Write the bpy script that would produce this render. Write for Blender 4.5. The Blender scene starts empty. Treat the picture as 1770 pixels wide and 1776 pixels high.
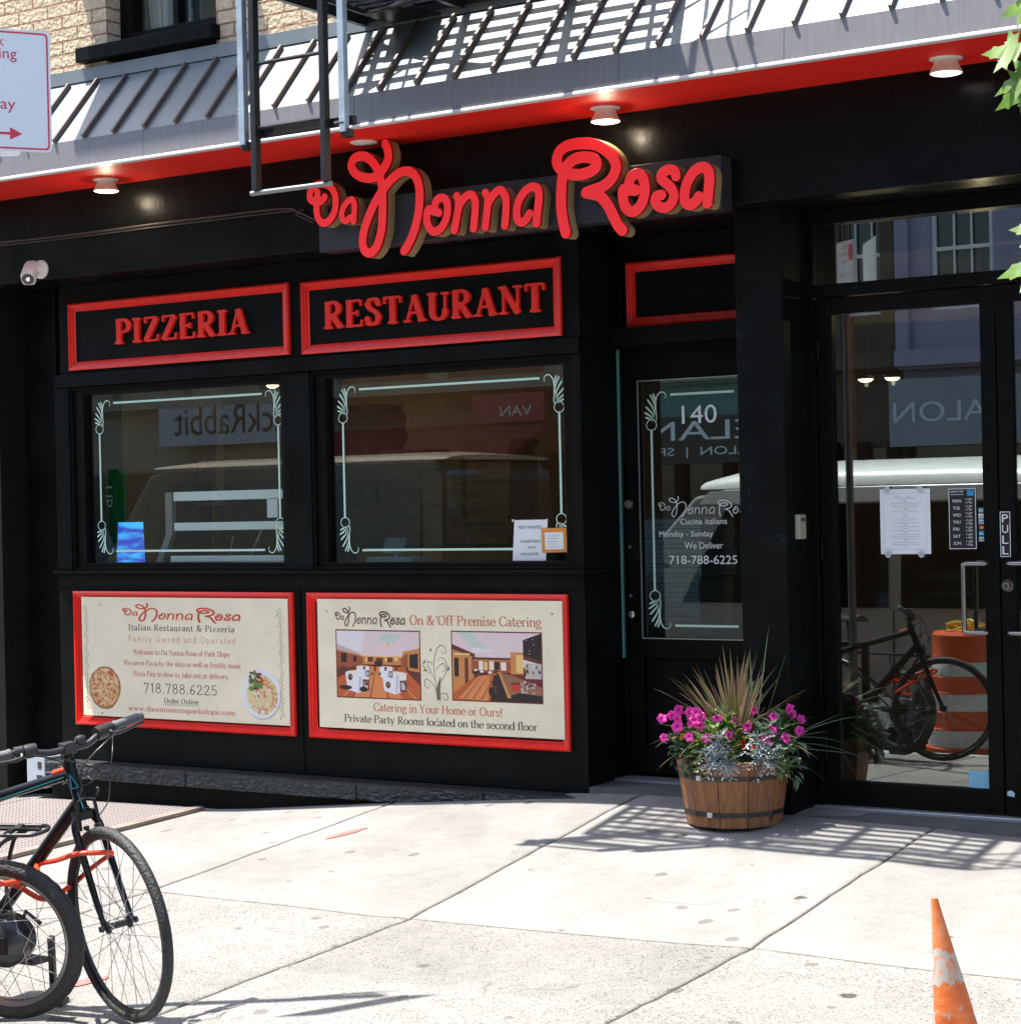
import bpy, bmesh, math, random
import numpy as np
from mathutils import Vector, Matrix
from mathutils.geometry import tessellate_polygon
R = math.radians
random.seed(7)
scn = bpy.context.scene
COL = scn.collection

# ------------------------------------------------------------------ camera, sky, sun, exposure
cam_d = bpy.data.cameras.new("camera")
cam = bpy.data.objects.new("camera", cam_d)
COL.objects.link(cam)
scn.camera = cam
yaw, pitch, roll = R(33.05388), R(-0.24282), R(-1.25267)
fw = Vector((-math.sin(yaw) * math.cos(pitch), math.cos(yaw) * math.cos(pitch), math.sin(pitch)))
rt = Vector((math.cos(yaw), math.sin(yaw), 0))
up = rt.cross(fw)
rt2 = math.cos(roll) * rt + math.sin(roll) * up
up2 = -math.sin(roll) * rt + math.cos(roll) * up
CAM = Vector((0, -8.9, 1.5))
cam.matrix_world = Matrix(((rt2.x, up2.x, -fw.x, CAM.x), (rt2.y, up2.y, -fw.y, CAM.y), (rt2.z, up2.z, -fw.z, CAM.z), (0, 0, 0, 1)))
cam_d.sensor_fit = 'VERTICAL'
cam_d.sensor_height = 36
cam_d.lens = 3545 / 1776 * 36
cam_d.clip_start = 0.1
cam_d.clip_end = 500

SUN = Vector((-0.333, -0.19, 1.0)).normalized()          # towards the sun
w = bpy.data.worlds.new("World")
scn.world = w
w.use_nodes = True
wn = w.node_tree
sky = wn.nodes.new('ShaderNodeTexSky')
sky.sky_type = 'NISHITA'
sky.sun_disc = False
sky.sun_elevation = math.asin(SUN.z)
sky.sun_rotation = math.atan2(SUN.x, SUN.y)
sky.air_density = 1.0
sky.dust_density = 1.5
bg = wn.nodes['Background']
wn.links.new(sky.outputs[0], bg.inputs[0])
bg.inputs[1].default_value = 0.12
sl = bpy.data.lights.new("sun", 'SUN')
sl.energy = 3.7
sl.angle = R(0.5)
sl.color = (1.0, 0.955, 0.89)
so = bpy.data.objects.new("sun", sl)
COL.objects.link(so)
so.rotation_euler = SUN.to_track_quat('Z', 'Y').to_euler()
so.location = (-6, -6, 14)
scn.view_settings.view_transform = 'Standard'
scn.view_settings.look = 'None'
scn.view_settings.gamma = 1
scn.view_settings.use_curve_mapping = False
scn.view_settings.exposure = 1.8
try:
    scn.cycles.max_bounces = 10
    scn.cycles.transparent_max_bounces = 24
    scn.cycles.sample_clamp_indirect = 6
    scn.cycles.caustics_reflective = False
    scn.cycles.caustics_refractive = False
except Exception:
    pass

# ------------------------------------------------------------------ materials
MATS = {}
def nd(nt, t, **kw):
    n = nt.nodes.new(t)
    for k, v in kw.items():
        setattr(n, k, v)
    return n
def mat(name, col, rough=0.5, metal=0.0, var=0.0, vscale=6.0, bump=0.0, bscale=60.0, spec=0.5, emit=None, estr=0.0, dust=0.0, dcol=(0.3, 0.3, 0.28), stretch=(1, 1, 1), coat=0.0, sss=0.0, rvar=0.0):
    if name in MATS:
        return MATS[name]
    m = bpy.data.materials.new(name)
    m.use_nodes = True
    nt = m.node_tree
    b = nt.nodes['Principled BSDF']
    b.inputs['Base Color'].default_value = (*col, 1)
    b.inputs['Roughness'].default_value = rough
    b.inputs['Metallic'].default_value = metal
    b.inputs['Specular IOR Level'].default_value = spec
    b.inputs['Coat Weight'].default_value = coat
    if emit:
        b.inputs['Emission Color'].default_value = (*emit, 1)
        b.inputs['Emission Strength'].default_value = estr
    if var or bump or dust or rvar:
        geo = nd(nt, 'ShaderNodeNewGeometry')
        mp = nd(nt, 'ShaderNodeMapping')
        mp.inputs['Scale'].default_value = stretch
        nt.links.new(geo.outputs['Position'], mp.inputs['Vector'])
        cs = None
        if var or rvar:
            nz = nd(nt, 'ShaderNodeTexNoise')
            nz.inputs['Scale'].default_value = vscale
            nz.inputs['Detail'].default_value = 6
            nz.inputs['Roughness'].default_value = 0.62
            nt.links.new(mp.outputs[0], nz.inputs['Vector'])
        if var:
            mr = nd(nt, 'ShaderNodeMapRange')
            mr.inputs['From Min'].default_value = 0.3
            mr.inputs['From Max'].default_value = 0.7
            mr.inputs['To Min'].default_value = 1 - var
            mr.inputs['To Max'].default_value = 1 + var
            nt.links.new(nz.outputs['Fac'], mr.inputs['Value'])
            hs = nd(nt, 'ShaderNodeHueSaturation')
            hs.inputs['Color'].default_value = (*col, 1)
            nt.links.new(mr.outputs[0], hs.inputs['Value'])
            cs = hs.outputs[0]
        if rvar:
            mr2 = nd(nt, 'ShaderNodeMapRange')
            mr2.inputs['From Min'].default_value = 0.3
            mr2.inputs['From Max'].default_value = 0.7
            mr2.inputs['To Min'].default_value = max(0.03, rough - rvar)
            mr2.inputs['To Max'].default_value = min(1, rough + rvar)
            nt.links.new(nz.outputs['Fac'], mr2.inputs['Value'])
            nt.links.new(mr2.outputs[0], b.inputs['Roughness'])
        if dust:
            n2 = nd(nt, 'ShaderNodeTexNoise')
            n2.inputs['Scale'].default_value = 90
            n2.inputs['Detail'].default_value = 3
            nt.links.new(geo.outputs['Position'], n2.inputs['Vector'])
            n3 = nd(nt, 'ShaderNodeTexNoise')
            n3.inputs['Scale'].default_value = 5
            n3.inputs['Detail'].default_value = 4
            nt.links.new(geo.outputs['Position'], n3.inputs['Vector'])
            ad = nd(nt, 'ShaderNodeMath', operation='ADD')
            nt.links.new(n2.outputs['Fac'], ad.inputs[0])
            nt.links.new(n3.outputs['Fac'], ad.inputs[1])
            cr = nd(nt, 'ShaderNodeMapRange')
            cr.inputs['From Min'].default_value = 1.22
            cr.inputs['From Max'].default_value = 1.5
            cr.inputs['To Max'].default_value = dust
            nt.links.new(ad.outputs[0], cr.inputs['Value'])
            mx = nd(nt, 'ShaderNodeMix', data_type='RGBA')
            mx.inputs[7].default_value = (*dcol, 1)
            if cs:
                nt.links.new(cs, mx.inputs[6])
            else:
                mx.inputs[6].default_value = (*col, 1)
            nt.links.new(cr.outputs[0], mx.inputs[0])
            cs = mx.outputs[2]
        if cs:
            nt.links.new(cs, b.inputs['Base Color'])
        if bump:
            nb = nd(nt, 'ShaderNodeTexNoise')
            nb.inputs['Scale'].default_value = bscale
            nb.inputs['Detail'].default_value = 4
            nt.links.new(mp.outputs[0], nb.inputs['Vector'])
            bp = nd(nt, 'ShaderNodeBump')
            bp.inputs['Strength'].default_value = bump
            bp.inputs['Distance'].default_value = 0.01
            nt.links.new(nb.outputs['Fac'], bp.inputs['Height'])
            nt.links.new(bp.outputs[0], b.inputs['Normal'])
    MATS[name] = m
    return m

def glass_mat(name, tint=(0.80, 0.88, 0.84), f0=0.06, wob=0.0):
    m = bpy.data.materials.new(name)
    m.use_nodes = True
    nt = m.node_tree
    nt.nodes.remove(nt.nodes['Principled BSDF'])
    out = nt.nodes['Material Output']
    tr = nd(nt, 'ShaderNodeBsdfTransparent')
    tr.inputs[0].default_value = (*tint, 1)
    gl = nd(nt, 'ShaderNodeBsdfGlossy')
    gl.inputs['Roughness'].default_value = 0.0
    gl.inputs['Color'].default_value = (0.92, 1.0, 0.97, 1)
    geo = nd(nt, 'ShaderNodeNewGeometry')
    dt = nd(nt, 'ShaderNodeVectorMath', operation='DOT_PRODUCT')
    nt.links.new(geo.outputs['Incoming'], dt.inputs[0])
    nt.links.new(geo.outputs['Normal'], dt.inputs[1])
    ab = nd(nt, 'ShaderNodeMath', operation='ABSOLUTE')
    nt.links.new(dt.outputs['Value'], ab.inputs[0])
    sb = nd(nt, 'ShaderNodeMath', operation='SUBTRACT')
    sb.inputs[0].default_value = 1
    nt.links.new(ab.outputs[0], sb.inputs[1])
    pw = nd(nt, 'ShaderNodeMath', operation='POWER')
    pw.inputs[1].default_value = 5
    nt.links.new(sb.outputs[0], pw.inputs[0])
    ma = nd(nt, 'ShaderNodeMath', operation='MULTIPLY_ADD')
    ma.inputs[1].default_value = 1 - f0
    ma.inputs[2].default_value = f0
    nt.links.new(pw.outputs[0], ma.inputs[0])
    mx = nd(nt, 'ShaderNodeMixShader')
    nt.links.new(ma.outputs[0], mx.inputs[0])
    nt.links.new(tr.outputs[0], mx.inputs[1])
    nt.links.new(gl.outputs[0], mx.inputs[2])
    nt.links.new(mx.outputs[0], out.inputs['Surface'])
    if wob:
        nz = nd(nt, 'ShaderNodeTexNoise')
        nz.inputs['Scale'].default_value = 1.6
        nt.links.new(geo.outputs['Position'], nz.inputs['Vector'])
        bp = nd(nt, 'ShaderNodeBump')
        bp.inputs['Strength'].default_value = wob
        bp.inputs['Distance'].default_value = 0.01
        nt.links.new(nz.outputs['Fac'], bp.inputs['Height'])
        nt.links.new(bp.outputs[0], gl.inputs['Normal'])
    MATS[name] = m
    return m

black = mat('black_paint', (0.0048, 0.0060, 0.0053), 0.5, spec=.09, var=0.5, vscale=3, bump=0.16, bscale=25, dust=0.07, rvar=0.12)
black_gloss = mat('black_gloss_stucco', (0.0048, 0.0059, 0.0054), 0.28, spec=.16, var=0.3, vscale=2.5, bump=0.16, bscale=18, dust=0.04, rvar=0.06)
black_worn = mat('black_paint_worn', (0.0042, 0.0052, 0.0048), 0.55, spec=.09, var=0.4, vscale=5, bump=0.35, bscale=14, dust=0.22, dcol=(0.16, 0.2, 0.22))
black_alu = mat('black_aluminium', (0.004, 0.0046, 0.0042), 0.4, spec=.10, var=0.2, vscale=8, dust=0.03)
brown_frame = mat('dark_brown_frame', (0.006, 0.0046, 0.0036), 0.45, spec=.10, var=0.25, vscale=8, bump=0.08)
red_paint = mat('red_gloss_paint', (0.90, 0.028, 0.018), 0.3, var=0.08, vscale=9, bump=0.05, bscale=40, dust=0.1, dcol=(0.5, 0.2, 0.18))
red_letters = mat('red_raised_letter_paint', (0.96, 0.030, 0.018), 0.35, var=.06)
red_soffit = mat('red_soffit_paint', (0.78, 0.016, 0.008), 0.5, var=0.1, vscale=1.3)
red_face = mat('red_letter_face', (0.88, 0.030, 0.036), 0.34, var=0.09, vscale=4, emit=(1.0, 0.03, 0.038), estr=0.085)   # acrylic channel letter faces, faint red glow added to brighten them
tan_side = mat('tan_letter_return', (0.36, 0.27, 0.13), 0.42, var=0.15, vscale=10)
canopy_metal = mat('canopy_metal', (0.20, 0.23, 0.238), 0.42, metal=0.25, var=0.16, vscale=2.2, bump=0.05, bscale=6, spec=0.5)
seam_metal = mat('seam_metal', (0.115, 0.085, 0.078), 0.45, metal=0.2, var=0.2, vscale=9)
apron_metal = mat('apron_metal', (0.19, 0.184, 0.192), 0.5, metal=0.2, var=0.13, vscale=7, stretch=(6, 1, 0.5), bump=0.06, bscale=5)
white_paint = mat('white_paint', (0.78, 0.78, 0.76), 0.4)
lit_cone = mat('lamp_trim', (0.82, 0.78, 0.7), 0.35)
grey_metal = mat('grey_metal', (0.42, 0.46, 0.48), 0.38, metal=0.5, var=0.12, vscale=12)
iron = mat('black_iron', (0.012, 0.013, 0.014), 0.38, var=0.3, vscale=15, bump=0.2, bscale=60)
silver_iron = mat('galvanised_rail', (0.36, 0.44, 0.5), 0.4, metal=0.35, var=0.2, vscale=12, bump=0.1)
steel = mat('brushed_steel', (0.30, 0.285, 0.27), 0.3, metal=1.0)
chrome = mat('chrome', (0.75, 0.75, 0.75), 0.12, metal=1.0)
mint_vinyl = mat('pale_mint_vinyl', (0.62, 0.86, 0.70), 0.5)
white_vinyl = mat('white_vinyl', (0.82, 0.90, 0.86), 0.5)
cream = mat('cream_print', (0.86, 0.775, 0.565), 0.45, var=0.07, vscale=5)
ink_red = mat('red_print', (0.60, 0.075, 0.04), 0.5)
ink_red_pale = mat('pale_red_print', (0.58, 0.145, 0.085), 0.5)
ink_dark = mat('dark_print', (0.05, 0.04, 0.028), 0.5)
ink_brown = mat('brown_print', (0.12, 0.045, 0.032), 0.5)
ink_grey = mat('grey_print', (0.34, 0.33, 0.25), 0.5)
ink_olive = mat('olive_print', (0.20, 0.18, 0.10), 0.5)
black_ink = mat('black_print', (0.012, 0.012, 0.012), 0.4)
paper = mat('white_paper', (0.80, 0.82, 0.82), 0.6)
pane_glass = glass_mat('window_glass', (0.92, 0.96, 0.94), 0.070)
door_glass = glass_mat('door_glass', (0.76, 0.81, 0.78), 0.15)
edge_glass = mat('glass_edge', (0.15, 0.36, 0.31), 0.2)

# ------------------------------------------------------------------ mesh builder
class MB:
    def __init__(s):
        s.v, s.f, s.m = [], [], []
    def add(s, vs, fs, mi=0):
        o = len(s.v)
        s.v += [tuple(p) for p in vs]
        s.f += [tuple(i + o for i in f) for f in fs]
        s.m += [mi] * len(fs)
    def box(s, x0, x1, y0, y1, z0, z1, mi=0):
        s.add([(x0, y0, z0), (x1, y0, z0), (x1, y1, z0), (x0, y1, z0), (x0, y0, z1), (x1, y0, z1), (x1, y1, z1), (x0, y1, z1)],
              [(0, 3, 2, 1), (4, 5, 6, 7), (0, 1, 5, 4), (1, 2, 6, 5), (2, 3, 7, 6), (3, 0, 4, 7)], mi)
    def obox(s, c, ax, ay, az, mi=0):
        c, ax, ay, az = Vector(c), Vector(ax), Vector(ay), Vector(az)
        vs = [c + i * ax + j * ay + k * az for k in (-1, 1) for j in (-1, 1) for i in (-1, 1)]
        fs = [(0, 2, 3, 1), (4, 5, 7, 6), (0, 1, 5, 4), (1, 3, 7, 5), (3, 2, 6, 7), (2, 0, 4, 6)]
        s.add(vs, fs, mi)
    def tube(s, pts, r, n=8, mi=0, cap=True, closed=False):
        pts = [Vector(p) for p in pts]
        rs = r if isinstance(r, (list, tuple)) else [r] * len(pts)
        N = len(pts)
        vs, fs = [], []
        prev = None
        for i, p in enumerate(pts):
            if closed:
                t = (pts[(i + 1) % N] - pts[i - 1]).normalized()
            else:
                t = (pts[min(i + 1, N - 1)] - pts[max(i - 1, 0)]).normalized()
            if prev is None:
                a = Vector((0, 0, 1)) if abs(t.z) < 0.9 else Vector((1, 0, 0))
                u = t.cross(a).normalized()
            else:
                u = (prev - t * prev.dot(t)).normalized()
            prev = u
            q = t.cross(u)
            for k in range(n):
                a = 2 * math.pi * k / n
                vs.append(p + rs[i] * (math.cos(a) * u + math.sin(a) * q))
        for i in range(N if closed else N - 1):
            for k in range(n):
                j = (i + 1) % N
                fs.append((i * n + k, i * n + (k + 1) % n, j * n + (k + 1) % n, j * n + k))
        if cap and not closed:
            fs.append(tuple(range(n - 1, -1, -1)))
            fs.append(tuple((N - 1) * n + k for k in range(n)))
        s.add(vs, fs, mi)
    def bar(s, a, b, w, h, mi=0, upv=(0, 0, 1)):
        a, b = Vector(a), Vector(b)
        t = (b - a)
        L = t.length
        t.normalize()
        u = Vector(upv)
        sd = t.cross(u)
        if sd.length < 1e-4:
            sd = t.cross(Vector((0, 1, 0)))
        sd.normalize()
        u = sd.cross(t)
        s.obox((a + b) / 2, t * L / 2, sd * w / 2, u * h / 2, mi)
    def lathe(s, prof, c, axis=(0, 0, 1), n=24, mi=0):
        axis = Vector(axis).normalized()
        a = Vector((0, 0, 1)) if abs(axis.z) < 0.9 else Vector((1, 0, 0))
        u = axis.cross(a).normalized()
        q = axis.cross(u)
        c = Vector(c)
        vs, fs = [], []
        for r, h in prof:
            for k in range(n):
                t = 2 * math.pi * k / n
                vs.append(c + axis * h + r * (math.cos(t) * u + math.sin(t) * q))
        for i in range(len(prof) - 1):
            for k in range(n):
                fs.append((i * n + k, i * n + (k + 1) % n, (i + 1) * n + (k + 1) % n, (i + 1) * n + k))
        fs.append(tuple(range(n - 1, -1, -1)))
        fs.append(tuple((len(prof) - 1) * n + k for k in range(n)))
        s.add(vs, fs, mi)
    def poly(s, pts, mi=0):
        s.add(pts, [tuple(range(len(pts)))], mi)
    def prism(s, prof, x0, x1, mi=0):
        """(y, z) outline swept along x"""
        n = len(prof)
        vs = [(x0, y, z) for y, z in prof] + [(x1, y, z) for y, z in prof]
        fs = [(i, (i + 1) % n, n + (i + 1) % n, n + i) for i in range(n)]
        fs += [tuple(range(n - 1, -1, -1)), tuple(range(n, 2 * n))]
        s.add(vs, fs, mi)
    def build(s, name, ms, parent=None, smooth=False, bevel=0.0, autos=None, origin=None):
        me = bpy.data.meshes.new(name)
        o = bpy.data.objects.new(name, me)
        COL.objects.link(o)
        org = Vector((0, 0, 0))
        if parent is not None:
            org = Vector(WORG[parent.name])
            o.parent = parent
        elif origin is not None:
            org = Vector(origin)
            o.location = org
        WORG[o.name] = tuple(org)
        me.from_pydata([Vector(p) - org for p in s.v], [], s.f)
        if not isinstance(ms, (list, tuple)):
            ms = [ms]
        for m in ms:
            me.materials.append(m)
        me.polygons.foreach_set('material_index', s.m)
        me.update()
        bm = bmesh.new()
        bm.from_mesh(me)
        bmesh.ops.recalc_face_normals(bm, faces=bm.faces)
        bm.to_mesh(me)
        bm.free()
        if smooth or autos:
            me.polygons.foreach_set('use_smooth', [True] * len(me.polygons))
            me.set_sharp_from_angle(angle=R(autos or 40))
        if bevel:
            b = o.modifiers.new('bevel', 'BEVEL')
            b.width = bevel
            b.segments = 2
            b.limit_method = 'ANGLE'
            b.angle_limit = R(50)
        return o
WORG = {}
def thing(name, label, cat, loc, group=None):
    o = bpy.data.objects.new(name, None)
    COL.objects.link(o)
    o.location = loc
    o.empty_display_size = 0.1
    WORG[o.name] = tuple(loc)
    return tag(o, label, cat, group)
def tag(o, label=None, cat=None, group=None, kind=None):
    if label: o['label'] = label
    if cat: o['category'] = cat
    if group: o['group'] = group
    if kind: o['kind'] = kind
    return o
def copy_tree(o, parent=None):
    c = o.copy()
    COL.objects.link(c)
    c.parent = parent
    for ch in list(o.children):
        copy_tree(ch, c)
    return c
def spline(pts, n=6, closed=False):
    P = [Vector(p) for p in pts]
    out = []
    N = len(P)
    for i in range(N - 1):
        p0 = P[max(i - 1, 0)]; p1 = P[i]; p2 = P[i + 1]; p3 = P[min(i + 2, N - 1)]
        for k in range(n):
            t = k / n
            out.append(0.5 * ((2 * p1) + (-p0 + p2) * t + (2 * p0 - 5 * p1 + 4 * p2 - p3) * t * t + (-p0 + 3 * p1 - 3 * p2 + p3) * t ** 3))
    out.append(P[-1])
    return out

# ------------------------------------------------------------------ lettering: signed distance shapes -> outlines
def sd_caps(X, Y, a, b, ra, rb):
    ax, ay = a; bx, by = b
    dx, dy = bx - ax, by - ay
    L = dx * dx + dy * dy + 1e-12
    t = np.clip(((X - ax) * dx + (Y - ay) * dy) / L, 0, 1)
    return np.hypot(X - ax - t * dx, Y - ay - t * dy) - (ra + (rb - ra) * t)
def sd_box(X, Y, a, b, hw):
    ax, ay = a; bx, by = b
    dx, dy = bx - ax, by - ay
    L = math.hypot(dx, dy) + 1e-9
    dx /= L; dy /= L
    cx, cy = (ax + bx) / 2, (ay + by) / 2
    u = np.abs((X - cx) * dx + (Y - cy) * dy) - L / 2
    v = np.abs(-(X - cx) * dy + (Y - cy) * dx) - hw
    return np.hypot(np.maximum(u, 0), np.maximum(v, 0)) + np.minimum(np.maximum(u, v), 0)
def contour(D, x0, y0, h):
    """closed outlines of D<0 on a grid D[j,i]"""
    ny, nx = D.shape
    ins = D < 0
    segs = {}
    def pt(e):
        i, j, d = e
        a = D[j, i]
        b = D[j, i + 1] if d == 0 else D[j + 1, i]
        t = a / (a - b)
        return (x0 + (i + (t if d == 0 else 0)) * h, y0 + (j + (t if d == 1 else 0)) * h)
    c = ins[:-1, :-1].astype(int) + ins[:-1, 1:] * 2 + ins[1:, 1:] * 4 + ins[1:, :-1] * 8
    js, is_ = np.nonzero((c > 0) & (c < 15))
    for j, i in zip(js.tolist(), is_.tolist()):
        k = c[j, i]
        B, Rr, T, Lf = (i, j, 0), (i + 1, j, 1), (i, j + 1, 0), (i, j, 1)
        for a, b in {1: [(B, Lf)], 2: [(Rr, B)], 3: [(Rr, Lf)], 4: [(T, Rr)], 5: [(B, Lf), (T, Rr)], 6: [(T, B)], 7: [(T, Lf)], 8: [(Lf, T)], 9: [(B, T)], 10: [(Rr, B), (Lf, T)], 11: [(Rr, T)], 12: [(Lf, Rr)], 13: [(B, Rr)], 14: [(Lf, B)]}[int(k)]:
            segs[b] = a                                    # inside kept on the left
    loops = []
    while segs:
        s0, nx_ = segs.popitem()
        lp = [s0]
        cur = nx_
        while cur != s0 and cur in segs:
            lp.append(cur)
            cur = segs.pop(cur)
        pts = [pt(e) for e in lp]
        loops.append(simplify(pts, h * 0.09))
    return [l for l in loops if len(l) > 3]
def simplify(p, tol):
    n = len(p)
    if n < 8:
        return p
    def rdp(a, b):
        st = [(a, b)]
        keep = {a, b}
        while st:
            a, b = st.pop()
            if b - a < 2: continue
            ax, ay = q[a]; bx, by = q[b]
            dx, dy = bx - ax, by - ay
            L = math.hypot(dx, dy) + 1e-12
            best, bi = 0, -1
            for i in range(a + 1, b):
                d = abs((q[i][0] - ax) * dy - (q[i][1] - ay) * dx) / L
                if d > best: best, bi = d, i
            if best > tol:
                keep.add(bi); st += [(a, bi), (bi, b)]
        return keep
    q = p + [p[0]]
    h = n // 2
    keep = sorted(rdp(0, h) | rdp(h, n))
    return [q[i] for i in keep if i < n]
def area(l):
    return 0.5 * sum(l[i - 1][0] * l[i][1] - l[i][0] * l[i - 1][1] for i in range(len(l)))
def inside(p, l):
    c = False
    for i in range(len(l)):
        (x1, y1), (x2, y2) = l[i - 1], l[i]
        if (y1 > p[1]) != (y2 > p[1]) and p[0] < (x2 - x1) * (p[1] - y1) / (y2 - y1) + x1:
            c = not c
    return c
def shape_of(D, x0, y0, h):
    """-> (points, triangles, loops as index lists)"""
    loops = contour(D, x0, y0, h)
    ar = [area(l) for l in loops]
    if not loops:
        return [], [], []
    sg = 1 if max(ar, key=abs) > 0 else -1
    outs = [l for l, a in zip(loops, ar) if a * sg > 0]
    holes = [l for l, a in zip(loops, ar) if a * sg < 0]
    P, T, LI = [], [], []
    for o in outs:
        grp = [o] + [hh for hh in holes if inside(hh[0], o)]
        base = len(P)
        tris = tessellate_polygon([[Vector((x, y, 0)) for x, y in l] for l in grp])
        for l in grp:
            LI.append(list(range(len(P), len(P) + len(l))))
            P += l
        T += [tuple(base + i for i in t) for t in tris]
    return P, T, LI
def stroke_sdf(strokes, x0, x1, y0, y1, h, k=0.0):
    xs = np.arange(x0, x1 + h, h); ys = np.arange(y0, y1 + h, h)
    X, Y = np.meshgrid(xs, ys)
    D = np.full(X.shape, 9.0)
    for s in strokes:
        if s[0] == 'c':
            d = np.full(X.shape, 9.0)
            pts, rs = s[1], s[2]
            for i in range(len(pts) - 1):
                d = np.minimum(d, sd_caps(X, Y, pts[i], pts[i + 1], rs[i], rs[i + 1]))
        else:
            d = sd_box(X, Y, s[1], s[2], s[3])
        if k > 0:
            hh = np.clip(0.5 + 0.5 * (D - d) / k, 0, 1)
            D = D * (1 - hh) + d * hh - k * hh * (1 - hh)
        else:
            D = np.minimum(D, d)
    return D

def A(cx, cy, rx, ry, a0, a1, n=14):
    return [(cx + rx * math.cos(R(a0 + (a1 - a0) * i / n)), cy + ry * math.sin(R(a0 + (a1 - a0) * i / n))) for i in range(n + 1)]
X_ = 0.64
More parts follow.
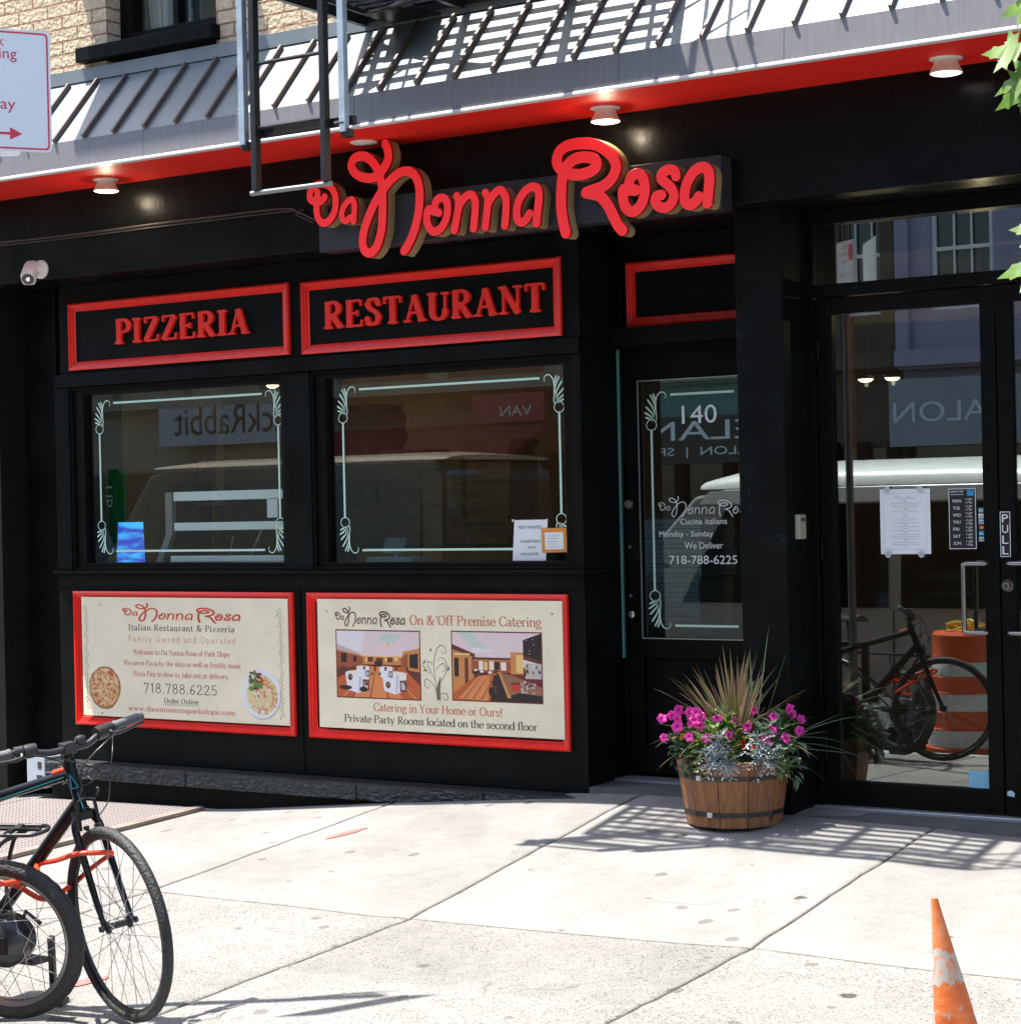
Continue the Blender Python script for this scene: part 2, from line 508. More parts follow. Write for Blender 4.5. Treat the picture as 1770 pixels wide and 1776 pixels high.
# glyph: (advance, [(points, mode)], [(serif x, y, half width)])   mode: n nib, k thick, t thin
def st(x, y0, y1): return ([(x, y0), (x, y1)], 'k')
GL = {
 'a': (0.50, [(A(.22, .46, .17, .17, 150, 0), 'n'), st(.39, .47, .05), ([(.39, .06), (.45, .01), (.49, .04)], 't'), (A(.205, .19, .165, .17, 0, 360), 'n')], []),
 'b': (0.56, [st(.10, .02, 1.0), (A(.29, .32, .21, .31, 0, 360), 'n')], [(.07, 1.0, .05)]),
 'c': (0.48, [(A(.28, .32, .22, .31, 48, 318), 'n')], []),
 'd': (0.57, [st(.46, 0, 1.0), (A(.26, .32, .21, .31, 0, 360), 'n')], [(.43, 1.0, .05), (.49, .02, .06)]),
 'e': (0.50, [(A(.27, .32, .21, .31, 5, 318), 'n'), ([(.07, .35), (.47, .35)], 't')], []),
 'f': (0.36, [st(.15, 0, .82), (A(.30, .80, .15, .2, 180, 45), 'n'), ([(.02, .62), (.32, .62)], 't')], [(.15, .02, .11)]),
 'g': (0.52, [(A(.24, .43, .17, .20, 0, 360), 'n'), (A(.25, -.10, .21, .14, 0, 360), 'n'), ([(.14, .27), (.09, .17), (.14, .08), (.34, .03)], 't'), ([(.37, .55), (.48, .62)], 't')], []),
 'h': (0.58, [st(.12, 0, 1.0), (A(.30, .42, .18, .20, 165, 0), 'n'), st(.48, 0, .44)], [(.09, 1.0, .05), (.12, .02, .11), (.48, .02, .11)]),
 'i': (0.27, [st(.13, 0, X_), ([(.13, .88), (.135, .88)], 'd')], [(.10, X_ - .02, .06), (.13, .02, .11)]),
 'k': (0.56, [st(.12, 0, 1.0), ([(.46, .62), (.14, .27)], 't'), ([(.24, .38), (.48, .02)], 'k')], [(.09, 1.0, .05), (.12, .02, .11), (.44, .62, .1), (.48, .02, .1)]),
 'l': (0.27, [st(.13, 0, 1.0)], [(.10, 1.0, .06), (.13, .02, .11)]),
 'm': (0.84, [st(.12, 0, X_), (A(.275, .42, .155, .20, 165, 0), 'n'), st(.43, 0, .44), (A(.585, .42, .155, .20, 165, 0), 'n'), st(.74, 0, .44)], [(.08, X_ - .02, .06), (.12, .02, .1), (.43, .02, .1), (.74, .02, .1)]),
 'n': (0.58, [st(.12, 0, X_), (A(.30, .42, .18, .20, 165, 0), 'n'), st(.48, 0, .44)], [(.08, X_ - .02, .06), (.12, .02, .11), (.48, .02, .11)]),
 'o': (0.54, [(A(.27, .32, .22, .31, 0, 360), 'n')], []),
 'p': (0.57, [st(.11, -.3, X_), (A(.30, .32, .21, .31, 0, 360), 'n')], [(.08, X_ - .02, .06), (.11, -.28, .11)]),
 'q': (0.57, [st(.46, -.3, X_), (A(.26, .32, .21, .31, 0, 360), 'n')], [(.46, -.28, .11)]),
 'r': (0.42, [st(.13, 0, X_), (A(.30, .42, .17, .19, 165, 60), 'n')], [(.09, X_ - .02, .06), (.13, .02, .11)]),
 's': (0.44, [([(.36, .50), (.30, .59), (.20, .62), (.11, .57), (.09, .48), (.16, .39), (.28, .31), (.36, .22), (.35, .10), (.26, .02), (.15, .02), (.07, .13)], 'n')], []),
 't': (0.36, [([(.15, .82), (.15, .14), (.20, .03), (.27, .02), (.32, .07)], 'n'), ([(.03, .62), (.31, .62)], 't')], []),
 'u': (0.58, [st(.11, .2, X_), (A(.28, .2, .17, .19, 180, 350), 'n'), st(.46, 0, X_)], [(.08, X_ - .02, .06), (.43, X_ - .02, .06), (.50, .02, .06)]),
 'v': (0.54, [([(.08, .62), (.27, .03)], 'k'), ([(.27, .03), (.46, .62)], 't')], [(.08, .62, .1), (.46, .62, .1)]),
 'w': (0.78, [([(.08, .62), (.23, .03)], 'k'), ([(.23, .03), (.39, .62)], 't'), ([(.39, .62), (.54, .03)], 'k'), ([(.54, .03), (.70, .62)], 't')], [(.08, .62, .1), (.39, .62, .08), (.70, .62, .1)]),
 'y': (0.54, [([(.08, .62), (.27, .03)], 'k'), ([(.46, .62), (.22, -.18), (.14, -.27), (.07, -.24)], 't')], [(.08, .62, .1), (.46, .62, .1)]),
 'z': (0.48, [([(.08, .60), (.40, .60)], 't'), ([(.40, .60), (.08, .03)], 'k'), ([(.08, .03), (.41, .03)], 't'), ([(.09, .60), (.08, .48)], 't'), ([(.41, .03), (.42, .15)], 't')], []),
 'A': (0.76, [([(.10, .02), (.36, .97)], 't'), ([(.36, .97), (.63, .02)], 'k'), ([(.19, .33), (.55, .33)], 't')], [(.10, .02, .1), (.64, .02, .11)]),
 'C': (0.70, [(A(.39, .49, .31, .48, 42, 318, 22), 'n'), ([(.64, .96), (.64, .72)], 't')], []),
 'D': (0.76, [st(.14, 0, .98), (A(.30, .49, .38, .48, 90, -90, 20), 'n'), ([(.05, .97), (.32, .97)], 't'), ([(.05, .02), (.32, .02)], 't')], []),
 'E': (0.66, [st(.15, 0, .98), ([(.05, .96), (.58, .96)], 't'), ([(.05, .03), (.60, .03)], 't'), ([(.15, .5), (.44, .5)], 't'), ([(.58, .97), (.58, .76)], 't'), ([(.60, .02), (.62, .24)], 't'), ([(.44, .61), (.44, .39)], 't')], []),
 'F': (0.60, [st(.15, 0, .98), ([(.05, .96), (.56, .96)], 't'), ([(.15, .5), (.42, .5)], 't'), ([(.56, .97), (.56, .76)], 't'), ([(.42, .6), (.42, .4)], 't')], [(.15, .02, .13)]),
 'H': (0.78, [st(.15, 0, .98), st(.62, 0, .98), ([(.15, .5), (.62, .5)], 't')], [(.15, .02, .12), (.15, .97, .12), (.62, .02, .12), (.62, .97, .12)]),
 'I': (0.38, [st(.19, 0, .98)], [(.19, .02, .14), (.19, .97, .14)]),
 'N': (0.78, [([(.15, .02), (.15, .95)], 't'), ([(.13, .97), (.63, .02)], 'k'), ([(.63, .02), (.63, .97)], 't')], [(.15, .02, .11), (.10, .97, .09), (.63, .97, .12)]),
 'O': (0.78, [(A(.39, .49, .32, .48, 0, 360, 26), 'n')], []),
 'P': (0.64, [st(.15, 0, .98), (A(.32, .72, .25, .25, 90, -90), 'n'), ([(.05, .97), (.33, .97)], 't'), ([(.15, .47), (.33, .47)], 't')], [(.15, .02, .13)]),
 'R': (0.72, [st(.15, 0, .98), (A(.32, .74, .23, .23, 90, -90), 'n'), ([(.05, .97), (.33, .97)], 't'), ([(.15, .51), (.34, .51)], 't'), ([(.32, .5), (.60, .03)], 'k')], [(.15, .02, .12), (.64, .02, .07)]),
 'S': (0.58, [([(.48, .78), (.42, .92), (.28, .97), (.15, .91), (.10, .77), (.17, .63), (.30, .54), (.43, .44), (.49, .29), (.43, .09), (.28, .02), (.14, .08), (.08, .24)], 'n'), ([(.49, .97), (.49, .74)], 't'), ([(.08, .02), (.08, .27)], 't')], []),
 'T': (0.68, [st(.34, 0, .98), ([(.05, .96), (.63, .96)], 't'), ([(.05, .97), (.05, .74)], 't'), ([(.63, .97), (.63, .74)], 't')], [(.34, .02, .13)]),
 'U': (0.76, [st(.16, .3, .98), (A(.39, .30, .23, .28, 180, 360), 'n'), ([(.62, .3), (.62, .97)], 't')], [(.16, .97, .13), (.62, .97, .11)]),
 'W': (1.02, [([(.08, .97), (.30, .03)], 'k'), ([(.30, .03), (.51, .97)], 't'), ([(.51, .97), (.72, .03)], 'k'), ([(.72, .03), (.93, .97)], 't')], [(.08, .97, .1), (.51, .97, .1), (.93, .97, .09)]),
 'Y': (0.72, [([(.09, .97), (.36, .47)], 'k'), ([(.63, .97), (.36, .47)], 't'), st(.36, 0, .5)], [(.09, .97, .1), (.63, .97, .09), (.36, .02, .13)]),
 'Z': (0.66, [([(.09, .95), (.58, .95)], 't'), ([(.56, .95), (.10, .03)], 'k'), ([(.08, .04), (.59, .04)], 't'), ([(.10, .97), (.08, .74)], 't'), ([(.59, .02), (.62, .27)], 't')], []),
 '&': (0.80, [([(.74, .52), (.64, .52)], 't'), ([(.69, .5), (.55, .18), (.42, .04), (.26, .02), (.12, .10), (.10, .26), (.20, .43), (.38, .58), (.45, .75), (.40, .92), (.30, .97), (.20, .90), (.19, .74), (.30, .52), (.52, .18), (.64, .04), (.74, .06)], 'n')], []),
 '!': (0.30, [([(.14, .98), (.14, .28)], 'k'), ([(.14, .06), (.145, .06)], 'd')], []),
 '.': (0.24, [([(.11, .06), (.115, .06)], 'd')], []),
 ',': (0.24, [([(.11, .06), (.115, .06)], 'd'), ([(.13, .05), (.07, -.12)], 't')], []),
 '-': (0.34, [([(.05, .30), (.28, .30)], 't')], []),
 '1': (0.40, [([(.10, .78), (.22, .97), (.22, 0)], 'n')], []),
 '2': (0.56, [([(.10, .74), (.16, .9), (.28, .97), (.41, .88), (.42, .7), (.3, .42), (.10, .12), (.08, .03), (.20, .07), (.32, .01), (.44, .03), (.46, .12)], 'n')], []),
 '5': (0.54, [([(.44, .96), (.16, .96), (.12, .55), (.26, .60), (.40, .50), (.44, .30), (.36, .08), (.22, .02), (.09, .10)], 'n')], []),
 '6': (0.54, [([(.40, .95), (.22, .75), (.10, .40), (.11, .16), (.25, .02), (.40, .10), (.43, .28), (.33, .46), (.20, .42), (.11, .26)], 'n')], []),
 '7': (0.54, [([(.16, .84), (.09, .88), (.12, .98), (.24, .93), (.34, .97), (.45, .94), (.32, .50), (.22, 0)], 'n')], []),
 '8': (0.54, [(A(.26, .74, .15, .22, 0, 360), 'n'), (A(.26, .26, .18, .25, 0, 360), 'n')], []),
}
GC = {}
def glyph(ch, style):
    key = (ch, style)
    if key in GC:
        return GC[key]
    tk, tn, sf, kk, h = {'roman': (.066, .026, .022, .02, .016), 'thin': (.058, .02, .018, .02, .016), 'bold': (.108, .040, .040, .05, .013), 'mono': (.032, .032, 0, 0, .016)}[style]
    adv, strokes, serifs = GL[ch]
    S = []
    sx = 1.06 if style == 'bold' else 1.0
    for pts, md in strokes:
        pts = [(x * sx, y) for x, y in pts]
        if md == 'd':
            S.append(('c', pts, [max(tk, .045) * 1.15] * 2)); continue
        if style == 'mono':
            S.append(('c', pts, [tn] * len(pts))); continue
        if md in 'kt' and len(pts) == 2:
            S.append(('b', pts[0], pts[1], tk if md == 'k' else tn)); continue
        rs = []
        for i in range(len(pts)):
            a, b = pts[max(i - 1, 0)], pts[min(i + 1, len(pts) - 1)]
            an = math.atan2(b[1] - a[1], b[0] - a[0])
            q = abs(math.sin(an - R(8)))
            rs.append(tn if md == 't' else (tk if md == 'k' else tn + (tk - tn) * q ** 1.3))
        if style == 'bold':
            pts = pts
        S.append(('c', pts, rs))
    if sf:
        for x, y, hw in serifs:
            hw2 = hw * (1.35 if style == 'bold' else 1.0)
            yy = min(max(y, sf), .98 - sf) if y < .99 and y > 0 else y
            S.append(('b', (x * sx - hw2, yy), (x * sx + hw2, yy), sf))
    D = stroke_sdf(S, -.16, adv * sx + .2, -.42, 1.2, h, kk)
    P, T, LI = shape_of(D, -.16, -.42, h)
    GC[key] = (adv * sx + (.09 if style == 'bold' else 0.02), P, T, LI)
    return GC[key]
def frame_xz(y): return lambda a, b, d=0: (a, y + d, b)
def put_text(mb, s, style, x0, x1, zb, cap, tf, mi=0, depth=0.0, align='fit', track=0.0, tilt=0.0, mside=None):
    """s between x0 and x1 on the baseline zb; tf(x, z, d) maps the sheet to the world"""
    adv = []
    for ch in s:
        adv.append(.30 + track if ch == ' ' else glyph(ch, style)[0] + track)
    W = sum(adv) - track
    sx = (x1 - x0) / W
    cx = x0
    n = 0
    for ch, a in zip(s, adv):
        if ch != ' ':
            _, P, T, LI = glyph(ch, style)
            solid(mb, [(cx + x * sx, zb + y * cap + tilt * (cx + x * sx - x0)) for x, y in P], T, LI, tf, depth, mi, mside)
        cx += a * sx
        n += 1
def solid(mb, P, T, LI, tf, depth=0.0, mi=0, mside=None):
    if depth == 0:
        mb.add([tf(x, y) for x, y in P], T, mi)
        return
    n = len(P)
    vs = [tf(x, y) for x, y in P] + [tf(x, y, depth) for x, y in P]
    mb.add(vs, T, mi)
    mb.add(vs, [tuple(i + n for i in reversed(t)) for t in T] + [(l[k - 1], l[k], l[k] + n, l[k - 1] + n) for l in LI for k in range(len(l))], mi if mside is None else mside)
FCACHE = {}
def sans_shape(s):
    if s in FCACHE:
        return FCACHE[s]
    cu = bpy.data.curves.new('lettering', 'FONT')
    cu.body = s
    cu.resolution_u = 3
    o = bpy.data.objects.new('lettering', cu)
    COL.objects.link(o)
    dg = bpy.context.evaluated_depsgraph_get()
    dg.update()
    me = bpy.data.meshes.new_from_object(o.evaluated_get(dg))
    vs = [(v.co.x, v.co.y) for v in me.vertices]
    fs = [tuple(p.vertices) for p in me.polygons]
    bpy.data.objects.remove(o)
    bpy.data.curves.remove(cu)
    bpy.data.meshes.remove(me)
    xs = [v[0] for v in vs]; ys = [v[1] for v in vs]
    FCACHE[s] = (vs, fs, min(xs), max(xs), min(ys), max(ys))
    return FCACHE[s]
def put_sans(mb, s, x0, x1, z0, z1, tf, mi=0):
    vs, fs, a, b, c, d = sans_shape(s)
    mb.add([tf(x0 + (x - a) / (b - a) * (x1 - x0), z0 + (y - c) / (d - c) * (z1 - z0)) for x, y in vs], fs, mi)

# the restaurant's hand lettering, in metres on the wall
SCRIPT = {
  'D': (0.0194, [[(-6.584,3.115),(-6.609,3.096),(-6.644,3.095),(-6.676,3.111),(-6.682,3.141),(-6.664,3.169),(-6.625,3.185),(-6.577,3.18),(-6.538,3.156),(-6.517,3.121),(-6.513,3.082),(-6.519,3.041),(-6.542,3.005),(-6.575,2.982),(-6.607,2.985),(-6.63,3.009),(-6.639,3.044),(-6.638,3.082),(-6.634,3.115),(-6.631,3.145)]]),
  'a': (0.0170, [[(-6.423,2.993),(-6.449,2.977),(-6.47,2.99),(-6.475,3.019),(-6.458,3.056),(-6.425,3.082),(-6.402,3.082),(-6.393,3.058),(-6.394,3.016),(-6.399,2.972)]]),
  'N': (0.0238, [[(-6.186,3.346),(-6.17,3.305),(-6.172,3.264),(-6.197,3.225),(-6.234,3.192),(-6.281,3.182),(-6.338,3.192),(-6.385,3.22),(-6.406,3.26),(-6.382,3.296),(-6.33,3.3),(-6.283,3.276),(-6.248,3.235),(-6.226,3.191),(-6.215,3.14),(-6.211,3.081),(-6.213,3.023),(-6.217,2.949),(-6.229,2.888),(-6.254,2.832),(-6.291,2.8),(-6.328,2.811),(-6.343,2.848),(-6.338,2.902),(-6.313,2.966),(-6.277,3.03),(-6.237,3.084),(-6.2,3.122),(-6.152,3.163),(-6.1,3.19),(-6.044,3.192),(-6.004,3.163),(-5.983,3.116),(-5.979,3.058),(-5.986,2.989),(-6.006,2.917),(-6.033,2.858),(-6.065,2.811),(-6.083,2.792)]]),
  'o': (0.0211, [[(-5.863,2.964),(-5.897,2.975),(-5.926,2.987),(-5.938,2.958),(-5.935,2.917),(-5.913,2.881),(-5.883,2.872),(-5.848,2.89),(-5.82,2.929),(-5.81,2.972),(-5.815,3.018),(-5.842,3.037),(-5.875,3.028),(-5.887,2.999),(-5.883,2.972)]]),
  'n': (0.0207, [[(-5.753,3.036),(-5.743,3.014),(-5.746,2.97),(-5.759,2.919),(-5.772,2.868)],[(-5.746,2.97),(-5.723,3.009),(-5.69,3.033),(-5.666,3.035),(-5.648,3.016),(-5.642,2.982),(-5.647,2.927),(-5.657,2.867)]]),
  'm': (0.0205, [[(-5.581,3.035),(-5.568,3.012),(-5.571,2.968),(-5.58,2.91),(-5.587,2.866)],[(-5.566,2.982),(-5.539,3.016),(-5.507,3.039),(-5.483,3.035),(-5.466,3.009),(-5.461,2.972),(-5.464,2.921),(-5.472,2.863)]]),
  'b': (0.0211, [[(-5.327,2.908),(-5.345,2.884),(-5.372,2.87),(-5.395,2.885),(-5.401,2.926),(-5.389,2.972),(-5.355,3.016),(-5.315,3.036),(-5.285,3.031),(-5.271,3.004),(-5.274,2.953),(-5.285,2.896),(-5.288,2.858)]]),
  'R': (0.0274, [[(-5.123,2.797),(-5.137,2.855),(-5.146,2.923),(-5.144,2.991),(-5.138,3.047),(-5.128,3.087),(-5.103,3.121),(-5.063,3.145),(-5.008,3.149),(-4.961,3.136),(-4.941,3.108),(-4.962,3.082),(-5.017,3.068),(-5.071,3.071),(-5.122,3.089),(-5.157,3.121),(-5.164,3.156),(-5.143,3.195),(-5.091,3.215),(-5.019,3.215),(-4.942,3.198),(-4.877,3.157),(-4.843,3.113),(-4.838,3.072),(-4.863,3.028),(-4.911,2.998),(-4.959,2.987),(-5.004,2.977),(-4.965,2.97),(-4.921,2.948),(-4.884,2.903),(-4.856,2.849),(-4.833,2.806),(-4.81,2.781)]]),
  'p': (0.0262, [[(-4.733,2.962),(-4.771,2.968),(-4.8,2.971),(-4.802,2.936),(-4.793,2.894),(-4.767,2.867),(-4.735,2.866),(-4.703,2.895),(-4.684,2.944),(-4.686,2.995),(-4.702,3.029),(-4.731,3.037),(-4.757,3.025),(-4.767,2.993),(-4.762,2.965)]]),
  's': (0.0244, [[(-4.517,3.005),(-4.525,3.03),(-4.556,3.039),(-4.59,3.025),(-4.594,3.0),(-4.568,2.977),(-4.541,2.949),(-4.53,2.918),(-4.542,2.885),(-4.574,2.865),(-4.611,2.874),(-4.63,2.898),(-4.621,2.923),(-4.595,2.925)]]),
  'c': (0.0254, [[(-4.401,2.898),(-4.418,2.877),(-4.447,2.865),(-4.472,2.883),(-4.473,2.923),(-4.458,2.971),(-4.421,3.017),(-4.381,3.032),(-4.351,3.017),(-4.343,2.974),(-4.351,2.91),(-4.357,2.864)]]),
}
WORD = "DaNonmbRpsc"                      # D a  N o n n a  R o s a, each with its own drawing
def smooth2(pts, n=5):
    return [(p.x, p.y) for p in spline([(x, y, 0) for x, y in pts], n)]
def script_shape(ch, wmul=1.0, h=0.006):
    r, strokes = SCRIPT[ch]
    r *= wmul
    S = []
    for s in strokes:
        p = smooth2(s)
        S.append(('c', p, [r] * len(p)))
    xs = [q[0] for s in S for q in s[1]]; ys = [q[1] for s in S for q in s[1]]
    x0, y0 = min(xs) - r - 2 * h, min(ys) - r - 2 * h
    D = stroke_sdf(S, x0, max(xs) + r + 2 * h, y0, max(ys) + r + 2 * h, h)
    return shape_of(D, x0, y0, h)
SCACHE = {}
def put_script(mb, x0, x1, zb, zt, tf, wmul=0.5, mi=0):
    """the whole name between x0 and x1, baseline zb to the top of the small letters' line zt"""
    ax0, ax1, az0, az1 = -6.70, -4.30, 2.86, 3.36
    for ch in WORD:
        k = (ch, wmul)
        if k not in SCACHE:
            SCACHE[k] = script_shape(ch, wmul)
        P, T, LI = SCACHE[k]
        solid(mb, [(x0 + (x - ax0) / (ax1 - ax0) * (x1 - x0), zb + (z - az0) / (az1 - az0) * (zt - zb)) for x, z in P], T, LI, tf, 0, mi)

# ------------------------------------------------------------------ ground
def gz(x, y):
    zf = np.interp(x, [-30, -12, -8.9, -7.66, -6.9, -6.1, -5.36, -4.8, -4.05, -3.1, 0, 20], [-.6, -.33, -.217, -.197, -.119, -.041, .022, .03, .012, -.016, -.05, -.1])
    zj = np.interp(x, [-30, -12, -9, -6.5, -5, -3.46, -1.5, 2, 20], [-.66, -.37, -.285, -.235, -.23, -.195, -.2, -.22, -.3])
    zk = np.interp(x, [-30, -12, -9, -5, -3.4, 0, 20], [-.7, -.42, -.37, -.325, -.285, -.3, -.38])
    t = min(max(-(y + .1) / 1.9, 0), 1)
    if y > -2.0:
        return float(zf + (zj - zf) * t)
    t = min(max(-(y + 2.0) / 2.4, 0), 1)
    return float(zj + (zk - zj) * t)

def concrete(name, lower):
    m = bpy.data.materials.new(name)
    m.use_nodes = True
    nt = m.node_tree
    b = nt.nodes['Principled BSDF']
    b.inputs['Roughness'].default_value = 0.85
    b.inputs['Specular IOR Level'].default_value = 0.3
    L = nt.links.new
    geo = nd(nt, 'ShaderNodeNewGeometry')
    pos = geo.outputs['Position']
    def noise(sc, det=5, ro=.6, src=None):
        n = nd(nt, 'ShaderNodeTexNoise')
        n.inputs['Scale'].default_value = sc; n.inputs['Detail'].default_value = det; n.inputs['Roughness'].default_value = ro
        L(src or pos, n.inputs['Vector'])
        return n.outputs['Fac']
    def ramp(v, a, b_, c, d):
        r = nd(nt, 'ShaderNodeMapRange')
        for k, q in zip(('From Min', 'From Max', 'To Min', 'To Max'), (a, b_, c, d)): r.inputs[k].default_value = q
        L(v, r.inputs['Value'])
        return r.outputs[0]
    def mul(a, b_):
        n = nd(nt, 'ShaderNodeMath', operation='MULTIPLY')
        L(a, n.inputs[0])
        if isinstance(b_, float): n.inputs[1].default_value = b_
        else: L(b_, n.inputs[1])
        return n.outputs[0]
    v = mul(ramp(noise(1.3, 7, .65), .3, .7, .78, 1.10), ramp(noise(9, 6, .7), .3, .7, .90, 1.08))
    v = mul(v, ramp(noise(190, 3), .3, .7, .80, 1.14))
    at = nd(nt, 'ShaderNodeAttribute', attribute_name='slab')
    v = mul(v, at.outputs['Fac'])
    # hairline cracks
    ve = nd(nt, 'ShaderNodeTexVoronoi', feature='DISTANCE_TO_EDGE'); ve.inputs['Scale'].default_value = 1.1
    nwp = nd(nt, 'ShaderNodeTexNoise'); nwp.inputs['Scale'].default_value = 4; nwp.inputs['Detail'].default_value = 6; L(pos, nwp.inputs['Vector'])
    mxv = nd(nt, 'ShaderNodeMix', data_type='VECTOR'); mxv.inputs[0].default_value = .22; L(pos, mxv.inputs[4]); L(nwp.outputs['Color'], mxv.inputs[5]); L(mxv.outputs[1], ve.inputs['Vector'])
    ck = mul(ramp(ve.outputs['Distance'], .002, .006, 1, 0), ramp(noise(.9, 2), .54, .60, 0, .25))
    v = mul(v, ramp(ck, 0, 1, 1, 0))
    # grains of stone showing in the worn slabs
    vo = nd(nt, 'ShaderNodeTexVoronoi')
    vo.inputs['Scale'].default_value = 78.0 if lower else 95.0
    L(pos, vo.inputs['Vector'])
    sep = nd(nt, 'ShaderNodeSeparateColor')
    L(vo.outputs['Color'], sep.inputs[0])
    gate = ramp(sep.outputs[0], (.56 if lower else .86), (.64 if lower else .9), 0, 1)
    dot = ramp(vo.outputs['Distance'], .30, .46, 1, 0)
    shade = ramp(sep.outputs[1], 0, 1, (.34 if lower else .15), (.76 if lower else .45))
    sp = mul(mul(gate, dot), shade)
    sp = mul(sp, ramp(noise(2.3, 3), .3, .62, .45, 1.0))
    inv = ramp(sp, 0, 1, 1, .0)
    v = mul(v, inv)
    # old chewing gum
    vg = nd(nt, 'ShaderNodeTexVoronoi')
    vg.inputs['Scale'].default_value = 5.6
    mp = nd(nt, 'ShaderNodeMapping'); mp.inputs['Scale'].default_value = (1, 1, 0.02)
    L(pos, mp.inputs['Vector']); 
    nw = nd(nt, 'ShaderNodeTexNoise'); nw.inputs['Scale'].default_value = 26; L(pos, nw.inputs['Vector'])
    ad = nd(nt, 'ShaderNodeMix', data_type='VECTOR'); ad.inputs[0].default_value = .035
    L(mp.outputs[0], ad.inputs[4]); L(nw.outputs['Color'], ad.inputs[5])
    L(ad.outputs[1], vg.inputs['Vector'])
    sg = nd(nt, 'ShaderNodeSeparateColor'); L(vg.outputs['Color'], sg.inputs[0])
    rad = ramp(sg.outputs[1], 0, 1, .07, .19)
    ds = nd(nt, 'ShaderNodeMath', operation='LESS_THAN'); L(vg.outputs['Distance'], ds.inputs[0]); L(rad, ds.inputs[1])
    gm = mul(mul(ds.outputs[0], ramp(sg.outputs[0], .42, .44, 0, 1)), ramp(sg.outputs[2], 0, 1, .35, .72))
    v = mul(v, ramp(gm, 0, 1, 1, 0))
    hs = nd(nt, 'ShaderNodeMix', data_type='RGBA', blend_type='MULTIPLY')
    hs.inputs[0].default_value = 1
    hs.inputs[6].default_value = (0.236, 0.229, 0.213, 1) if lower else (0.238, 0.232, 0.217, 1)
    L(v, hs.inputs[7])
    L(hs.outputs[2], b.inputs['Base Color'])
    bp = nd(nt, 'ShaderNodeBump')
    bp.inputs['Strength'].default_value = .55 if lower else .3
    bp.inputs['Distance'].default_value = .006
    if lower:
        hgt = nd(nt, 'ShaderNodeMath', operation='ADD'); L(noise(160, 3), hgt.inputs[0]); L(mul(dot, 0.6), hgt.inputs[1]); L(hgt.outputs[0], bp.inputs['Height'])
    else:
        mp2 = nd(nt, 'ShaderNodeMapping'); mp2.inputs['Scale'].default_value = (14, 1.0, 1); L(pos, mp2.inputs['Vector'])
        L(noise(22, 4, .7, mp2.outputs[0]), bp.inputs['Height'])
    L(bp.outputs[0], b.inputs['Normal'])
    return m
conc_up, conc_low = concrete('sidewalk_concrete_broomed', False), concrete('sidewalk_concrete_worn', True)
def sidewalk():
    mb = MB()
    gx = [-11.6, -9.9, -8.0, -6.49, -5.04, -3.46, -1.95, -.45, 1.05, 2.55]
    xs = set(np.round(np.arange(-13, 4.01, .25), 3).tolist()) | {-40, -30, -22, -17, 8, 14, 24}
    for g in gx:
        xs = {x for x in xs if abs(x - g) > .05} | {round(g - .024, 4), round(g - .007, 4), g, round(g + .007, 4), round(g + .024, 4)}
    gy = [-2.0, -2.85]
    ys = set(np.round(np.arange(-4.4, .56, .15), 3).tolist())
    for g in gy:
        ys = {y for y in ys if abs(y - g) > .05} | {round(g - .022, 4), round(g - .006, 4), g, round(g + .006, 4), round(g + .022, 4)}
    xs, ys = sorted(xs), sorted(ys)
    rg = random.Random(4)
    V = []
    for y in ys:
        wob = rg.uniform(-.011, .011)
        for x in xs:
            z = gz(x, y)
            xx, yy = x, y
            for g in gx:
                if abs(x - g) < .03:
                    xx += wob * .6
                    if abs(x - g) < .001: z -= .016
                    elif abs(x - g) > .02: z += .004
            for i, g in enumerate(gy):
                if abs(y - g) < .03:
                    yy += .008 * math.sin(x * 5.1) + .004 * math.sin(x * 17)
                    if abs(y - g) < .001: z -= (.011 if i == 0 else .003)
                    elif abs(y - g) > .02 and i == 0: z += .003 if y > g else -.002
            V.append((xx, yy, z))
    n = len(xs)
    F, M = [], []
    for j in range(len(ys) - 1):
        for i in range(n - 1):
            F.append((j * n + i, j * n + i + 1, (j + 1) * n + i + 1, (j + 1) * n + i))
            M.append(0 if ys[j] > -2.001 else 1)
            ng = [g for g in gx if abs(xs[i] - g) < .0101 and abs(xs[i + 1] - g) < .0101] or [g for g in gy[:1] if abs(ys[j] - g) < .0081 and abs(ys[j + 1] - g) < .0081]
            if ng: M[-1] = 2
    mb.v, mb.f, mb.m = V, F, M
    SLAB = {}
    rs = random.Random(12)
    for f_ in F:
        x_, y_ = V[f_[0]][0], V[f_[0]][1]
        SLAB.setdefault((sum(x_ > g - .008 for g in gx), sum(y_ > g - .012 for g in gy)), None)
    for k_ in sorted(SLAB): SLAB[k_] = rs.uniform(.94, 1.05)
    o = mb.build('sidewalk', [conc_up, conc_low, mat('joint_dirt', (.105, .095, .078), .95, var=.5, vscale=14, bump=.5)], smooth=True, autos=60)
    at = o.data.attributes.new('slab', 'FLOAT', 'FACE')
    at.data.foreach_set('value', [SLAB[(sum(V[f_[0]][0] > g - .008 for g in gx), sum(V[f_[0]][1] > g - .012 for g in gy))] for f_ in F])
    tag(o, kind='structure')
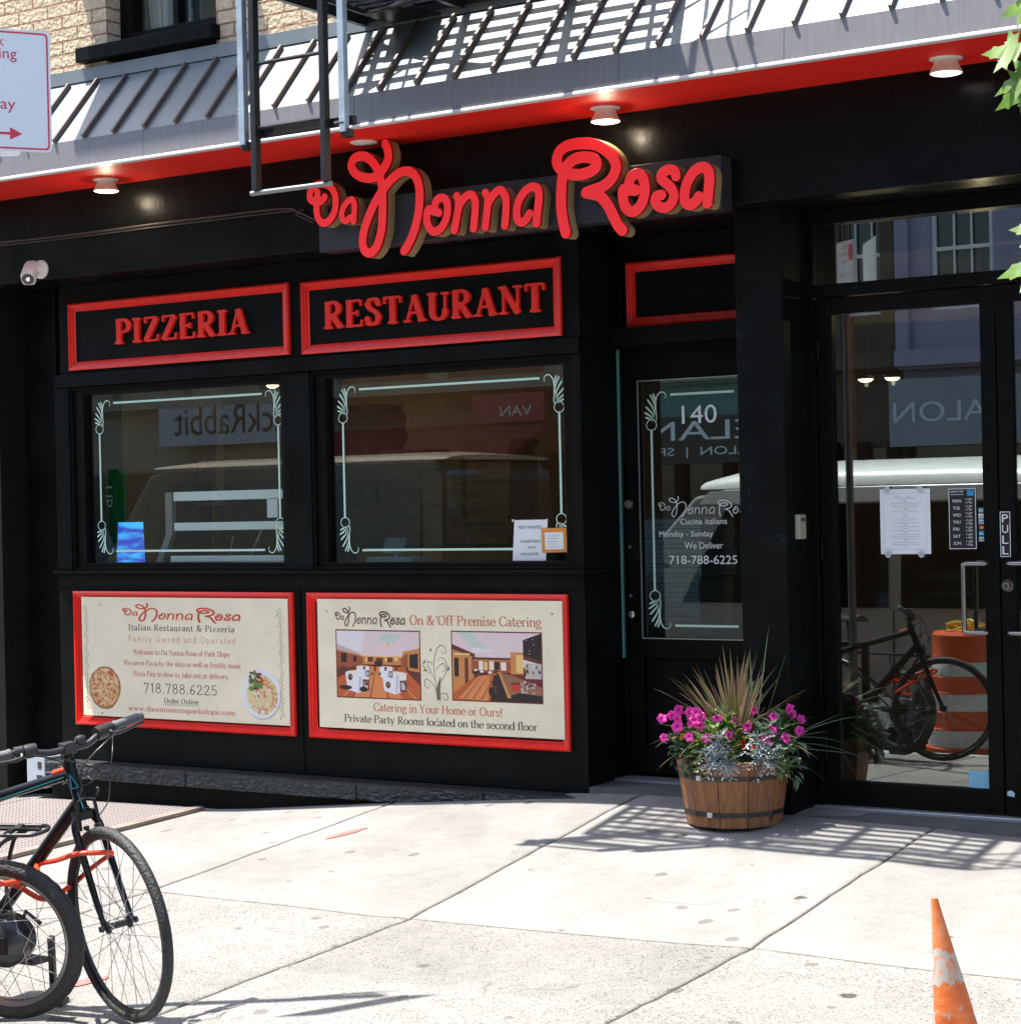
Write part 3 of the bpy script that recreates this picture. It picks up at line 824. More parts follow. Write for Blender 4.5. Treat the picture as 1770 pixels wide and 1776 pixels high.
    # red spray marks on the slabs
sidewalk()
def spray(name, cx, cy, lx, ly, ang, label):
    mb = MB()
    n = 30
    rg = random.Random(int(cx * 100))
    pts = []
    for k in range(n):
        a = 2 * math.pi * k / n
        r = 1 + rg.uniform(-.18, .12)
        u, v = lx * r * math.cos(a), ly * r * math.sin(a)
        x, y = cx + u * math.cos(ang) - v * math.sin(ang), cy + u * math.sin(ang) + v * math.cos(ang)
        pts.append((x, y, gz(x, y) + .004))
    c = (cx, cy, gz(cx, cy) + .004)
    mb.add([c] + pts, [(0, k + 1, (k + 1) % n + 1) for k in range(n)])
    o = mb.build(name, mat('red_spray_paint', (0.50, 0.13, 0.11), 0.85, var=.6, vscale=60), origin=c)
    tag(o, label, 'paint mark')
spray('paint_mark', -6.26, -.84, .12, .035, R(75), 'red sprayed paint streak on the smooth slab below the catering board')
spray('paint_mark', -5.62, -3.3, .10, .035, R(70), 'short red paint streak on the pavement behind the front bicycle wheel')

asphalt = mat('asphalt', (0.05, 0.05, 0.052), 0.9, var=.25, vscale=3, bump=.5, bscale=120)
mb = MB(); mb.box(-60, 40, -17.2, -4.55, -.75, -.50)
tag(mb.build('road', asphalt), kind='structure')
mb = MB()
for k in range(40):
    x0 = -40 + k * 1.6
    za = min(gz(x0, -4.4), gz(x0 + 1.6, -4.4))
    mb.prism([(-4.56, -.6), (-4.56, gz(x0 + .8, -4.4) - .01), (-4.545, gz(x0 + .8, -4.4)), (-4.4, gz(x0 + .8, -4.4)), (-4.4, -.6)], x0 + .004, x0 + 1.596)
tag(mb.build('kerb', mat('kerb_stone', (.33, .33, .33), .8, var=.2, bump=.3)), kind='structure')
mb = MB(); mb.box(-60, 40, -21.5, -17.2, -.75, -.36)
tag(mb.build('far_pavement', mat('far_concrete', (.42, .41, .38), .9, var=.12, bump=.3)), kind='structure')
mb = MB(); mb.box(-60, 40, -21.4, -4.6, -.80, -.76)
mb.add([(-200, -300, -.9), (200, -300, -.9), (200, 60, -.9), (-200, 60, -.9)], [(0, 1, 2, 3)])
tag(mb.build('ground', mat('ground_base', (.2, .2, .19), .9, var=.1)), kind='structure')

# ------------------------------------------------------------------ the restaurant building
B = thing('restaurant_building', 'black painted restaurant front with red soffit below a pale brick upper wall', 'building', (-5.0, 0, 0))
def brick_mat():
    m = bpy.data.materials.new('cream_rock_face_brick')
    m.use_nodes = True
    nt = m.node_tree; L = nt.links.new
    b = nt.nodes['Principled BSDF']
    b.inputs['Roughness'].default_value = .8
    geo = nd(nt, 'ShaderNodeNewGeometry')
    sp = nd(nt, 'ShaderNodeSeparateXYZ'); L(geo.outputs['Position'], sp.inputs[0])
    s2 = nd(nt, 'ShaderNodeMath', operation='ADD'); L(sp.outputs['X'], s2.inputs[0]); L(sp.outputs['Y'], s2.inputs[1])
    cb = nd(nt, 'ShaderNodeCombineXYZ'); L(s2.outputs[0], cb.inputs[0]); L(sp.outputs['Z'], cb.inputs[1])
    br = nd(nt, 'ShaderNodeTexBrick')
    br.inputs['Scale'].default_value = 1
    br.inputs['Brick Width'].default_value = .232
    br.inputs['Row Height'].default_value = .0735
    br.inputs['Mortar Size'].default_value = .006
    br.inputs['Mortar Smooth'].default_value = .25
    br.inputs['Color1'].default_value = (.66, .53, .35, 1)
    br.inputs['Color2'].default_value = (.58, .46, .31, 1)
    br.inputs['Mortar'].default_value = (.36, .19, .10, 1)
    L(cb.outputs[0], br.inputs['Vector'])
    nz = nd(nt, 'ShaderNodeTexNoise'); nz.inputs['Scale'].default_value = 42; nz.inputs['Detail'].default_value = 5
    L(geo.outputs['Position'], nz.inputs['Vector'])
    mr = nd(nt, 'ShaderNodeMapRange'); mr.inputs['From Min'].default_value = .3; mr.inputs['From Max'].default_value = .7; mr.inputs['To Min'].default_value = .78; mr.inputs['To Max'].default_value = 1.12
    L(nz.outputs['Fac'], mr.inputs['Value'])
    mx = nd(nt, 'ShaderNodeMix', data_type='RGBA', blend_type='MULTIPLY'); mx.inputs[0].default_value = 1
    L(br.outputs['Color'], mx.inputs[6]); L(mr.outputs[0], mx.inputs[7])
    L(mx.outputs[2], b.inputs['Base Color'])
    h = nd(nt, 'ShaderNodeMath', operation='MULTIPLY_ADD'); L(br.outputs['Fac'], h.inputs[0]); h.inputs[1].default_value = -1.1; L(nz.outputs['Fac'], h.inputs[2])
    bp = nd(nt, 'ShaderNodeBump'); bp.inputs['Strength'].default_value = .9; bp.inputs['Distance'].default_value = .014
    L(h.outputs[0], bp.inputs['Height']); L(bp.outputs[0], b.inputs['Normal'])
    return m
brick = brick_mat()
XL, XR = -9.8, 3.0
mb = MB()
YB = -.47
mb.box(-13, -8.12, YB, -.17, 4.012, 9.5)
mb.box(-7.31, -6.9, YB, -.17, 4.012, 9.5)
mb.box(-8.12, -7.31, YB, -.17, 5.9, 9.5)
mb.box(-6.9, 4, YB, -.17, 4.012, 9.5)
mb.build('brick_wall', brick, B)
# window in the brick wall
win = MB()
for a in ((-8.12, -8.03, -.36, -.24, 4.12, 5.9), (-7.40, -7.31, -.36, -.24, 4.12, 5.9), (-8.03, -7.40, -.36, -.24, 4.12, 4.20), (-8.03, -7.40, -.36, -.24, 5.82, 5.9), (-7.735, -7.695, -.345, -.25, 4.20, 5.82)):
    win.box(*a)
wo = win.build('window', brown_frame, B, bevel=.004)
mb = MB(); mb.box(-8.30, -7.285, YB - .07, -.20, 4.036, 4.118); 
mb.build('sill', black_worn, wo, bevel=.006)
mb = MB(); mb.box(-8.03, -7.735, -.315, -.309, 4.20, 5.82); mb.box(-7.695, -7.40, -.315, -.309, 4.20, 5.82)
mb.build('pane', pane_glass, wo)
mb = MB()
cur = []
for k in range(25):
    x = -8.02 + k * .0135
    cur.append((x, -.215 + .02 * math.sin(k * 1.7)))
vs = [(x, y, 4.22) for x, y in cur] + [(x - .12, y, 5.8) for x, y in cur]
mb.add(vs, [(k, k + 1, 26 + k, 25 + k) for k in range(24)])
mb.build('curtain', mat('curtain_cloth', (.55, .5, .45), .9), wo)
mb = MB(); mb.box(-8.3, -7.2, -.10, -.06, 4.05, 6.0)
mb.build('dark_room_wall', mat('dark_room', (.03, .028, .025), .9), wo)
mb = MB()
mb.box(-8.72, -7.58, -1.27, YB, 5.66, 5.72); mb.prism([(-1.27, 5.60), (-1.27, 5.72), (YB, 6.1), (YB, 6.06), (-1.25, 5.66)], -8.72, -7.58)
mb.build('unseen_shade_caster', mat('shade_caster_grey', (.3, .3, .3), .5), B)  # hood-shaped block out of view, added to cast the shade on the canopy

# metal canopy: sloping standing seam roof, apron, drip edge, flashing
mb = MB()
mb.prism([(-.85, 3.525), (-.487, 3.933), (-.475, 3.933), (-.475, 3.90), (-.83, 3.50), (-.83, 3.40)], XL, XR)
mb.prism([(-.497, 3.935), (-.497, 4.008), (YB - .001, 4.010), (YB - .001, 3.935)], XL, XR)
canopy = mb.build('canopy_roof', canopy_metal, B)
mb = MB()
d = Vector((0, .363, .408)).normalized()
nrm = Vector((0, -d.z, d.y))
k0 = -6
for k in range(-6, 52):
    x = -8.156 + .2212 * k
    if not (XL + .02 < x < XR - .02): continue
    a = Vector((x, -.852, 3.524)); b_ = Vector((x, -.503, 3.918))
    mb.obox((a + b_) / 2 + nrm * .012, (.008, 0, 0), (b_ - a) / 2, nrm * .014)
mb.build('standing_seams', seam_metal, canopy)
mb = MB()
cuts = [XL, -8.9, -7.5, -6.1, -4.6, -3.78, -2.2, -.6, 1, XR]
for a, b_ in zip(cuts[:-1], cuts[1:]):
    mb.prism([(-.862, 3.381), (-.852, 3.523), (-.834, 3.523), (-.834, 3.381)], a + .0012, b_ - .0012)
mb.build('apron', apron_metal, canopy)
mb = MB()
mb.prism([(-.876, 3.362), (-.876, 3.370), (-.862, 3.380), (-.83, 3.380), (-.83, 3.362)], XL, XR)
mb.build('drip_edge', mat('drip_edge', (.62, .61, .62), .4), canopy)
mb = MB(); mb.box(XL, XR, -.829, -.301, 3.372, 3.392)
mb.build('soffit', red_soffit, B)
mb = MB(); mb.box(XL, XR, -.30, .62, 2.872, 3.40)
mb.box(-9.5, XR, -.17, .4, 3.40, 4.0)
mb.build('fascia', black_gloss, B, bevel=.006)

# ground floor frame of the bay (face at y = 0)
mb = MB()
mb.box(-9.02, -5.35, 0, .30, 2.335, 2.871)           # header board
mb.box(-9.05, -5.345, -.022, .30, 2.258, 2.334)      # lower lip of the header
mb.box(-9.075, -8.955, 0, .30, 1.152, 2.257)         # left post
mb.box(-7.295, -7.105, 0, .30, 1.152, 2.257)         # middle post
mb.box(-5.392, -5.352, 0, .30, 1.152, 2.257)         # right post
mb.box(-9.07, -5.352, .0, .30, .015, 1.131)          # lower panel
mb.build('bay_front', black, B, bevel=.004)
mb = MB()
mb.box(-9.08, -5.335, -.034, .30, 1.132, 1.1515)
mb.build('bay_sill', black_alu, B, bevel=.004)
mb = MB()
mb.box(-9.078, -5.351, -.006, -.0005, 1.045, 1.054)
mb.box(-7.208, -7.196, -.006, -.0005, .03, 1.0445)
mb.build('bay_moulding', black_alu, B)
# stone ledge under the bay
def ledge():
    mb = MB()
    rg = random.Random(3)
    xs = np.linspace(-9.06, -5.36, 420)
    prof0 = [(0.02, .012), (-.138, .012)] + [(-.152, .006 - .0105 * q) for q in range(9)] + [(-.10, -.086), (0.02, -.086)]
    n = len(prof0)
    prev = [0] * n
    for i, x in enumerate(xs):
        joint = min(abs(x - q) for q in (-7.95, -6.72, -5.9)) < .006
        for j, (y, z) in enumerate(prof0):
            if 2 < j < n - 2:
                prev[j] = .55 * prev[j] + rg.uniform(-.0038, .0038)
                y += prev[j] + (.012 if joint else 0)
            mb.v.append((x, y, z))
    for i in range(len(xs) - 1):
        for j in range(n - 1):
            mb.f.append((i * n + j, (i + 1) * n + j, (i + 1) * n + j + 1, i * n + j + 1)); mb.m.append(0)
    mb.f += [tuple(range(n)), tuple(range((len(xs) - 1) * n + n - 1, (len(xs) - 1) * n - 1, -1))]; mb.m += [0, 0]
    mb.build('stone_ledge', mat('dark_bluestone', (.016, .020, .021), .5, var=.45, vscale=9, bump=.4, bscale=40, dust=.12, dcol=(.12, .15, .15)), B)
    mb = MB(); mb.box(-9.06, -5.36, -.10, .02, -.5, -.083)
    mb.build('plinth', black, B)
ledge()
# return of the bay towards the recessed door, with its side pane
mb = MB()
mb.box(-5.435, -5.353, .301, .44, .015, 2.871)
mb.box(-5.42, -5.352, .02, .30, 2.30, 2.334) 
rt_ = mb.build('bay_return', black, B, bevel=.003)
mb = MB(); mb.box(-5.366, -5.358, .301 - .25, .30, 1.153, 2.256)
# pillars
mb = MB()
mb.box(-4.393, -4.150, -.15, .60, -.2, 2.871)
mb.build('pillar', black_worn, B, bevel=.005)
mb = MB()
mb.box(-9.42, -9.09, .10, .60, -.5, 2.871)
mb.box(-9.09, -9.076, .02, .30, -.5, 2.871)
mb.build('pilaster', black, B, bevel=.004)
mb = MB(); mb.box(-13, -9.423, -.12, .3, -.8, 4.0)
mb.build('side_wall', mat('brown_side_wall', (.010, .009, .007), .6, spec=.15, var=.3, vscale=2, bump=.3, bscale=30, dust=.05), B)
# right hand end beyond the double doors
mb = MB(); mb.box(-2.27, XR, -.15, .6, -.4, 2.871)
mb.build('wall_pier', black, B)

# shop windows
def ornament_strokes():
    S = []
    # scroll with a tail, and feathered drops, drawn for the top left corner (x right, z up, corner at 0,0)
    def cap(pts, r0, r1, n=5):
        p = smooth2(pts, n)
        m = len(p)
        S.append(('c', p, [r0 + (r1 - r0) * math.sin(math.pi * i / (m - 1)) for i in range(m)]))
    sx, sz = 1.28, 1.13
    g = lambda pts: [(x * sx, z * sz) for x, z in pts]
    cap(g([(.092, -.030), (.096, -.018), (.089, -.004), (.071, -.001), (.055, -.019), (.048, -.053), (.049, -.09), (.051, -.124), (.044, -.133), (.037, -.124)]), .0014, .0034, 6)
    S.append(('c', [(.027 * sx + .030 * math.cos(R(110 + 310 * k / 30)), -.150 * sz + .027 * math.sin(R(110 + 310 * k / 30))) for k in range(31)], [.0022] * 31))
    for tip, base in (((.038, -.008), (.044, -.066)), ((.025, -.012), (.043, -.090)), ((.012, -.034), (.041, -.108)), ((.004, -.066), (.039, -.121)), ((-.001, -.092), (.036, -.127)), ((.002, -.114), (.033, -.132))):
        L = math.hypot(tip[0] - base[0], tip[1] - base[1])
        mid = ((tip[0] * .45 + base[0] * .55) + .10 * L, (tip[1] * .45 + base[1] * .55) + .02 * L)
        p = smooth2(g([base, mid, tip]), 7)
        m = len(p)
        S.append(('c', p, [.0012 + .0052 * (i / (m - 1)) ** 1.2 * (1 - .45 * max(0, (i / (m - 1) - .75) / .25)) for i in range(m)]))
    return S
ORN = None
def vinyl_border(parent, x0, x1, z0, z1, y, name='window_lettering', skip=()):
    """ornamental border of pale vinyl inside the rectangle"""
    global ORN
    if ORN is None:
        D = stroke_sdf(ornament_strokes(), -.02, .16, -.24, .03, .0014)
        ORN = shape_of(D, -.02, -.24, .0014)
    mb = MB()
    P, T, LI = ORN
    for cx, cz, sx, sz, nm in ((x0, z1, 1, 1, 'TL'), (x1, z1, -1, 1, 'TR'), (x0, z0, 1, -1, 'BL'), (x1, z0, -1, -1, 'BR')):
        if nm in skip: continue
        mb.add([(cx + sx * px_, y, cz + sz * pz_) for px_, pz_ in P], T)
    w_ = .012
    mb.box(x0 + .150, x1 - .150, y - .0008, y + .0008, z1 - .022, z1 - .022 + w_)
    mb.box(x0 + .150, x1 - .150, y - .0008, y + .0008, z0 + .010, z0 + .010 + w_)
    mb.box(x0 + .028, x0 + .028 + w_, y - .0008, y + .0008, z0 + .198, z1 - .198)
    mb.box(x1 - .028 - w_, x1 - .028, y - .0008, y + .0008, z0 + .198, z1 - .198)
    return mb.build(name, mint_vinyl, parent)
def shop_window(x0, x1, z0, z1, gx0, gx1, gz0, gz1):
    mb = MB()
    for q in ((x0, x1, gz1, z1), (x0, x1, z0, gz0), (x0, gx0, gz0, gz1), (gx1, x1, gz0, gz1)):
        mb.box(q[0], q[1], .028, .12, q[2], q[3])
    # outer bead
    b_ = .018
    mb.box(x0, x1, .010, .027, z1 - b_, z1); mb.box(x0, x1, .010, .027, z0, z0 + b_); mb.box(x0, x0 + b_, .010, .027, z0 + b_, z1 - b_); mb.box(x1 - b_, x1, .010, .027, z0 + b_, z1 - b_)
    fr = mb.build('shop_window', brown_frame, B, bevel=.003)
    mb = MB(); mb.box(gx0, gx1, .064, .070, gz0, gz1)
    mb.build('pane', pane_glass, fr)
    return fr
w1 = shop_window(-8.955, -7.295, 1.1515, 2.257, -8.86, -7.335, 1.197, 2.207)
vinyl_border(w1, -8.797, -7.347, 1.250, 2.168, .0615)
w2 = shop_window(-7.105, -5.392, 1.1515, 2.257, -7.015, -5.472, 1.195, 2.210)
vinyl_border(w2, -6.955, -5.485, 1.245, 2.160, .0615)
# side pane of the bay
mb = MB(); mb.box(-5.40, -5.351, .2995, .3035, .60, 2.30)
# recessed door with number 140
FR = MB()
FR.box(-5.352, -4.394, .30, .44, 2.305, 2.395); FR.box(-5.352, -4.394, .39, .46, 2.395, 2.871)
FR.box(-5.352, -5.332, .385, .44, .03, 2.305)
door_frame = FR.build('door_frame', black, B, bevel=.003)
mb = MB()
Y0, Y1 = .40, .445
for q in ((-5.33, -5.245, .08, 2.30), (-4.535, -4.42, .08, 2.30), (-5.245, -4.535, 2.122, 2.30), (-5.245, -4.535, .68, .782), (-5.245, -4.535, .08, .22)):
    mb.box(q[0], q[1], Y0, Y1, q[2], q[3])
mb.box(-5.245, -4.535, .425, .44, .22, .68)
door = mb.build('door', black, B, bevel=.004)
mb = MB(); mb.box(-5.245, -4.535, .418, .424, .782, 2.122)
mb.build('pane', door_glass, door)
mb = MB()
for q in ((-5.247, -4.533, 2.1185, 2.1235), (-5.247, -4.533, .780, .785)): mb.box(q[0], q[1], .394, .3995, q[2], q[3])
mb.box(-5.247, -5.2425, .394, .3995, .785, 2.1185)
mb.build('glazing_bead', mat('pale_bead', (.45, .52, .5), .3, metal=.5), door)
YD = .4165
tfD = lambda x, z, d=0: (x, YD, z)
vinyl_border(door, -5.212, -4.548, .833, 2.060, YD, 'vinyl_border')
for word, a_, b_, c_, d_ in (('140', -4.998, -4.797, 1.889, 1.983), ('Cucina italiana', -5.020, -4.750, 1.371, 1.402), ('Monday - Sunday', -5.145, -4.832, 1.300, 1.338), ('We Deliver', -4.998, -4.777, 1.246, 1.280), ('718-788-6225', -5.089, -4.698, 1.167, 1.211)):
    mb = MB(); put_sans(mb, word, a_, b_, c_, d_, tfD); mb.build('door_lettering', white_vinyl, door)
mb = MB()
put_script(mb, -5.150, -4.600, 1.424, 1.52, tfD, .42)
mb.build('door_lettering', white_vinyl, door)
for x, z, r_ in ((-5.310, 1.482, .026), (-5.310, .905, .019), (-5.31, 1.259, .009), (-5.31, 1.004, .009)):
    mb = MB(); mb.lathe([(.0, -.001), (r_ * .92, -.002), (r_, -.006), (r_ * .8, -.018 if r_ > .02 else -.009), (.0, -.02 if r_ > .02 else -.010)], (x, .40, z), (0, 1, 0), 16)
    mb.build('lock' if r_ > .01 else 'bolt', mat('pale_steel', (.6, .6, .6), .3, metal=.9), door, smooth=True, autos=50)
mb = MB(); mb.box(-5.352, -4.394, .26, .40, .035, .062)
mb.build('threshold', mat('threshold_metal', (.45, .47, .48), .4, metal=.6), door)
mb = MB(); mb.box(-5.352, -4.394, .0, .259, -.1, .050)
mb.build('door_step', mat('dark_step', (.10, .10, .095), .8, var=.2, bump=.3), B)
# glass edge of the side pane seen end on
mb = MB(); mb.box(-5.351, -5.342, .368, .384, .68, 2.29)
mb.build('side_pane', edge_glass, rt_)

# double glass doors with transom (face y = .13)
YF = .13
FR = MB()
FR.box(-4.150, -4.108, YF - .02, YF + .10, -.02, 2.871)
FR.box(-2.312, -2.27, YF - .02, YF + .10, -.02, 2.871)
FR.box(-4.108, -2.312, YF - .02, YF + .10, 2.452, 2.512)
FR.box(-4.108, -2.312, YF - .02, YF + .10, 2.800, 2.871)
df = FR.build('entrance_frame', black_alu, B, bevel=.003)
mb = MB(); mb.box(-4.108, -2.312, YF + .03, YF + .036, 2.512, 2.800)
mb.build('transom_pane', door_glass, df)
mb = MB(); mb.box(-4.15, -2.27, YF - .05, YF + .12, .0, .022)
mb.build('threshold', mat('threshold_metal', (.45, .47, .48), .4, metal=.6), df, bevel=.004)
mb = MB(); mb.box(-4.15, -2.27, -.15, YF - .052, -.12, .0065)
mb.build('entrance_step', MATS['dark_step'], df)
def glass_door(x0, x1, side):
    g0, g1 = x0 + .078, x1 - .072
    if side < 0: g0, g1 = x0 + .072, x1 - .078
    mb = MB()
    for q in ((x0, g0, .028, 2.448), (g1, x1, .028, 2.448), (g0, g1, 2.368, 2.448), (g0, g1, .028, .142)):
        mb.box(q[0], q[1], YF, YF + .045, q[2], q[3])
    dd = mb.build('glass_door', black_alu, B, bevel=.004)
    mb = MB(); mb.box(g0, g1, YF + .020, YF + .026, .142, 2.368)
    mb.build('pane', door_glass, dd)
    hx = (g1 + .035 if side > 0 else g0 - .035)
    s = -1 if side > 0 else 1
    mb = MB()
    # offset pull: two standoffs and a rounded loop
    yh = YF - .055
    xa, xb = hx + s * .115 * 1, hx + s * .010
    za, zb_ = .862, 1.178
    pts = [(xb, YF, zb_ - .004), (xb, yh + .02, zb_), (xb + s * .014, yh, zb_), (xa - s * .02, yh, zb_), (xa - s * .004, yh, zb_ - .006), (xa, yh, zb_ - .024), (xa, yh, za + .024), (xa - s * .004, yh, za + .006), (xa - s * .02, yh, za), (xb + s * .014, yh, za), (xb, yh + .02, za), (xb, YF, za + .004)]
    mb.tube(spline(pts, 3), .0115, 10)
    mb.build('handle', steel, dd, smooth=True, autos=60)
    for z in (2.2, 1.25, .3):
        hx2 = x0 + .006 if side > 0 else x1 - .006
        mb = MB(); mb.tube([(hx2, YF - .008, z - .05), (hx2, YF - .008, z + .05)], .009, 8); mb.build('hinge', black_alu, dd, smooth=True, autos=50)
    return dd
d1 = glass_door(-4.104, -3.2235, 1)
d2 = glass_door(-3.2165, -2.316, -1)
mb = MB()
mb.lathe([(.0, -.001), (.028, -.001), (.030, -.010), (.021, -.018), (.019, -.022), (.0, -.023)], (-3.187, YF, 1.075), (0, 1, 0), 20)
mb.box(-3.190, -3.184, YF - .0255, YF - .0235, 1.063, 1.083, 1)
mb.build('lock', [steel, black_ink], d2, smooth=True, autos=40)

# interior
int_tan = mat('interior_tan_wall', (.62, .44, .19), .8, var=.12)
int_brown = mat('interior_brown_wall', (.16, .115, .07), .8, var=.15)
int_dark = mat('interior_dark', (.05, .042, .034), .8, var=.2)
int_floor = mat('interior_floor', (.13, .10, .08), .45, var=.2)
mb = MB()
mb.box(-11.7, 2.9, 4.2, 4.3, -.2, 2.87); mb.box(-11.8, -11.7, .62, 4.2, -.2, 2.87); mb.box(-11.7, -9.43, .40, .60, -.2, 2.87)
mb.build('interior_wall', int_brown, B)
mb = MB(); mb.box(-4.393, -4.30, .62, .76, .0, 2.69)
mb.build('interior_partition', int_tan, B)
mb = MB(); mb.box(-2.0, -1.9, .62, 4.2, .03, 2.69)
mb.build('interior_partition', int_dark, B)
mb = MB(); mb.box(-11.7, 2.9, .45, 4.2, -.3, .03)
mb.build('interior_floor', int_floor, B)
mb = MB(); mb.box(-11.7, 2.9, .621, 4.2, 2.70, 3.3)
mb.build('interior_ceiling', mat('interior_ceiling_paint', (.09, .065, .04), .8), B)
wood_red = mat('red_brown_wood', (.17, .06, .03), .4, var=.3, vscale=5, stretch=(6, 6, .6))
mb = MB()
for k, (y, w_, d_) in enumerate(((.761, .03, .03), (.792, .07, .016), (.863, .04, .03), (.904, .09, .016))):
    mb.box(-4.393, -4.30 + d_, y, y + w_, .03, 2.55)
mb.build('interior_door_casing', wood_red, B, bevel=.004)

# ------------------------------------------------------------------ signs on the front
def moulding(mb, x0, x1, z0, z1, prof, mi=0):
    """picture-frame moulding: prof is [(inset, y)] from the outer edge inwards"""
    n = len(prof)
    vs = []
    for cx, cz, sx, sz in ((x0, z0, 1, 1), (x1, z0, -1, 1), (x1, z1, -1, -1), (x0, z1, 1, -1)):
        for t, y in prof:
            vs.append((cx + sx * t, y, cz + sz * t))
    fs = []
    for c in range(4):
        d_ = (c + 1) % 4
        for i in range(n - 1):
            fs.append((c * n + i, d_ * n + i, d_ * n + i + 1, c * n + i + 1))
    mb.add(vs, fs, mi)
def mould_prof(y): return [(0, y + .0), (0, y - .020), (.010, y - .028), (.020, y - .026), (.022, y - .019), (.034, y - .017), (.036, y - .010), (.046, y - .010), (.052, y - .002), (.052, y + .001)]

SG = thing('restaurant_sign', 'red three-dimensional script letters with tan sides on a black box sign under the soffit', 'sign', (-5.5, -.3, 2.83))
mb = MB(); mb.box(-6.685, -4.322, -.41, -.301, 2.843, 3.094)
mb.build('sign_box', mat('sign_box_paint', (.030, .034, .040), .35, var=.15, vscale=4), SG, bevel=.003)
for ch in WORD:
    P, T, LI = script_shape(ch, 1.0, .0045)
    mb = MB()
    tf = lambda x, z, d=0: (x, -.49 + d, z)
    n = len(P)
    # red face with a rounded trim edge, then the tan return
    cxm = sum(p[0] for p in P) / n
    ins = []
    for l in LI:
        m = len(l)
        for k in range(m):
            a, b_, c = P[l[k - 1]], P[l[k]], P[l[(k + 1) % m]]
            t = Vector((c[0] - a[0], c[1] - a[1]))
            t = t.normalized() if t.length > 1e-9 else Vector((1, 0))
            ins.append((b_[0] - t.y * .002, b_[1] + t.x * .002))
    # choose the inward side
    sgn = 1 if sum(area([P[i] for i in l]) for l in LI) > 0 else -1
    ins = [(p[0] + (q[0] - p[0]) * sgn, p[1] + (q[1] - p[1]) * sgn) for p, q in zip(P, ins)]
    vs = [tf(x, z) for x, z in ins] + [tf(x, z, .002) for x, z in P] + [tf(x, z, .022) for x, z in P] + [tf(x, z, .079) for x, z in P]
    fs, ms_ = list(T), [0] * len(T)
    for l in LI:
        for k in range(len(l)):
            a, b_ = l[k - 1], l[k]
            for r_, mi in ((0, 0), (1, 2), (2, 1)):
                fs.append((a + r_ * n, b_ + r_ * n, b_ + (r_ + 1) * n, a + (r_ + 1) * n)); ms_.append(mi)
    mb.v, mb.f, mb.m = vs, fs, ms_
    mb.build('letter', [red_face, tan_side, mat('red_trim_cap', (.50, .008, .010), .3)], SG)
mb = MB()
mb.poly([(-4.62, -.4115, 2.822), (-4.60, -.4115, 2.832), (-4.53, -.4115, 2.818), (-4.55, -.4115, 2.812)])

def panel_sign(name, label, x0, x1, z0, z1, word, wx0, wx1, wz, cap, y=0.0):
    t = thing(name, label, 'sign', ((x0 + x1) / 2, y, z0))
    mb = MB(); moulding(mb, x0, x1, z0, z1, mould_prof(y))
    mb.build('frame', red_paint, t)
    mb = MB(); mb.box(x0 + .048, x1 - .048, y - .004, y + .002, z0 + .048, z1 - .048)
    mb.build('panel', black, t)
    if word:
        mb = MB()
        put_text(mb, word, 'bold', wx0, wx1, wz, cap, lambda x, z, d=0: (x, y - .026 + d, z), 0, .0215)
        o = mb.build('lettering', red_letters, t, bevel=.003)
    return t
panel_sign('pizzeria_sign', 'black panel in a red moulded frame reading PIZZERIA in red capitals', -8.926, -7.226, 2.356, 2.758, 'PIZZERIA', -8.535, -7.497, 2.492, .146)
panel_sign('restaurant_panel_sign', 'black panel in a red moulded frame reading RESTAURANT in red capitals', -7.136, -5.449, 2.350, 2.752, 'RESTAURANT', -6.970, -5.523, 2.480, .147)
panel_sign('door_panel_sign', 'red moulded frame round a bare black panel over the recessed door', -5.288, -4.41, 2.402, 2.738, None, 0, 0, 0, 0, .39)

# ------------------------------------------------------------------ printed boards under the windows
def board(label, x0, x1, z0, z1, px0, px1, pz0, pz1):
    t = thing('printed_board', label, 'sign board', ((x0 + x1) / 2, 0, z0))
    mb = MB(); moulding(mb, x0, x1, z0, z1, mould_prof(0))
    mb.build('frame', red_paint, t)
    mb = MB(); mb.box(px0, px1, -.034, -.026, pz0, pz1)
    mb.build('panel', cream, t, bevel=.0015)
    return t
b1 = board('cream printed board with a pizza and a pasta plate, behind the bicycle handlebar', -8.935, -7.243, .226, 1.029, -8.852, -7.266, .286, .995)
b2 = board('cream printed catering board with two photographs of dining rooms', -7.142, -5.450, .226, 1.029, -7.055, -5.470, .289, .996)
PY = [-.0345]
tfP = lambda x, z, d=0: (x, PY[0], z)
INK = [ink_red, ink_red_pale, ink_dark, ink_brown, ink_grey, ink_olive]
def line(parent, fn):
    mb = MB(); fn(mb); mb.build('printed_line', INK, parent)
# inks: 0 red 1 pale red 2 dark 3 brown 4 grey 5 olive
line(b1, lambda mb: put_script(mb, -8.521, -7.600, .868, .963, tfP, .85, 0))
line(b1, lambda mb: put_text(mb, 'Italian Restaurant & Pizzeria', 'roman', -8.474, -7.655, .801, .037, tfP, 2, track=.10))
line(b1, lambda mb: put_text(mb, 'Family Owned and Operated', 'mono', -8.476, -7.650, .735, .036, tfP, 1, track=.22))
line(b1, lambda mb: put_text(mb, 'Welcome to Da Nonna Rosa of Park Slope', 'roman', -8.440, -7.693, .660, .031, tfP, 1))
line(b1, lambda mb: put_text(mb, 'We serve Pizza by the slice as well as freshly made', 'roman', -8.518, -7.615, .596, .031, tfP, 1))
line(b1, lambda mb: put_text(mb, 'Pizza Pies to dine-in, take-out or delivery.', 'roman', -8.440, -7.700, .533, .031, tfP, 1))
line(b1, lambda mb: put_text(mb, '718.788.6225', 'mono', -8.366, -7.788, .437, .058, tfP, 2))
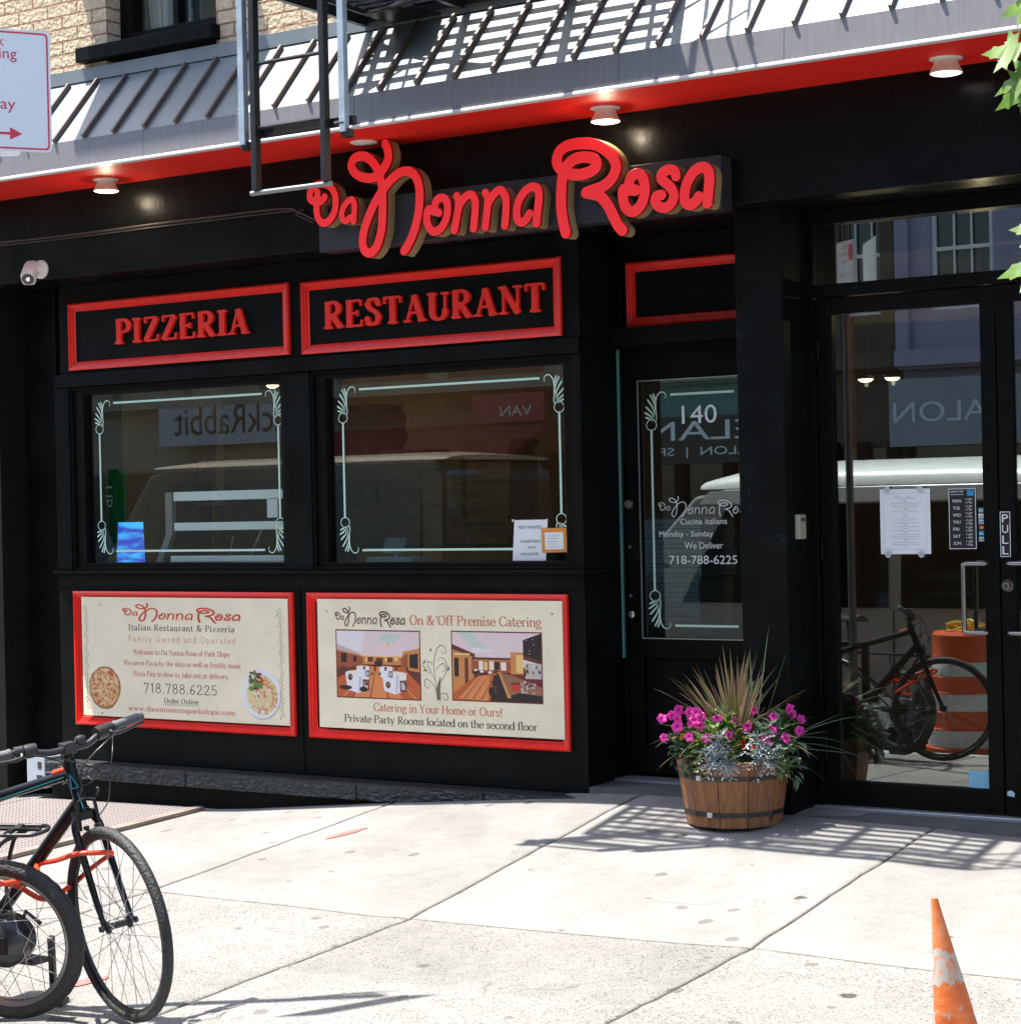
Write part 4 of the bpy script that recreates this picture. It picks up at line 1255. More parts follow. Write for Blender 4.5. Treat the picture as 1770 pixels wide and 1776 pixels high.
line(b1, lambda mb: (put_text(mb, 'Order Online', 'roman', -8.204, -7.936, .381, .030, tfP, 2, track=.05), mb.box(-8.204, -7.936, -.0348, -.0343, .372, .3735, 2)))
line(b1, lambda mb: put_text(mb, 'www.danonnarosaparkslope.com', 'roman', -8.486, -7.662, .328, .031, tfP, 1, track=.03))
for xo in (-8.815, -7.318):                                   # scroll columns at both sides
    mb = MB()
    for k in range(16):
        zc = .925 - k * .0385
        s_ = 1 if k % 2 else -1
        pts = [(xo + s_ * .012 * math.sin(a * .5) * 1.2, -.0346, zc - .018 * a / 6) for a in range(7)]
        mb.tube([(xo + s_ * (.004 + .013 * math.sin(q * .55)), -.0346, zc + .016 * math.cos(q * .62)) for q in range(9)], .0011, 4, 4)
    mb.box(xo - .0008, xo + .0008, -.0349, -.0342, .335, .94, 4)
    mb.build('scroll_border', INK, b1)
for q in ((-8.70, .95), (-7.34, .90), (-8.70, .305), (-7.33, .325)):
    mb = MB(); mb.lathe([(0, -.0), (.005, -.0), (.004, -.002), (0, -.0022)], (q[0], -.034, q[1]), (0, 1, 0), 8); mb.build('screw', steel, b1)
def disc(mb, cx, cz, r, y, n=40, mi=0, rx=1.0, jag=0.0, rg=None):
    pts = []
    for k in range(n):
        a = 2 * math.pi * k / n
        q = r * (1 + (rg.uniform(-jag, jag) if jag else 0))
        pts.append((cx + rx * q * math.cos(a), y, cz + q * math.sin(a)))
    mb.poly(pts, mi)
def blob(mb, cx, cz, r, y, rg, mi):
    n = rg.choice((5, 6, 7, 8))
    a0 = rg.uniform(0, 6)
    ex = rg.uniform(.6, 1.4)
    mb.poly([(cx + ex * r * rg.uniform(.6, 1.1) * math.cos(a0 + 6.283 * k / n), y, cz + r / ex * rg.uniform(.6, 1.1) * math.sin(a0 + 6.283 * k / n)) for k in range(n)], mi)
rg = random.Random(5)
pz = [mat('print_crust', (.45, .20, .07), .5), mat('print_sauce', (.50, .10, .035), .5), mat('print_cheese', (.70, .42, .17), .5), mat('print_cheese_pale', (.78, .58, .32), .5), mat('print_char', (.16, .05, .02), .5)]
mb = MB()
disc(mb, -8.673, .4565, .127, -.0344, 48, 4, 1, .02, rg); disc(mb, -8.673, .4575, .124, -.0347, 48, 0, 1, .012, rg); disc(mb, -8.673, .4585, .113, -.0350, 44, 2, 1, .03, rg)
lay = -.0352
for k in range(260):
    a, r_ = rg.uniform(0, 6.283), .109 * math.sqrt(rg.random())
    blob(mb, -8.673 + r_ * math.cos(a), .4585 + r_ * math.sin(a), rg.uniform(.004, .014), lay - k * 2.4e-6, rg, rg.choice((1, 1, 3, 2, 2, 3, 0)))
mb.build('pizza_picture', pz, b1)
pl = [mat('print_plate', (.80, .79, .80), .5), mat('print_plate_shade', (.42, .41, .44), .5), mat('print_sauce_cream', (.72, .62, .30), .5), mat('print_shrimp', (.66, .22, .10), .5), mat('print_shrimp_pale', (.80, .55, .38), .5), mat('print_lettuce', (.10, .26, .05), .5), mat('print_radicchio', (.14, .035, .04), .5), mat('print_tomato', (.6, .06, .02), .5)]
mb = MB()
disc(mb, -7.464, .4555, .142, -.0344, 48, 1); disc(mb, -7.467, .459, .140, -.0347, 48, 0); disc(mb, -7.462, .452, .112, -.0350, 40, 2, 1, .03, rg)
for k in range(150):
    a, r_ = rg.uniform(0, 6.283), .098 * math.sqrt(rg.random())
    blob(mb, -7.462 + r_ * math.cos(a), .452 + r_ * math.sin(a), rg.uniform(.005, .014), -.0352 - k * 2.4e-6, rg, rg.choice((2, 3, 4, 4, 0, 2, 3, 2)))
for k in range(9):
    a = rg.uniform(-1.2, 2.2)
    cx, cz = -7.45 + .085 * math.cos(a - .6), .44 + .085 * math.sin(a - .6)
    pts = [(cx + .018 * math.cos(a + q * .35), cz + .018 * math.sin(a + q * .35)) for q in range(9)]
    for q in range(8):
        mb.obox(((pts[q][0] + pts[q + 1][0]) / 2, -.03565 - k * 1e-5 - q * 1e-6, (pts[q][1] + pts[q + 1][1]) / 2), (.006, 0, 0), (0, .00001, 0), (0, 0, .005), 3 if q % 3 else 4)
for k in range(26): blob(mb, -7.505 + rg.uniform(-.045, .03), .535 + rg.uniform(-.05, .04), rg.uniform(.008, .02), -.0359 - k * 4e-6, rg, rg.choice((5, 6, 6, 5, 5)))
blob(mb, -7.462, .53, .02, -.0361, rg, 7); blob(mb, -7.475, .505, .024, -.0362, rg, 5)
mb.build('plate_picture', pl, b1)

line(b2, lambda mb: put_script(mb, -6.935, -6.452, .862, .956, tfP, .80, 3))
line(b2, lambda mb: put_text(mb, 'On & Off Premise Catering', 'roman', -6.429, -5.594, .862, .052, tfP, 1))
line(b2, lambda mb: put_text(mb, 'Catering in Your Home or Ours!', 'roman', -6.682, -5.844, .391, .046, tfP, 1))
line(b2, lambda mb: put_text(mb, 'Private Party Rooms located on the second floor', 'roman', -6.883, -5.631, .326, .042, tfP, 2))
mb = MB()
def curl(pts, r0=.0016, mi=5):
    p = spline([(x, -.0346, z) for x, z in pts], 6)
    mb.tube(p, [r0 * (.35 + math.sin(math.pi * min(i / (len(p) - 1) * 1.0, 1)) * .9) for i in range(len(p))], 4, mi)
vb = (-6.252, .466)
curl([vb, (-6.262, .53), (-6.272, .60), (-6.275, .66), (-6.262, .72), (-6.235, .755), (-6.205, .748), (-6.198, .722), (-6.222, .715), (-6.226, .732)])
curl([vb, (-6.240, .55), (-6.205, .60), (-6.190, .64), (-6.205, .68), (-6.238, .69), (-6.250, .668)])
curl([vb, (-6.278, .54), (-6.325, .575), (-6.338, .545), (-6.318, .525), (-6.305, .545)])
curl([(-6.262, .56), (-6.300, .62), (-6.318, .66), (-6.295, .665), (-6.290, .645)])
curl([(-6.27, .62), (-6.245, .645), (-6.215, .66), (-6.20, .63), (-6.22, .615)])
curl([(-6.255, .50), (-6.225, .50), (-6.198, .50), (-6.190, .475), (-6.210, .465), (-6.215, .483)])
curl([(-6.30, .60), (-6.335, .63), (-6.347, .655)]); 
for q, (a, b_) in enumerate((((-6.325, .625), (-6.345, .615)), ((-6.345, .655), (-6.33, .675)), ((-6.30, .72), (-6.29, .74)), ((-6.185, .62), (-6.178, .645)))):
    mb.tube([(a[0], -.0346, a[1]), ((a[0] + b_[0]) / 2, -.0346, (a[1] + b_[1]) / 2), (b_[0], -.0346, b_[1])], [.001, .006, .001], 4, 5)
mb.tube([(vb[0] + .004, -.0346, vb[1]), (-6.252, -.0346, .52), (-6.235, -.0346, .585)], [.012, .014, .002], 4, 5)
mb.build('scroll_ornament', INK, b2)
# two printed photographs
pc = {'rim': (.16, .02, .02), 'ceil': (.78, .62, .60), 'ceil2': (.58, .46, .46), 'ceil3': (.80, .73, .74), 'sky': (.55, .63, .55), 'wallo': (.62, .25, .07), 'wallr': (.36, .085, .035), 'walld': (.13, .035, .022), 'floor': (.56, .12, .03), 'floor2': (.74, .25, .08), 'glow': (.85, .55, .2), 'white': (.82, .80, .82), 'whites': (.55, .52, .58), 'dark': (.025, .015, .015), 'bar': (.32, .14, .07), 'redbox': (.6, .05, .03), 'glassg': (.52, .48, .46), 'win': (.85, .75, .62), 'glow2': (.66, .30, .10)}
pk = list(pc)
pmats = [mat('print_' + k, pc[k], .5) for k in pk]
def photo(x0, x1, z0, z1, layers):
    mb = MB()
    y = -.0344
    def q(pts, key):
        nonlocal y
        y -= 1.2e-5
        mb.poly([(x0 + (x1 - x0) * u, y, z0 + (z1 - z0) * v) for u, v in pts], pk.index(key))
    q([(0, 0), (1, 0), (1, 1), (0, 1)], 'rim')
    for pts, key in layers: q([(.012 + .976 * u, .018 + .964 * v) for u, v in pts], key)
    return mb.build('photograph', pmats, b2)
def rect(a, b_, c, d_): return [(a, c), (b_, c), (b_, d_), (a, d_)]
def ell(cx, cz, rx, rz, n=14): return [(cx + rx * math.cos(6.283 * k / n), cz + rz * math.sin(6.283 * k / n)) for k in range(n)]
Ls = [(rect(0, 1, .5, 1), 'ceil'), ([(0, 1), (.35, 1), (.30, .66), (0, .80)], 'ceil3'), ([(0, .80), (.28, .66), (.28, .62), (0, .70)], 'ceil2'), ([(.58, .98), (.80, .95), (.68, .82), (.50, .85)], 'sky'),
      ([(.30, .63), (.78, .62), (.78, .50), (.30, .50)], 'wallo'), ([(0, .72), (.32, .63), (.32, .40), (0, .34)], 'wallr'), ([(.80, .70), (1, .76), (1, .40), (.80, .44)], 'wallo'), ([(.78, .62), (.86, .68), (.86, .42), (.78, .46)], 'wallr'),
      ([(0, .44), (.32, .46), (.32, .40), (0, .26)], 'walld'), ([(.80, .44), (1, .38), (1, .16), (.80, .34)], 'walld'), ([(.3, .47), (.8, .47), (1, .2), (1, 0), (0, 0), (0, .28)], 'floor'), ([(.42, .47), (.6, .47), (.78, 0), (.2, 0)], 'floor2'),
      (rect(.05, .12, .52, .66), 'dark'), (rect(.20, .24, .53, .62), 'dark'), (rect(.48, .56, .48, .6), 'walld'), ([(.88, .66), (.98, .68), (.98, .45), (.88, .47)], 'dark'), (rect(.38, .44, .54, .62), 'walld'), (rect(.60, .68, .54, .61), 'walld'),
      (ell(.72, .6, .022, .05), 'glow'), (ell(.60, .58, .015, .04), 'glow'), (ell(.36, .57, .012, .04), 'glow'), (ell(.62, .80, .02, .03), 'glow')]
for cx, s_ in ((.25, 1), (.70, 1), (.32, .55), (.60, .55)):
    zt = .37 if s_ == 1 else .46
    Ls += [([(cx - .15 * s_, zt), (cx + .14 * s_, zt), (cx + .13 * s_, zt - .25 * s_), (cx, zt - .31 * s_), (cx - .13 * s_, zt - .26 * s_)], 'white'), (ell(cx, zt, .145 * s_, .035 * s_), 'win'), ([(cx + .02, zt - .02), (cx + .05 * s_, zt - .03), (cx + .03 * s_, zt - .28 * s_), (cx + .01 * s_, zt - .29 * s_)], 'whites'), (rect(cx + .06 * s_, cx + .14 * s_, zt - .27 * s_, zt - .10 * s_), 'dark' if s_ < 1 else 'walld'), (rect(cx + .075 * s_, cx + .125 * s_, zt - .24 * s_, zt - .13 * s_), 'whites')]
Ls += [(ell(.10, .14, .08, .035), 'dark'), (ell(.32, .12, .05, .04), 'dark')]
for k in range(9):                                              # floor boards running to the far end
    u = .06 + .11 * k
    Ls.insert(13, ([(u, 0), (u + .022, 0), (.50 + (u - .5) * .22 + .004, .46), (.50 + (u - .5) * .22, .46)], 'wallr' if k % 2 else 'glow2'))
for k in range(7):                                              # chairs round the tables, wall panels, sconces
    Ls.append((rect(.06 + .13 * k, .085 + .13 * k, .40 + .01 * (k % 3), .47), 'walld'))
for q in ((.16, .30, .06), (.36, .22, .05), (.62, .20, .06), (.83, .24, .05), (.43, .36, .03), (.52, .36, .03)):
    Ls.append((ell(q[0], q[1], q[2] * .5, q[2] * .9, 8), 'walld')); Ls.append((ell(q[0] + .006, q[1] + .012, q[2] * .3, q[2] * .5, 8), 'bar'))
Ls += [([(0, .72), (.32, .63), (.32, .615), (0, .70)], 'glow2'), ([(.80, .70), (1, .76), (1, .735), (.80, .68)], 'glow2'), (rect(.3, .8, .615, .63), 'glow'), (rect(.46, .54, .47, .55), 'dark')]
for k in range(24):
    Ls.append((ell(.05 + .9 * rg.random(), .74 + .2 * rg.random(), .006, .008, 6), 'win'))
photo(-6.930, -6.361, .457, .8305, Ls)
Ls = [(rect(0, 1, .5, 1), 'ceil'), ([(.05, 1), (.22, 1), (.40, .76), (.26, .76)], 'sky'), ([(.22, .78), (.46, .75), (.46, .72), (.24, .70)], 'ceil3'), ([(0, .80), (.24, .68), (.24, .2), (0, .08)], 'wallo'), ([(0, .82), (.26, .68), (.26, .63), (0, .74)], 'walld'), (rect(.22, .70, .42, .62), 'wallr'), (rect(.22, .70, .60, .635), 'walld'),
      ([(.14, .62), (.18, .62), (.18, .22), (.14, .20)], 'walld'), (rect(.02, .07, .34, .62), 'dark'), ([(0, .10), (.22, .32), (.56, .44), (.56, 0), (0, 0)], 'floor'), ([(.06, .02), (.3, .36), (.42, .38), (.40, 0)], 'floor2'),
      (rect(.30, .35, .45, .58), 'win'), (rect(.42, .47, .45, .58), 'win'), (rect(.55, .61, .45, .57), 'win'), (rect(.36, .40, .45, .57), 'glow'), (rect(.48, .53, .45, .57), 'dark'), (rect(.66, .80, .40, .72), 'wallo'), (rect(.72, .80, .42, .68), 'glow'), ([(.80, .90), (1, 1), (1, .58), (.80, .68)], 'dark'), ([(.80, .68), (1, .60), (1, .55), (.80, .62)], 'walld'), (rect(.82, 1, .34, .56), 'glassg'),
      ([(.50, .40), (.60, .40), (.70, .06), (.68, 0), (.42, 0), (.46, .2)], 'dark'), ([(.52, .42), (.68, .38), (1, .22), (1, .05), (.62, .05)], 'bar'), ([(.60, .06), (.74, .13), (1, .10), (1, 0), (.64, 0)], 'dark'), (rect(.66, .76, .16, .28), 'redbox'), (rect(.66, .76, .25, .28), 'walld')]
for k in range(8):
    u = .02 + .05 * k
    Ls.append(([(u, .02), (u + .016, .02), (.26 + .035 * k + .006, .36), (.26 + .035 * k, .36)], 'glow2' if k % 2 else 'wallr'))
Ls += [(rect(.02, .20, .66, .69), 'glow'), (rect(.24, .70, .585, .60), 'glow2'), ([(.52, .42), (.54, .42), (.66, .05), (.62, .05)], 'glow2'), ([(.46, .38), (.49, .38), (.50, .10), (.45, .10)], 'walld'), (ell(.44, .14, .035, .07), 'dark'), (ell(.47, .26, .025, .05), 'dark'), (ell(.49, .34, .02, .035), 'dark')]
for k in range(34): Ls.append((ell(.78 + .16 * rg.random(), .13 + .2 * rg.random(), .012, .016, 6), rg.choice(('glassg', 'whites', 'dark', 'bar'))))
for k in range(16): Ls.append((ell(.82 + .17 * rg.random(), .38 + .15 * rg.random(), .008, .03, 6), rg.choice(('white', 'dark', 'glow', 'walld'))))
for k in range(10): Ls.append((ell(.24 + .3 * rg.random(), .40 + .05 * rg.random(), .025, .02, 6), rg.choice(('white', 'dark', 'wallr'))))
for k in range(18): Ls.append((ell(.3 + .65 * rg.random(), .68 + .28 * rg.random(), .005, .008, 6), 'win'))
photo(-6.1615, -5.5935, .465, .835, Ls)
for q in ((-6.25, .905), (-6.26, .365), (-6.99, .93), (-5.53, .93)):
    mb = MB(); mb.lathe([(0, -.0), (.005, -.0), (.004, -.002), (0, -.0022)], (q[0], -.034, q[1]), (0, 1, 0), 8); mb.build('screw', steel, b2)

# ------------------------------------------------------------------ lamps under the soffit
emit_on = mat('lit_lamp_glass', (.9, .86, .78), .3, emit=(1.0, .80, .55), estr=4.5)
emit_mid = mat('glowing_unlit_lamp_glass', (.85, .84, .8), .3, emit=(1.0, .92, .8), estr=1.1)  # faint glow added to the glass of the unlit lamp
def lamp(x, y, label, deep, bulb):
    t = thing('soffit_lamp', label, 'lamp', (x, y, 3.372), 'lamps under the red soffit')
    mb = MB(); mb.lathe([(.035, -.001), (.072, -.001), (.072, -.005), (.064, -.009), (.045, -.010), (.035, -.006)], (x, y, 3.372), n=28)
    mb.build('trim_ring', lit_cone, t, smooth=True, autos=50)
    if deep:
        mb = MB(); mb.lathe([(.044, -.006), (.047, -.010), (.058, -.038), (.070, -.060), (.071, -.065), (.067, -.067), (.063, -.062), (.040, -.02)], (x, y, 3.372), n=28)
        mb.build('lamp_body', lit_cone, t, smooth=True, autos=50)
        mb = MB(); mb.lathe([(.0, -.050), (.064, -.060), (.064, -.066), (.05, -.071), (.0, -.074)], (x, y, 3.372), n=24)
        mb.build('bulb', bulb, t, smooth=True, autos=60)
        if bulb is emit_on:
            ld = bpy.data.lights.new('lamp_light', 'POINT'); ld.energy = .6; ld.color = (1, .82, .6); ld.shadow_soft_size = .025
            lo = bpy.data.objects.new('lamp_light', ld); COL.objects.link(lo); lo.parent = t; lo.location = (0, 0, -.105)
    else:
        mb = MB(); mb.lathe([(.0, .0), (.05, .0), (.05, -.004), (.0, -.006)], (x, y, 3.366), n=24)
        mb.build('lens', white_paint, t, smooth=True, autos=50)
    return t
lamp(-8.15, -.470, 'lit white cone lamp under the red soffit, left of the fire escape ladder', True, emit_on)
lamp(-6.323, -.485, 'flat white lamp trim in the red soffit directly above the script sign', False, None)
lamp(-4.898, -.470, 'lit white cone lamp under the red soffit, just right of the script sign middle', True, emit_on)
lamp(-3.193, -.490, 'unlit white cone lamp under the red soffit above the double doors', True, emit_mid)

# ------------------------------------------------------------------ security camera, cable, card reader
t = thing('security_camera', 'white bullet security camera at the lower edge of the black fascia', 'camera', (-8.86, -.3, 2.93))
mb = MB(); mb.lathe([(0, 0), (.055, 0), (.055, -.012), (.045, -.022), (.018, -.026), (.016, -.05), (0, -.05)], (-8.845, -.301, 2.935), (0, 1, 0), 24)
mb.build('mount', white_paint, t, smooth=True, autos=40)
ax = Vector((.42, -.66, -.62)).normalized()
c0 = Vector((-8.875, -.355, 2.935))
sd = ax.cross(Vector((0, 0, 1))).normalized(); u_ = sd.cross(ax)
mb = MB()
pr = []
for dd, wdt, hgt in ((-.04, .036, .034), (.0, .042, .042), (.10, .043, .043), (.108, .040, .040)):
    for k in range(16):
        a = 2 * math.pi * k / 16
        ca, sa = math.cos(a), math.sin(a)
        f_ = (abs(ca) ** 4 + abs(sa) ** 4) ** -.25
        pr.append(c0 + ax * dd + sd * wdt * ca * f_ + u_ * hgt * sa * f_)
fs = [(r_ * 16 + k, r_ * 16 + (k + 1) % 16, (r_ + 1) * 16 + (k + 1) % 16, (r_ + 1) * 16 + k) for r_ in range(3) for k in range(16)] + [tuple(range(15, -1, -1)), tuple(range(48, 64))]
mb.add(pr, fs)
mb.build('body', white_paint, t, smooth=True, autos=40)
mb = MB(); mb.lathe([(0, .108), (.036, .108), (.036, .111), (0, .111)], c0, ax, 20); mb.lathe([(0, .1115), (.014, .1115), (.012, .115), (0, .116)], c0, ax, 16, 1)
mb.build('lens', [mat('camera_face', (.05, .05, .045), .25), chrome], t, smooth=True, autos=40)
mb = MB()
mb.tube(spline([(-9.45, -.306, 3.128), (-8.6, -.306, 3.116), (-7.6, -.307, 3.118), (-7.02, -.306, 3.116), (-6.90, -.308, 3.085), (-6.80, -.31, 3.04), (-6.68, -.312, 3.0)], 6), .008, 8)
mb.tube(spline([(-9.45, -.306, 3.110), (-8.6, -.306, 3.100), (-7.0, -.306, 3.099), (-6.92, -.308, 3.075), (-6.80, -.31, 3.02)], 6), .005, 8)
tag(mb.build('cable', mat('dull_cable', (.035, .032, .028), .5, var=.2), smooth=True, origin=(-9.4, -.3, 3.12)), 'dark cable run clipped along the black fascia to the left end of the script sign', 'cable')
t = thing('card_reader', 'small beige card reader box on the side of the black pillar', 'card reader', (-4.146, -.02, 1.30))
mb = MB(); mb.box(-4.1495, -4.122, -.07, .01, 1.300, 1.418)
mb.build('housing', mat('beige_plastic', (.42, .37, .28), .45, var=.1), t, bevel=.008)
mb = MB(); mb.box(-4.1215, -4.120, -.05, -.01, 1.385, 1.40)
mb.build('indicator', mat('dark_plastic', (.05, .05, .05), .3), t)

# ------------------------------------------------------------------ notices on the glass
YN = .0575
tfN = lambda x, z, d=0: (x, YN, z)
t = thing('help_wanted_notice', 'white HELP WANTED notice inside the lower corner of the restaurant window', 'notice', (-5.71, .06, 1.2))
mb = MB()
vs, fs = [], []
for j in range(9):
    for i in range(9):
        u, v = i / 8, j / 8
        vs.append((-5.818 + .205 * u + .01 * v - .006 * (1 - v) , .0605 - .0012 * math.sin(u * 3) * (1 - v), 1.200 + .212 * v))
fs = [(j * 9 + i, j * 9 + i + 1, (j + 1) * 9 + i + 1, (j + 1) * 9 + i) for j in range(8) for i in range(8)]
mb.add(vs, fs)
mb.build('sheet', paper, t)
YN = .0575
mb = MB()
for q in (('HELP WANTED', -5.783, -5.640, 1.366, 1.382), ('PLEASE SPEAK', -5.770, -5.645, 1.294, 1.308), ('WITH', -5.728, -5.682, 1.262, 1.275), ('MANAGEME', -5.770, -5.660, 1.228, 1.242)):
    mb = MB(); put_sans(mb, *q, tfN); mb.build('printed_line', mat('faded_print', (.16, .19, .19), .6), t)
for x in (-5.815, -5.605):
    mb = MB(); mb.box(x - .006, x + .006, .0560, .0570, 1.404, 1.416); mb.build('tape', mat('clear_tape', (.7, .7, .65), .3), t)
t = thing('orange_notice', 'small orange bordered certificate taped beside the HELP WANTED notice', 'notice', (-5.57, .055, 1.24))
mb = MB(); mb.obox((-5.563, .0558, 1.305), (.076, 0, .001), (0, .0006, 0), (-.001, 0, .063)); mb.obox((-5.563, .0549, 1.302), (.056, 0, .001), (0, .0003, 0), (-.001, 0, .044), 1)
mb.build('sheet', [mat('orange_card', (.75, .27, .04), .6), paper], t)
mb = MB()
for k in range(5): mb.box(-5.605, -5.535 - .01 * (k % 2), .0544, .0546, 1.270 + k * .014, 1.2725 + k * .014)
mb.build('print', ink_grey, t)
t = thing('menu_sheet', 'white framed menu sheet held by clear suckers inside the glass door', 'menu', (-3.68, .14, 1.22))
tfM = lambda x, z, d=0: (x, .1470, z)
mb = MB(); mb.box(-3.806, -3.557, .1475, .1487, 1.2215, 1.527)
mb.build('sheet', paper, t)
mb = MB()
a0, a1, b0_, b1_ = -3.788, -3.575, 1.243, 1.508
for q in ((a0, a1, b0_, b0_ + .0016), (a0, a1, b1_ - .0016, b1_), (a0, a0 + .0014, b0_, b1_), (a1 - .0014, a1, b0_, b1_)): mb.box(q[0], q[1], .1469, .1472, q[2], q[3], 1)
put_script(mb, -3.735, -3.63, 1.480, 1.499, tfM, .5, 0)
rg = random.Random(8)
zz = 1.468
for k in range(24):
    wd = rg.choice((.03, .12, .15, .14, .06, .13))
    if k % 4 == 0: wd = .022
    mb.box(-3.6815 - wd / 2, -3.6815 + wd / 2, .1469, .1472, zz, zz + .0028, 0 if k % 4 == 0 else 1)
    zz -= .0092
mb.build('print', [mat('grey_ink', (.30, .31, .33), .6), mat('pale_grey_ink', (.52, .53, .55), .6)], t)
for x in (-3.765, -3.60):
    for z in (1.527, 1.220):
        mb = MB(); mb.lathe([(0, 0), (.016, 0), (.012, .006), (.004, .010), (0, .010)], (x, .1472 - .012, z), (0, 1, 0), 14); mb.build('suction_cup', mat('clear_rubber', (.45, .5, .52), .15), t)
t = thing('opening_hours_sign', 'black opening hours decal with white weekday names on the glass door', 'sign', (-3.4, .145, 1.24))
tfH = lambda x, z, d=0: (x, .1462, z)
mb = MB(); mb.box(-3.466, -3.336, .1476, .1486, 1.244, 1.523)
mb.build('panel', black_ink, t)
mb = MB()
for q in ((-3.466, -3.336, 1.244, 1.2465), (-3.466, -3.336, 1.5205, 1.523), (-3.466, -3.4635, 1.2465, 1.5205), (-3.3385, -3.336, 1.2465, 1.5205)): mb.box(q[0], q[1], .1468, .1473, q[2], q[3])
put_sans(mb, 'SPEND TIME', -3.456, -3.395, 1.505, 1.513, tfH)
mb.box(-3.456, -3.395, .1466, .1470, 1.4945, 1.4965)
for k, dn in enumerate(('MON', 'TUE', 'WED', 'THU', 'FRI', 'SAT', 'SUN')):
    z = 1.4585 - .0325 * k
    wd = {'MON': .040, 'TUE': .034, 'WED': .038, 'THU': .036, 'FRI': .028, 'SAT': .034, 'SUN': .036}[dn]
    put_sans(mb, dn, -3.446, -3.446 + wd, z, z + .014, tfH)
    put_sans(mb, '11:00', -3.384, -3.354, z + .011, z + .0195, tfH); put_sans(mb, '11:00', -3.384, -3.354, z - .005, z + .0035, tfH)
    mb.box(-3.375, -3.363, .1466, .1470, z + .0065, z + .0078)
mb.build('lettering', mat('white_ink', (.85, .87, .87), .5), t)
mb = MB(); mb.box(-3.376, -3.345, .1464, .1468, 1.489, 1.516)
mb.build('card_logo', mat('card_blue', (.02, .28, .62), .4), t)
cols = [(.12, .36, .40), (.75, .78, .8), (.55, .6, .7), (.7, .26, .05), (.02, .33, .6), (.45, .6, .68)]
for k, c in enumerate(cols):
    t = thing('card_sticker', ['teal and white payment card sticker, topmost of the column beside the opening hours', 'mostly white payment card sticker second from top beside the opening hours', 'pale grey-blue payment card sticker above the orange one', 'dark payment card sticker with red and orange circles', 'plain bright blue payment card sticker below the orange circles', 'pale blue payment card sticker, lowest of the column'][k], 'sticker', (-3.308, .147, 1.418 - k * .0265), 'payment card stickers on the glass door')
    z = 1.411 - k * .0265
    mb = MB(); mb.box(-3.324, -3.3005, .1474, .1482, z, z + .021)
    if k == 3:
        mb.lathe([(0, 0), (.0075, 0), (.0075, -.0003), (0, -.0003)], (-3.3165, .1472, z + .0105), (0, 1, 0), 14, 1); mb.lathe([(0, 0), (.0075, 0), (.0075, -.0003), (0, -.0003)], (-3.3085, .1468, z + .0105), (0, 1, 0), 14, 2)
        ms_ = [mat('sticker_dark', (.05, .05, .06), .4), mat('sticker_red', (.6, .02, .02), .4), mat('sticker_orange', (.8, .35, .03), .4)]
    else:
        mb.box(-3.321, -3.3035, .1470, .1473, z + .006, z + .011, 1)
        ms_ = [mat('sticker_%d' % k, c, .4), mat('sticker_band_%d' % k, (.05, .12, .35) if k in (1, 2, 5) else (.7, .75, .8), .4)]
    mb.build('sticker', ms_, t)
t = thing('pull_sign', 'black strip with white outlined vertical letters PULL between the door handles', 'sign', (-3.193, .13, 1.2))
mb = MB(); mb.box(-3.2158, -3.168, .1275, .1292, 1.207, 1.413)
mb.build('strip', black_ink, t)
tfS = lambda x, z, d=0: (x, .1262, z)
mb = MB()
for q in ((-3.2158, -3.168, 1.207, 1.2098), (-3.2158, -3.168, 1.4102, 1.413), (-3.2158, -3.2132, 1.2098, 1.4102), (-3.1706, -3.168, 1.2098, 1.4102)): mb.box(q[0], q[1], .1266, .1272, q[2], q[3])
for k, ch in enumerate('PULL'): put_sans(mb, ch, -3.206, -3.178, 1.364 - k * .0485, 1.401 - k * .0485, tfS)
mb.build('lettering', MATS['white_ink'], t)
mb = MB(); mb.box(-3.396, -3.290, .1472, .1484, .141, .220)
for k in range(4): mb.box(-3.386, -3.31 + .004 * k, .1468, .1471, .158 + k * .014, .160 + k * .014, 1)
tag(mb.build('door_sticker', [mat('sky_blue_card', (.22, .52, .68), .5, var=.08), MATS['grey_ink']], origin=(-3.34, .147, .141)), 'light blue square sticker in the bottom corner of the glass door', 'sticker')
mb = MB(); mb.poly([(-3.210, .1285, .118), (-3.176, .1285, .112), (-3.172, .1285, .128), (-3.186, .1285, .142), (-3.207, .1285, .138)])
tag(mb.build('torn_label', mat('pale_blue_label', (.45, .6, .66), .6), origin=(-3.19, .1285, .118)), 'small torn pale label near the foot of the right door stile', 'label')

# ------------------------------------------------------------------ fire escape
FE = thing('fire_escape', 'black iron fire escape platform with a drop ladder hanging in pale rails over the canopy', 'fire escape', (-5.4, -.47, 4.0))
px0, px1, py0, py1, pzz = -6.30, -4.45, -1.50, -.475, 4.02
mb = MB()
k = 0
y = py0 + .05
while y < py1 - .03:
    mb.box(px0 + .03, px1 - .03, y, y + .034, pzz, pzz + .03)
    y += .078
mb.build('platform_slats', iron, FE)
mb = MB()
mb.box(px0, px1, py0, py0 + .03, pzz - .05, pzz + .06); mb.box(px0, px1, py1 - .03, py1, pzz - .05, pzz + .06)
for x in (px0, px0 + .60, px0 + 1.22, px1 - .03): mb.box(x, x + .03, py0 + .031, py1 - .031, pzz - .065, pzz - .001)
for x in (px0 + .1, px1 - .16): mb.tube([(x, py1, 3.99), (x, py0 + .2, 4.0)], .014, 6)
mb.box(px0 + .18, px0 + .48, -.74, -.48, pzz - .075, pzz - .066); mb.tube(spline([(px0 + .1, -.6, 3.985), (px0 + .4, -.75, 3.96), (px0 + .9, -.9, 3.98)], 5), .012, 6)
mb.build('platform_frame', iron, FE)
mb = MB()
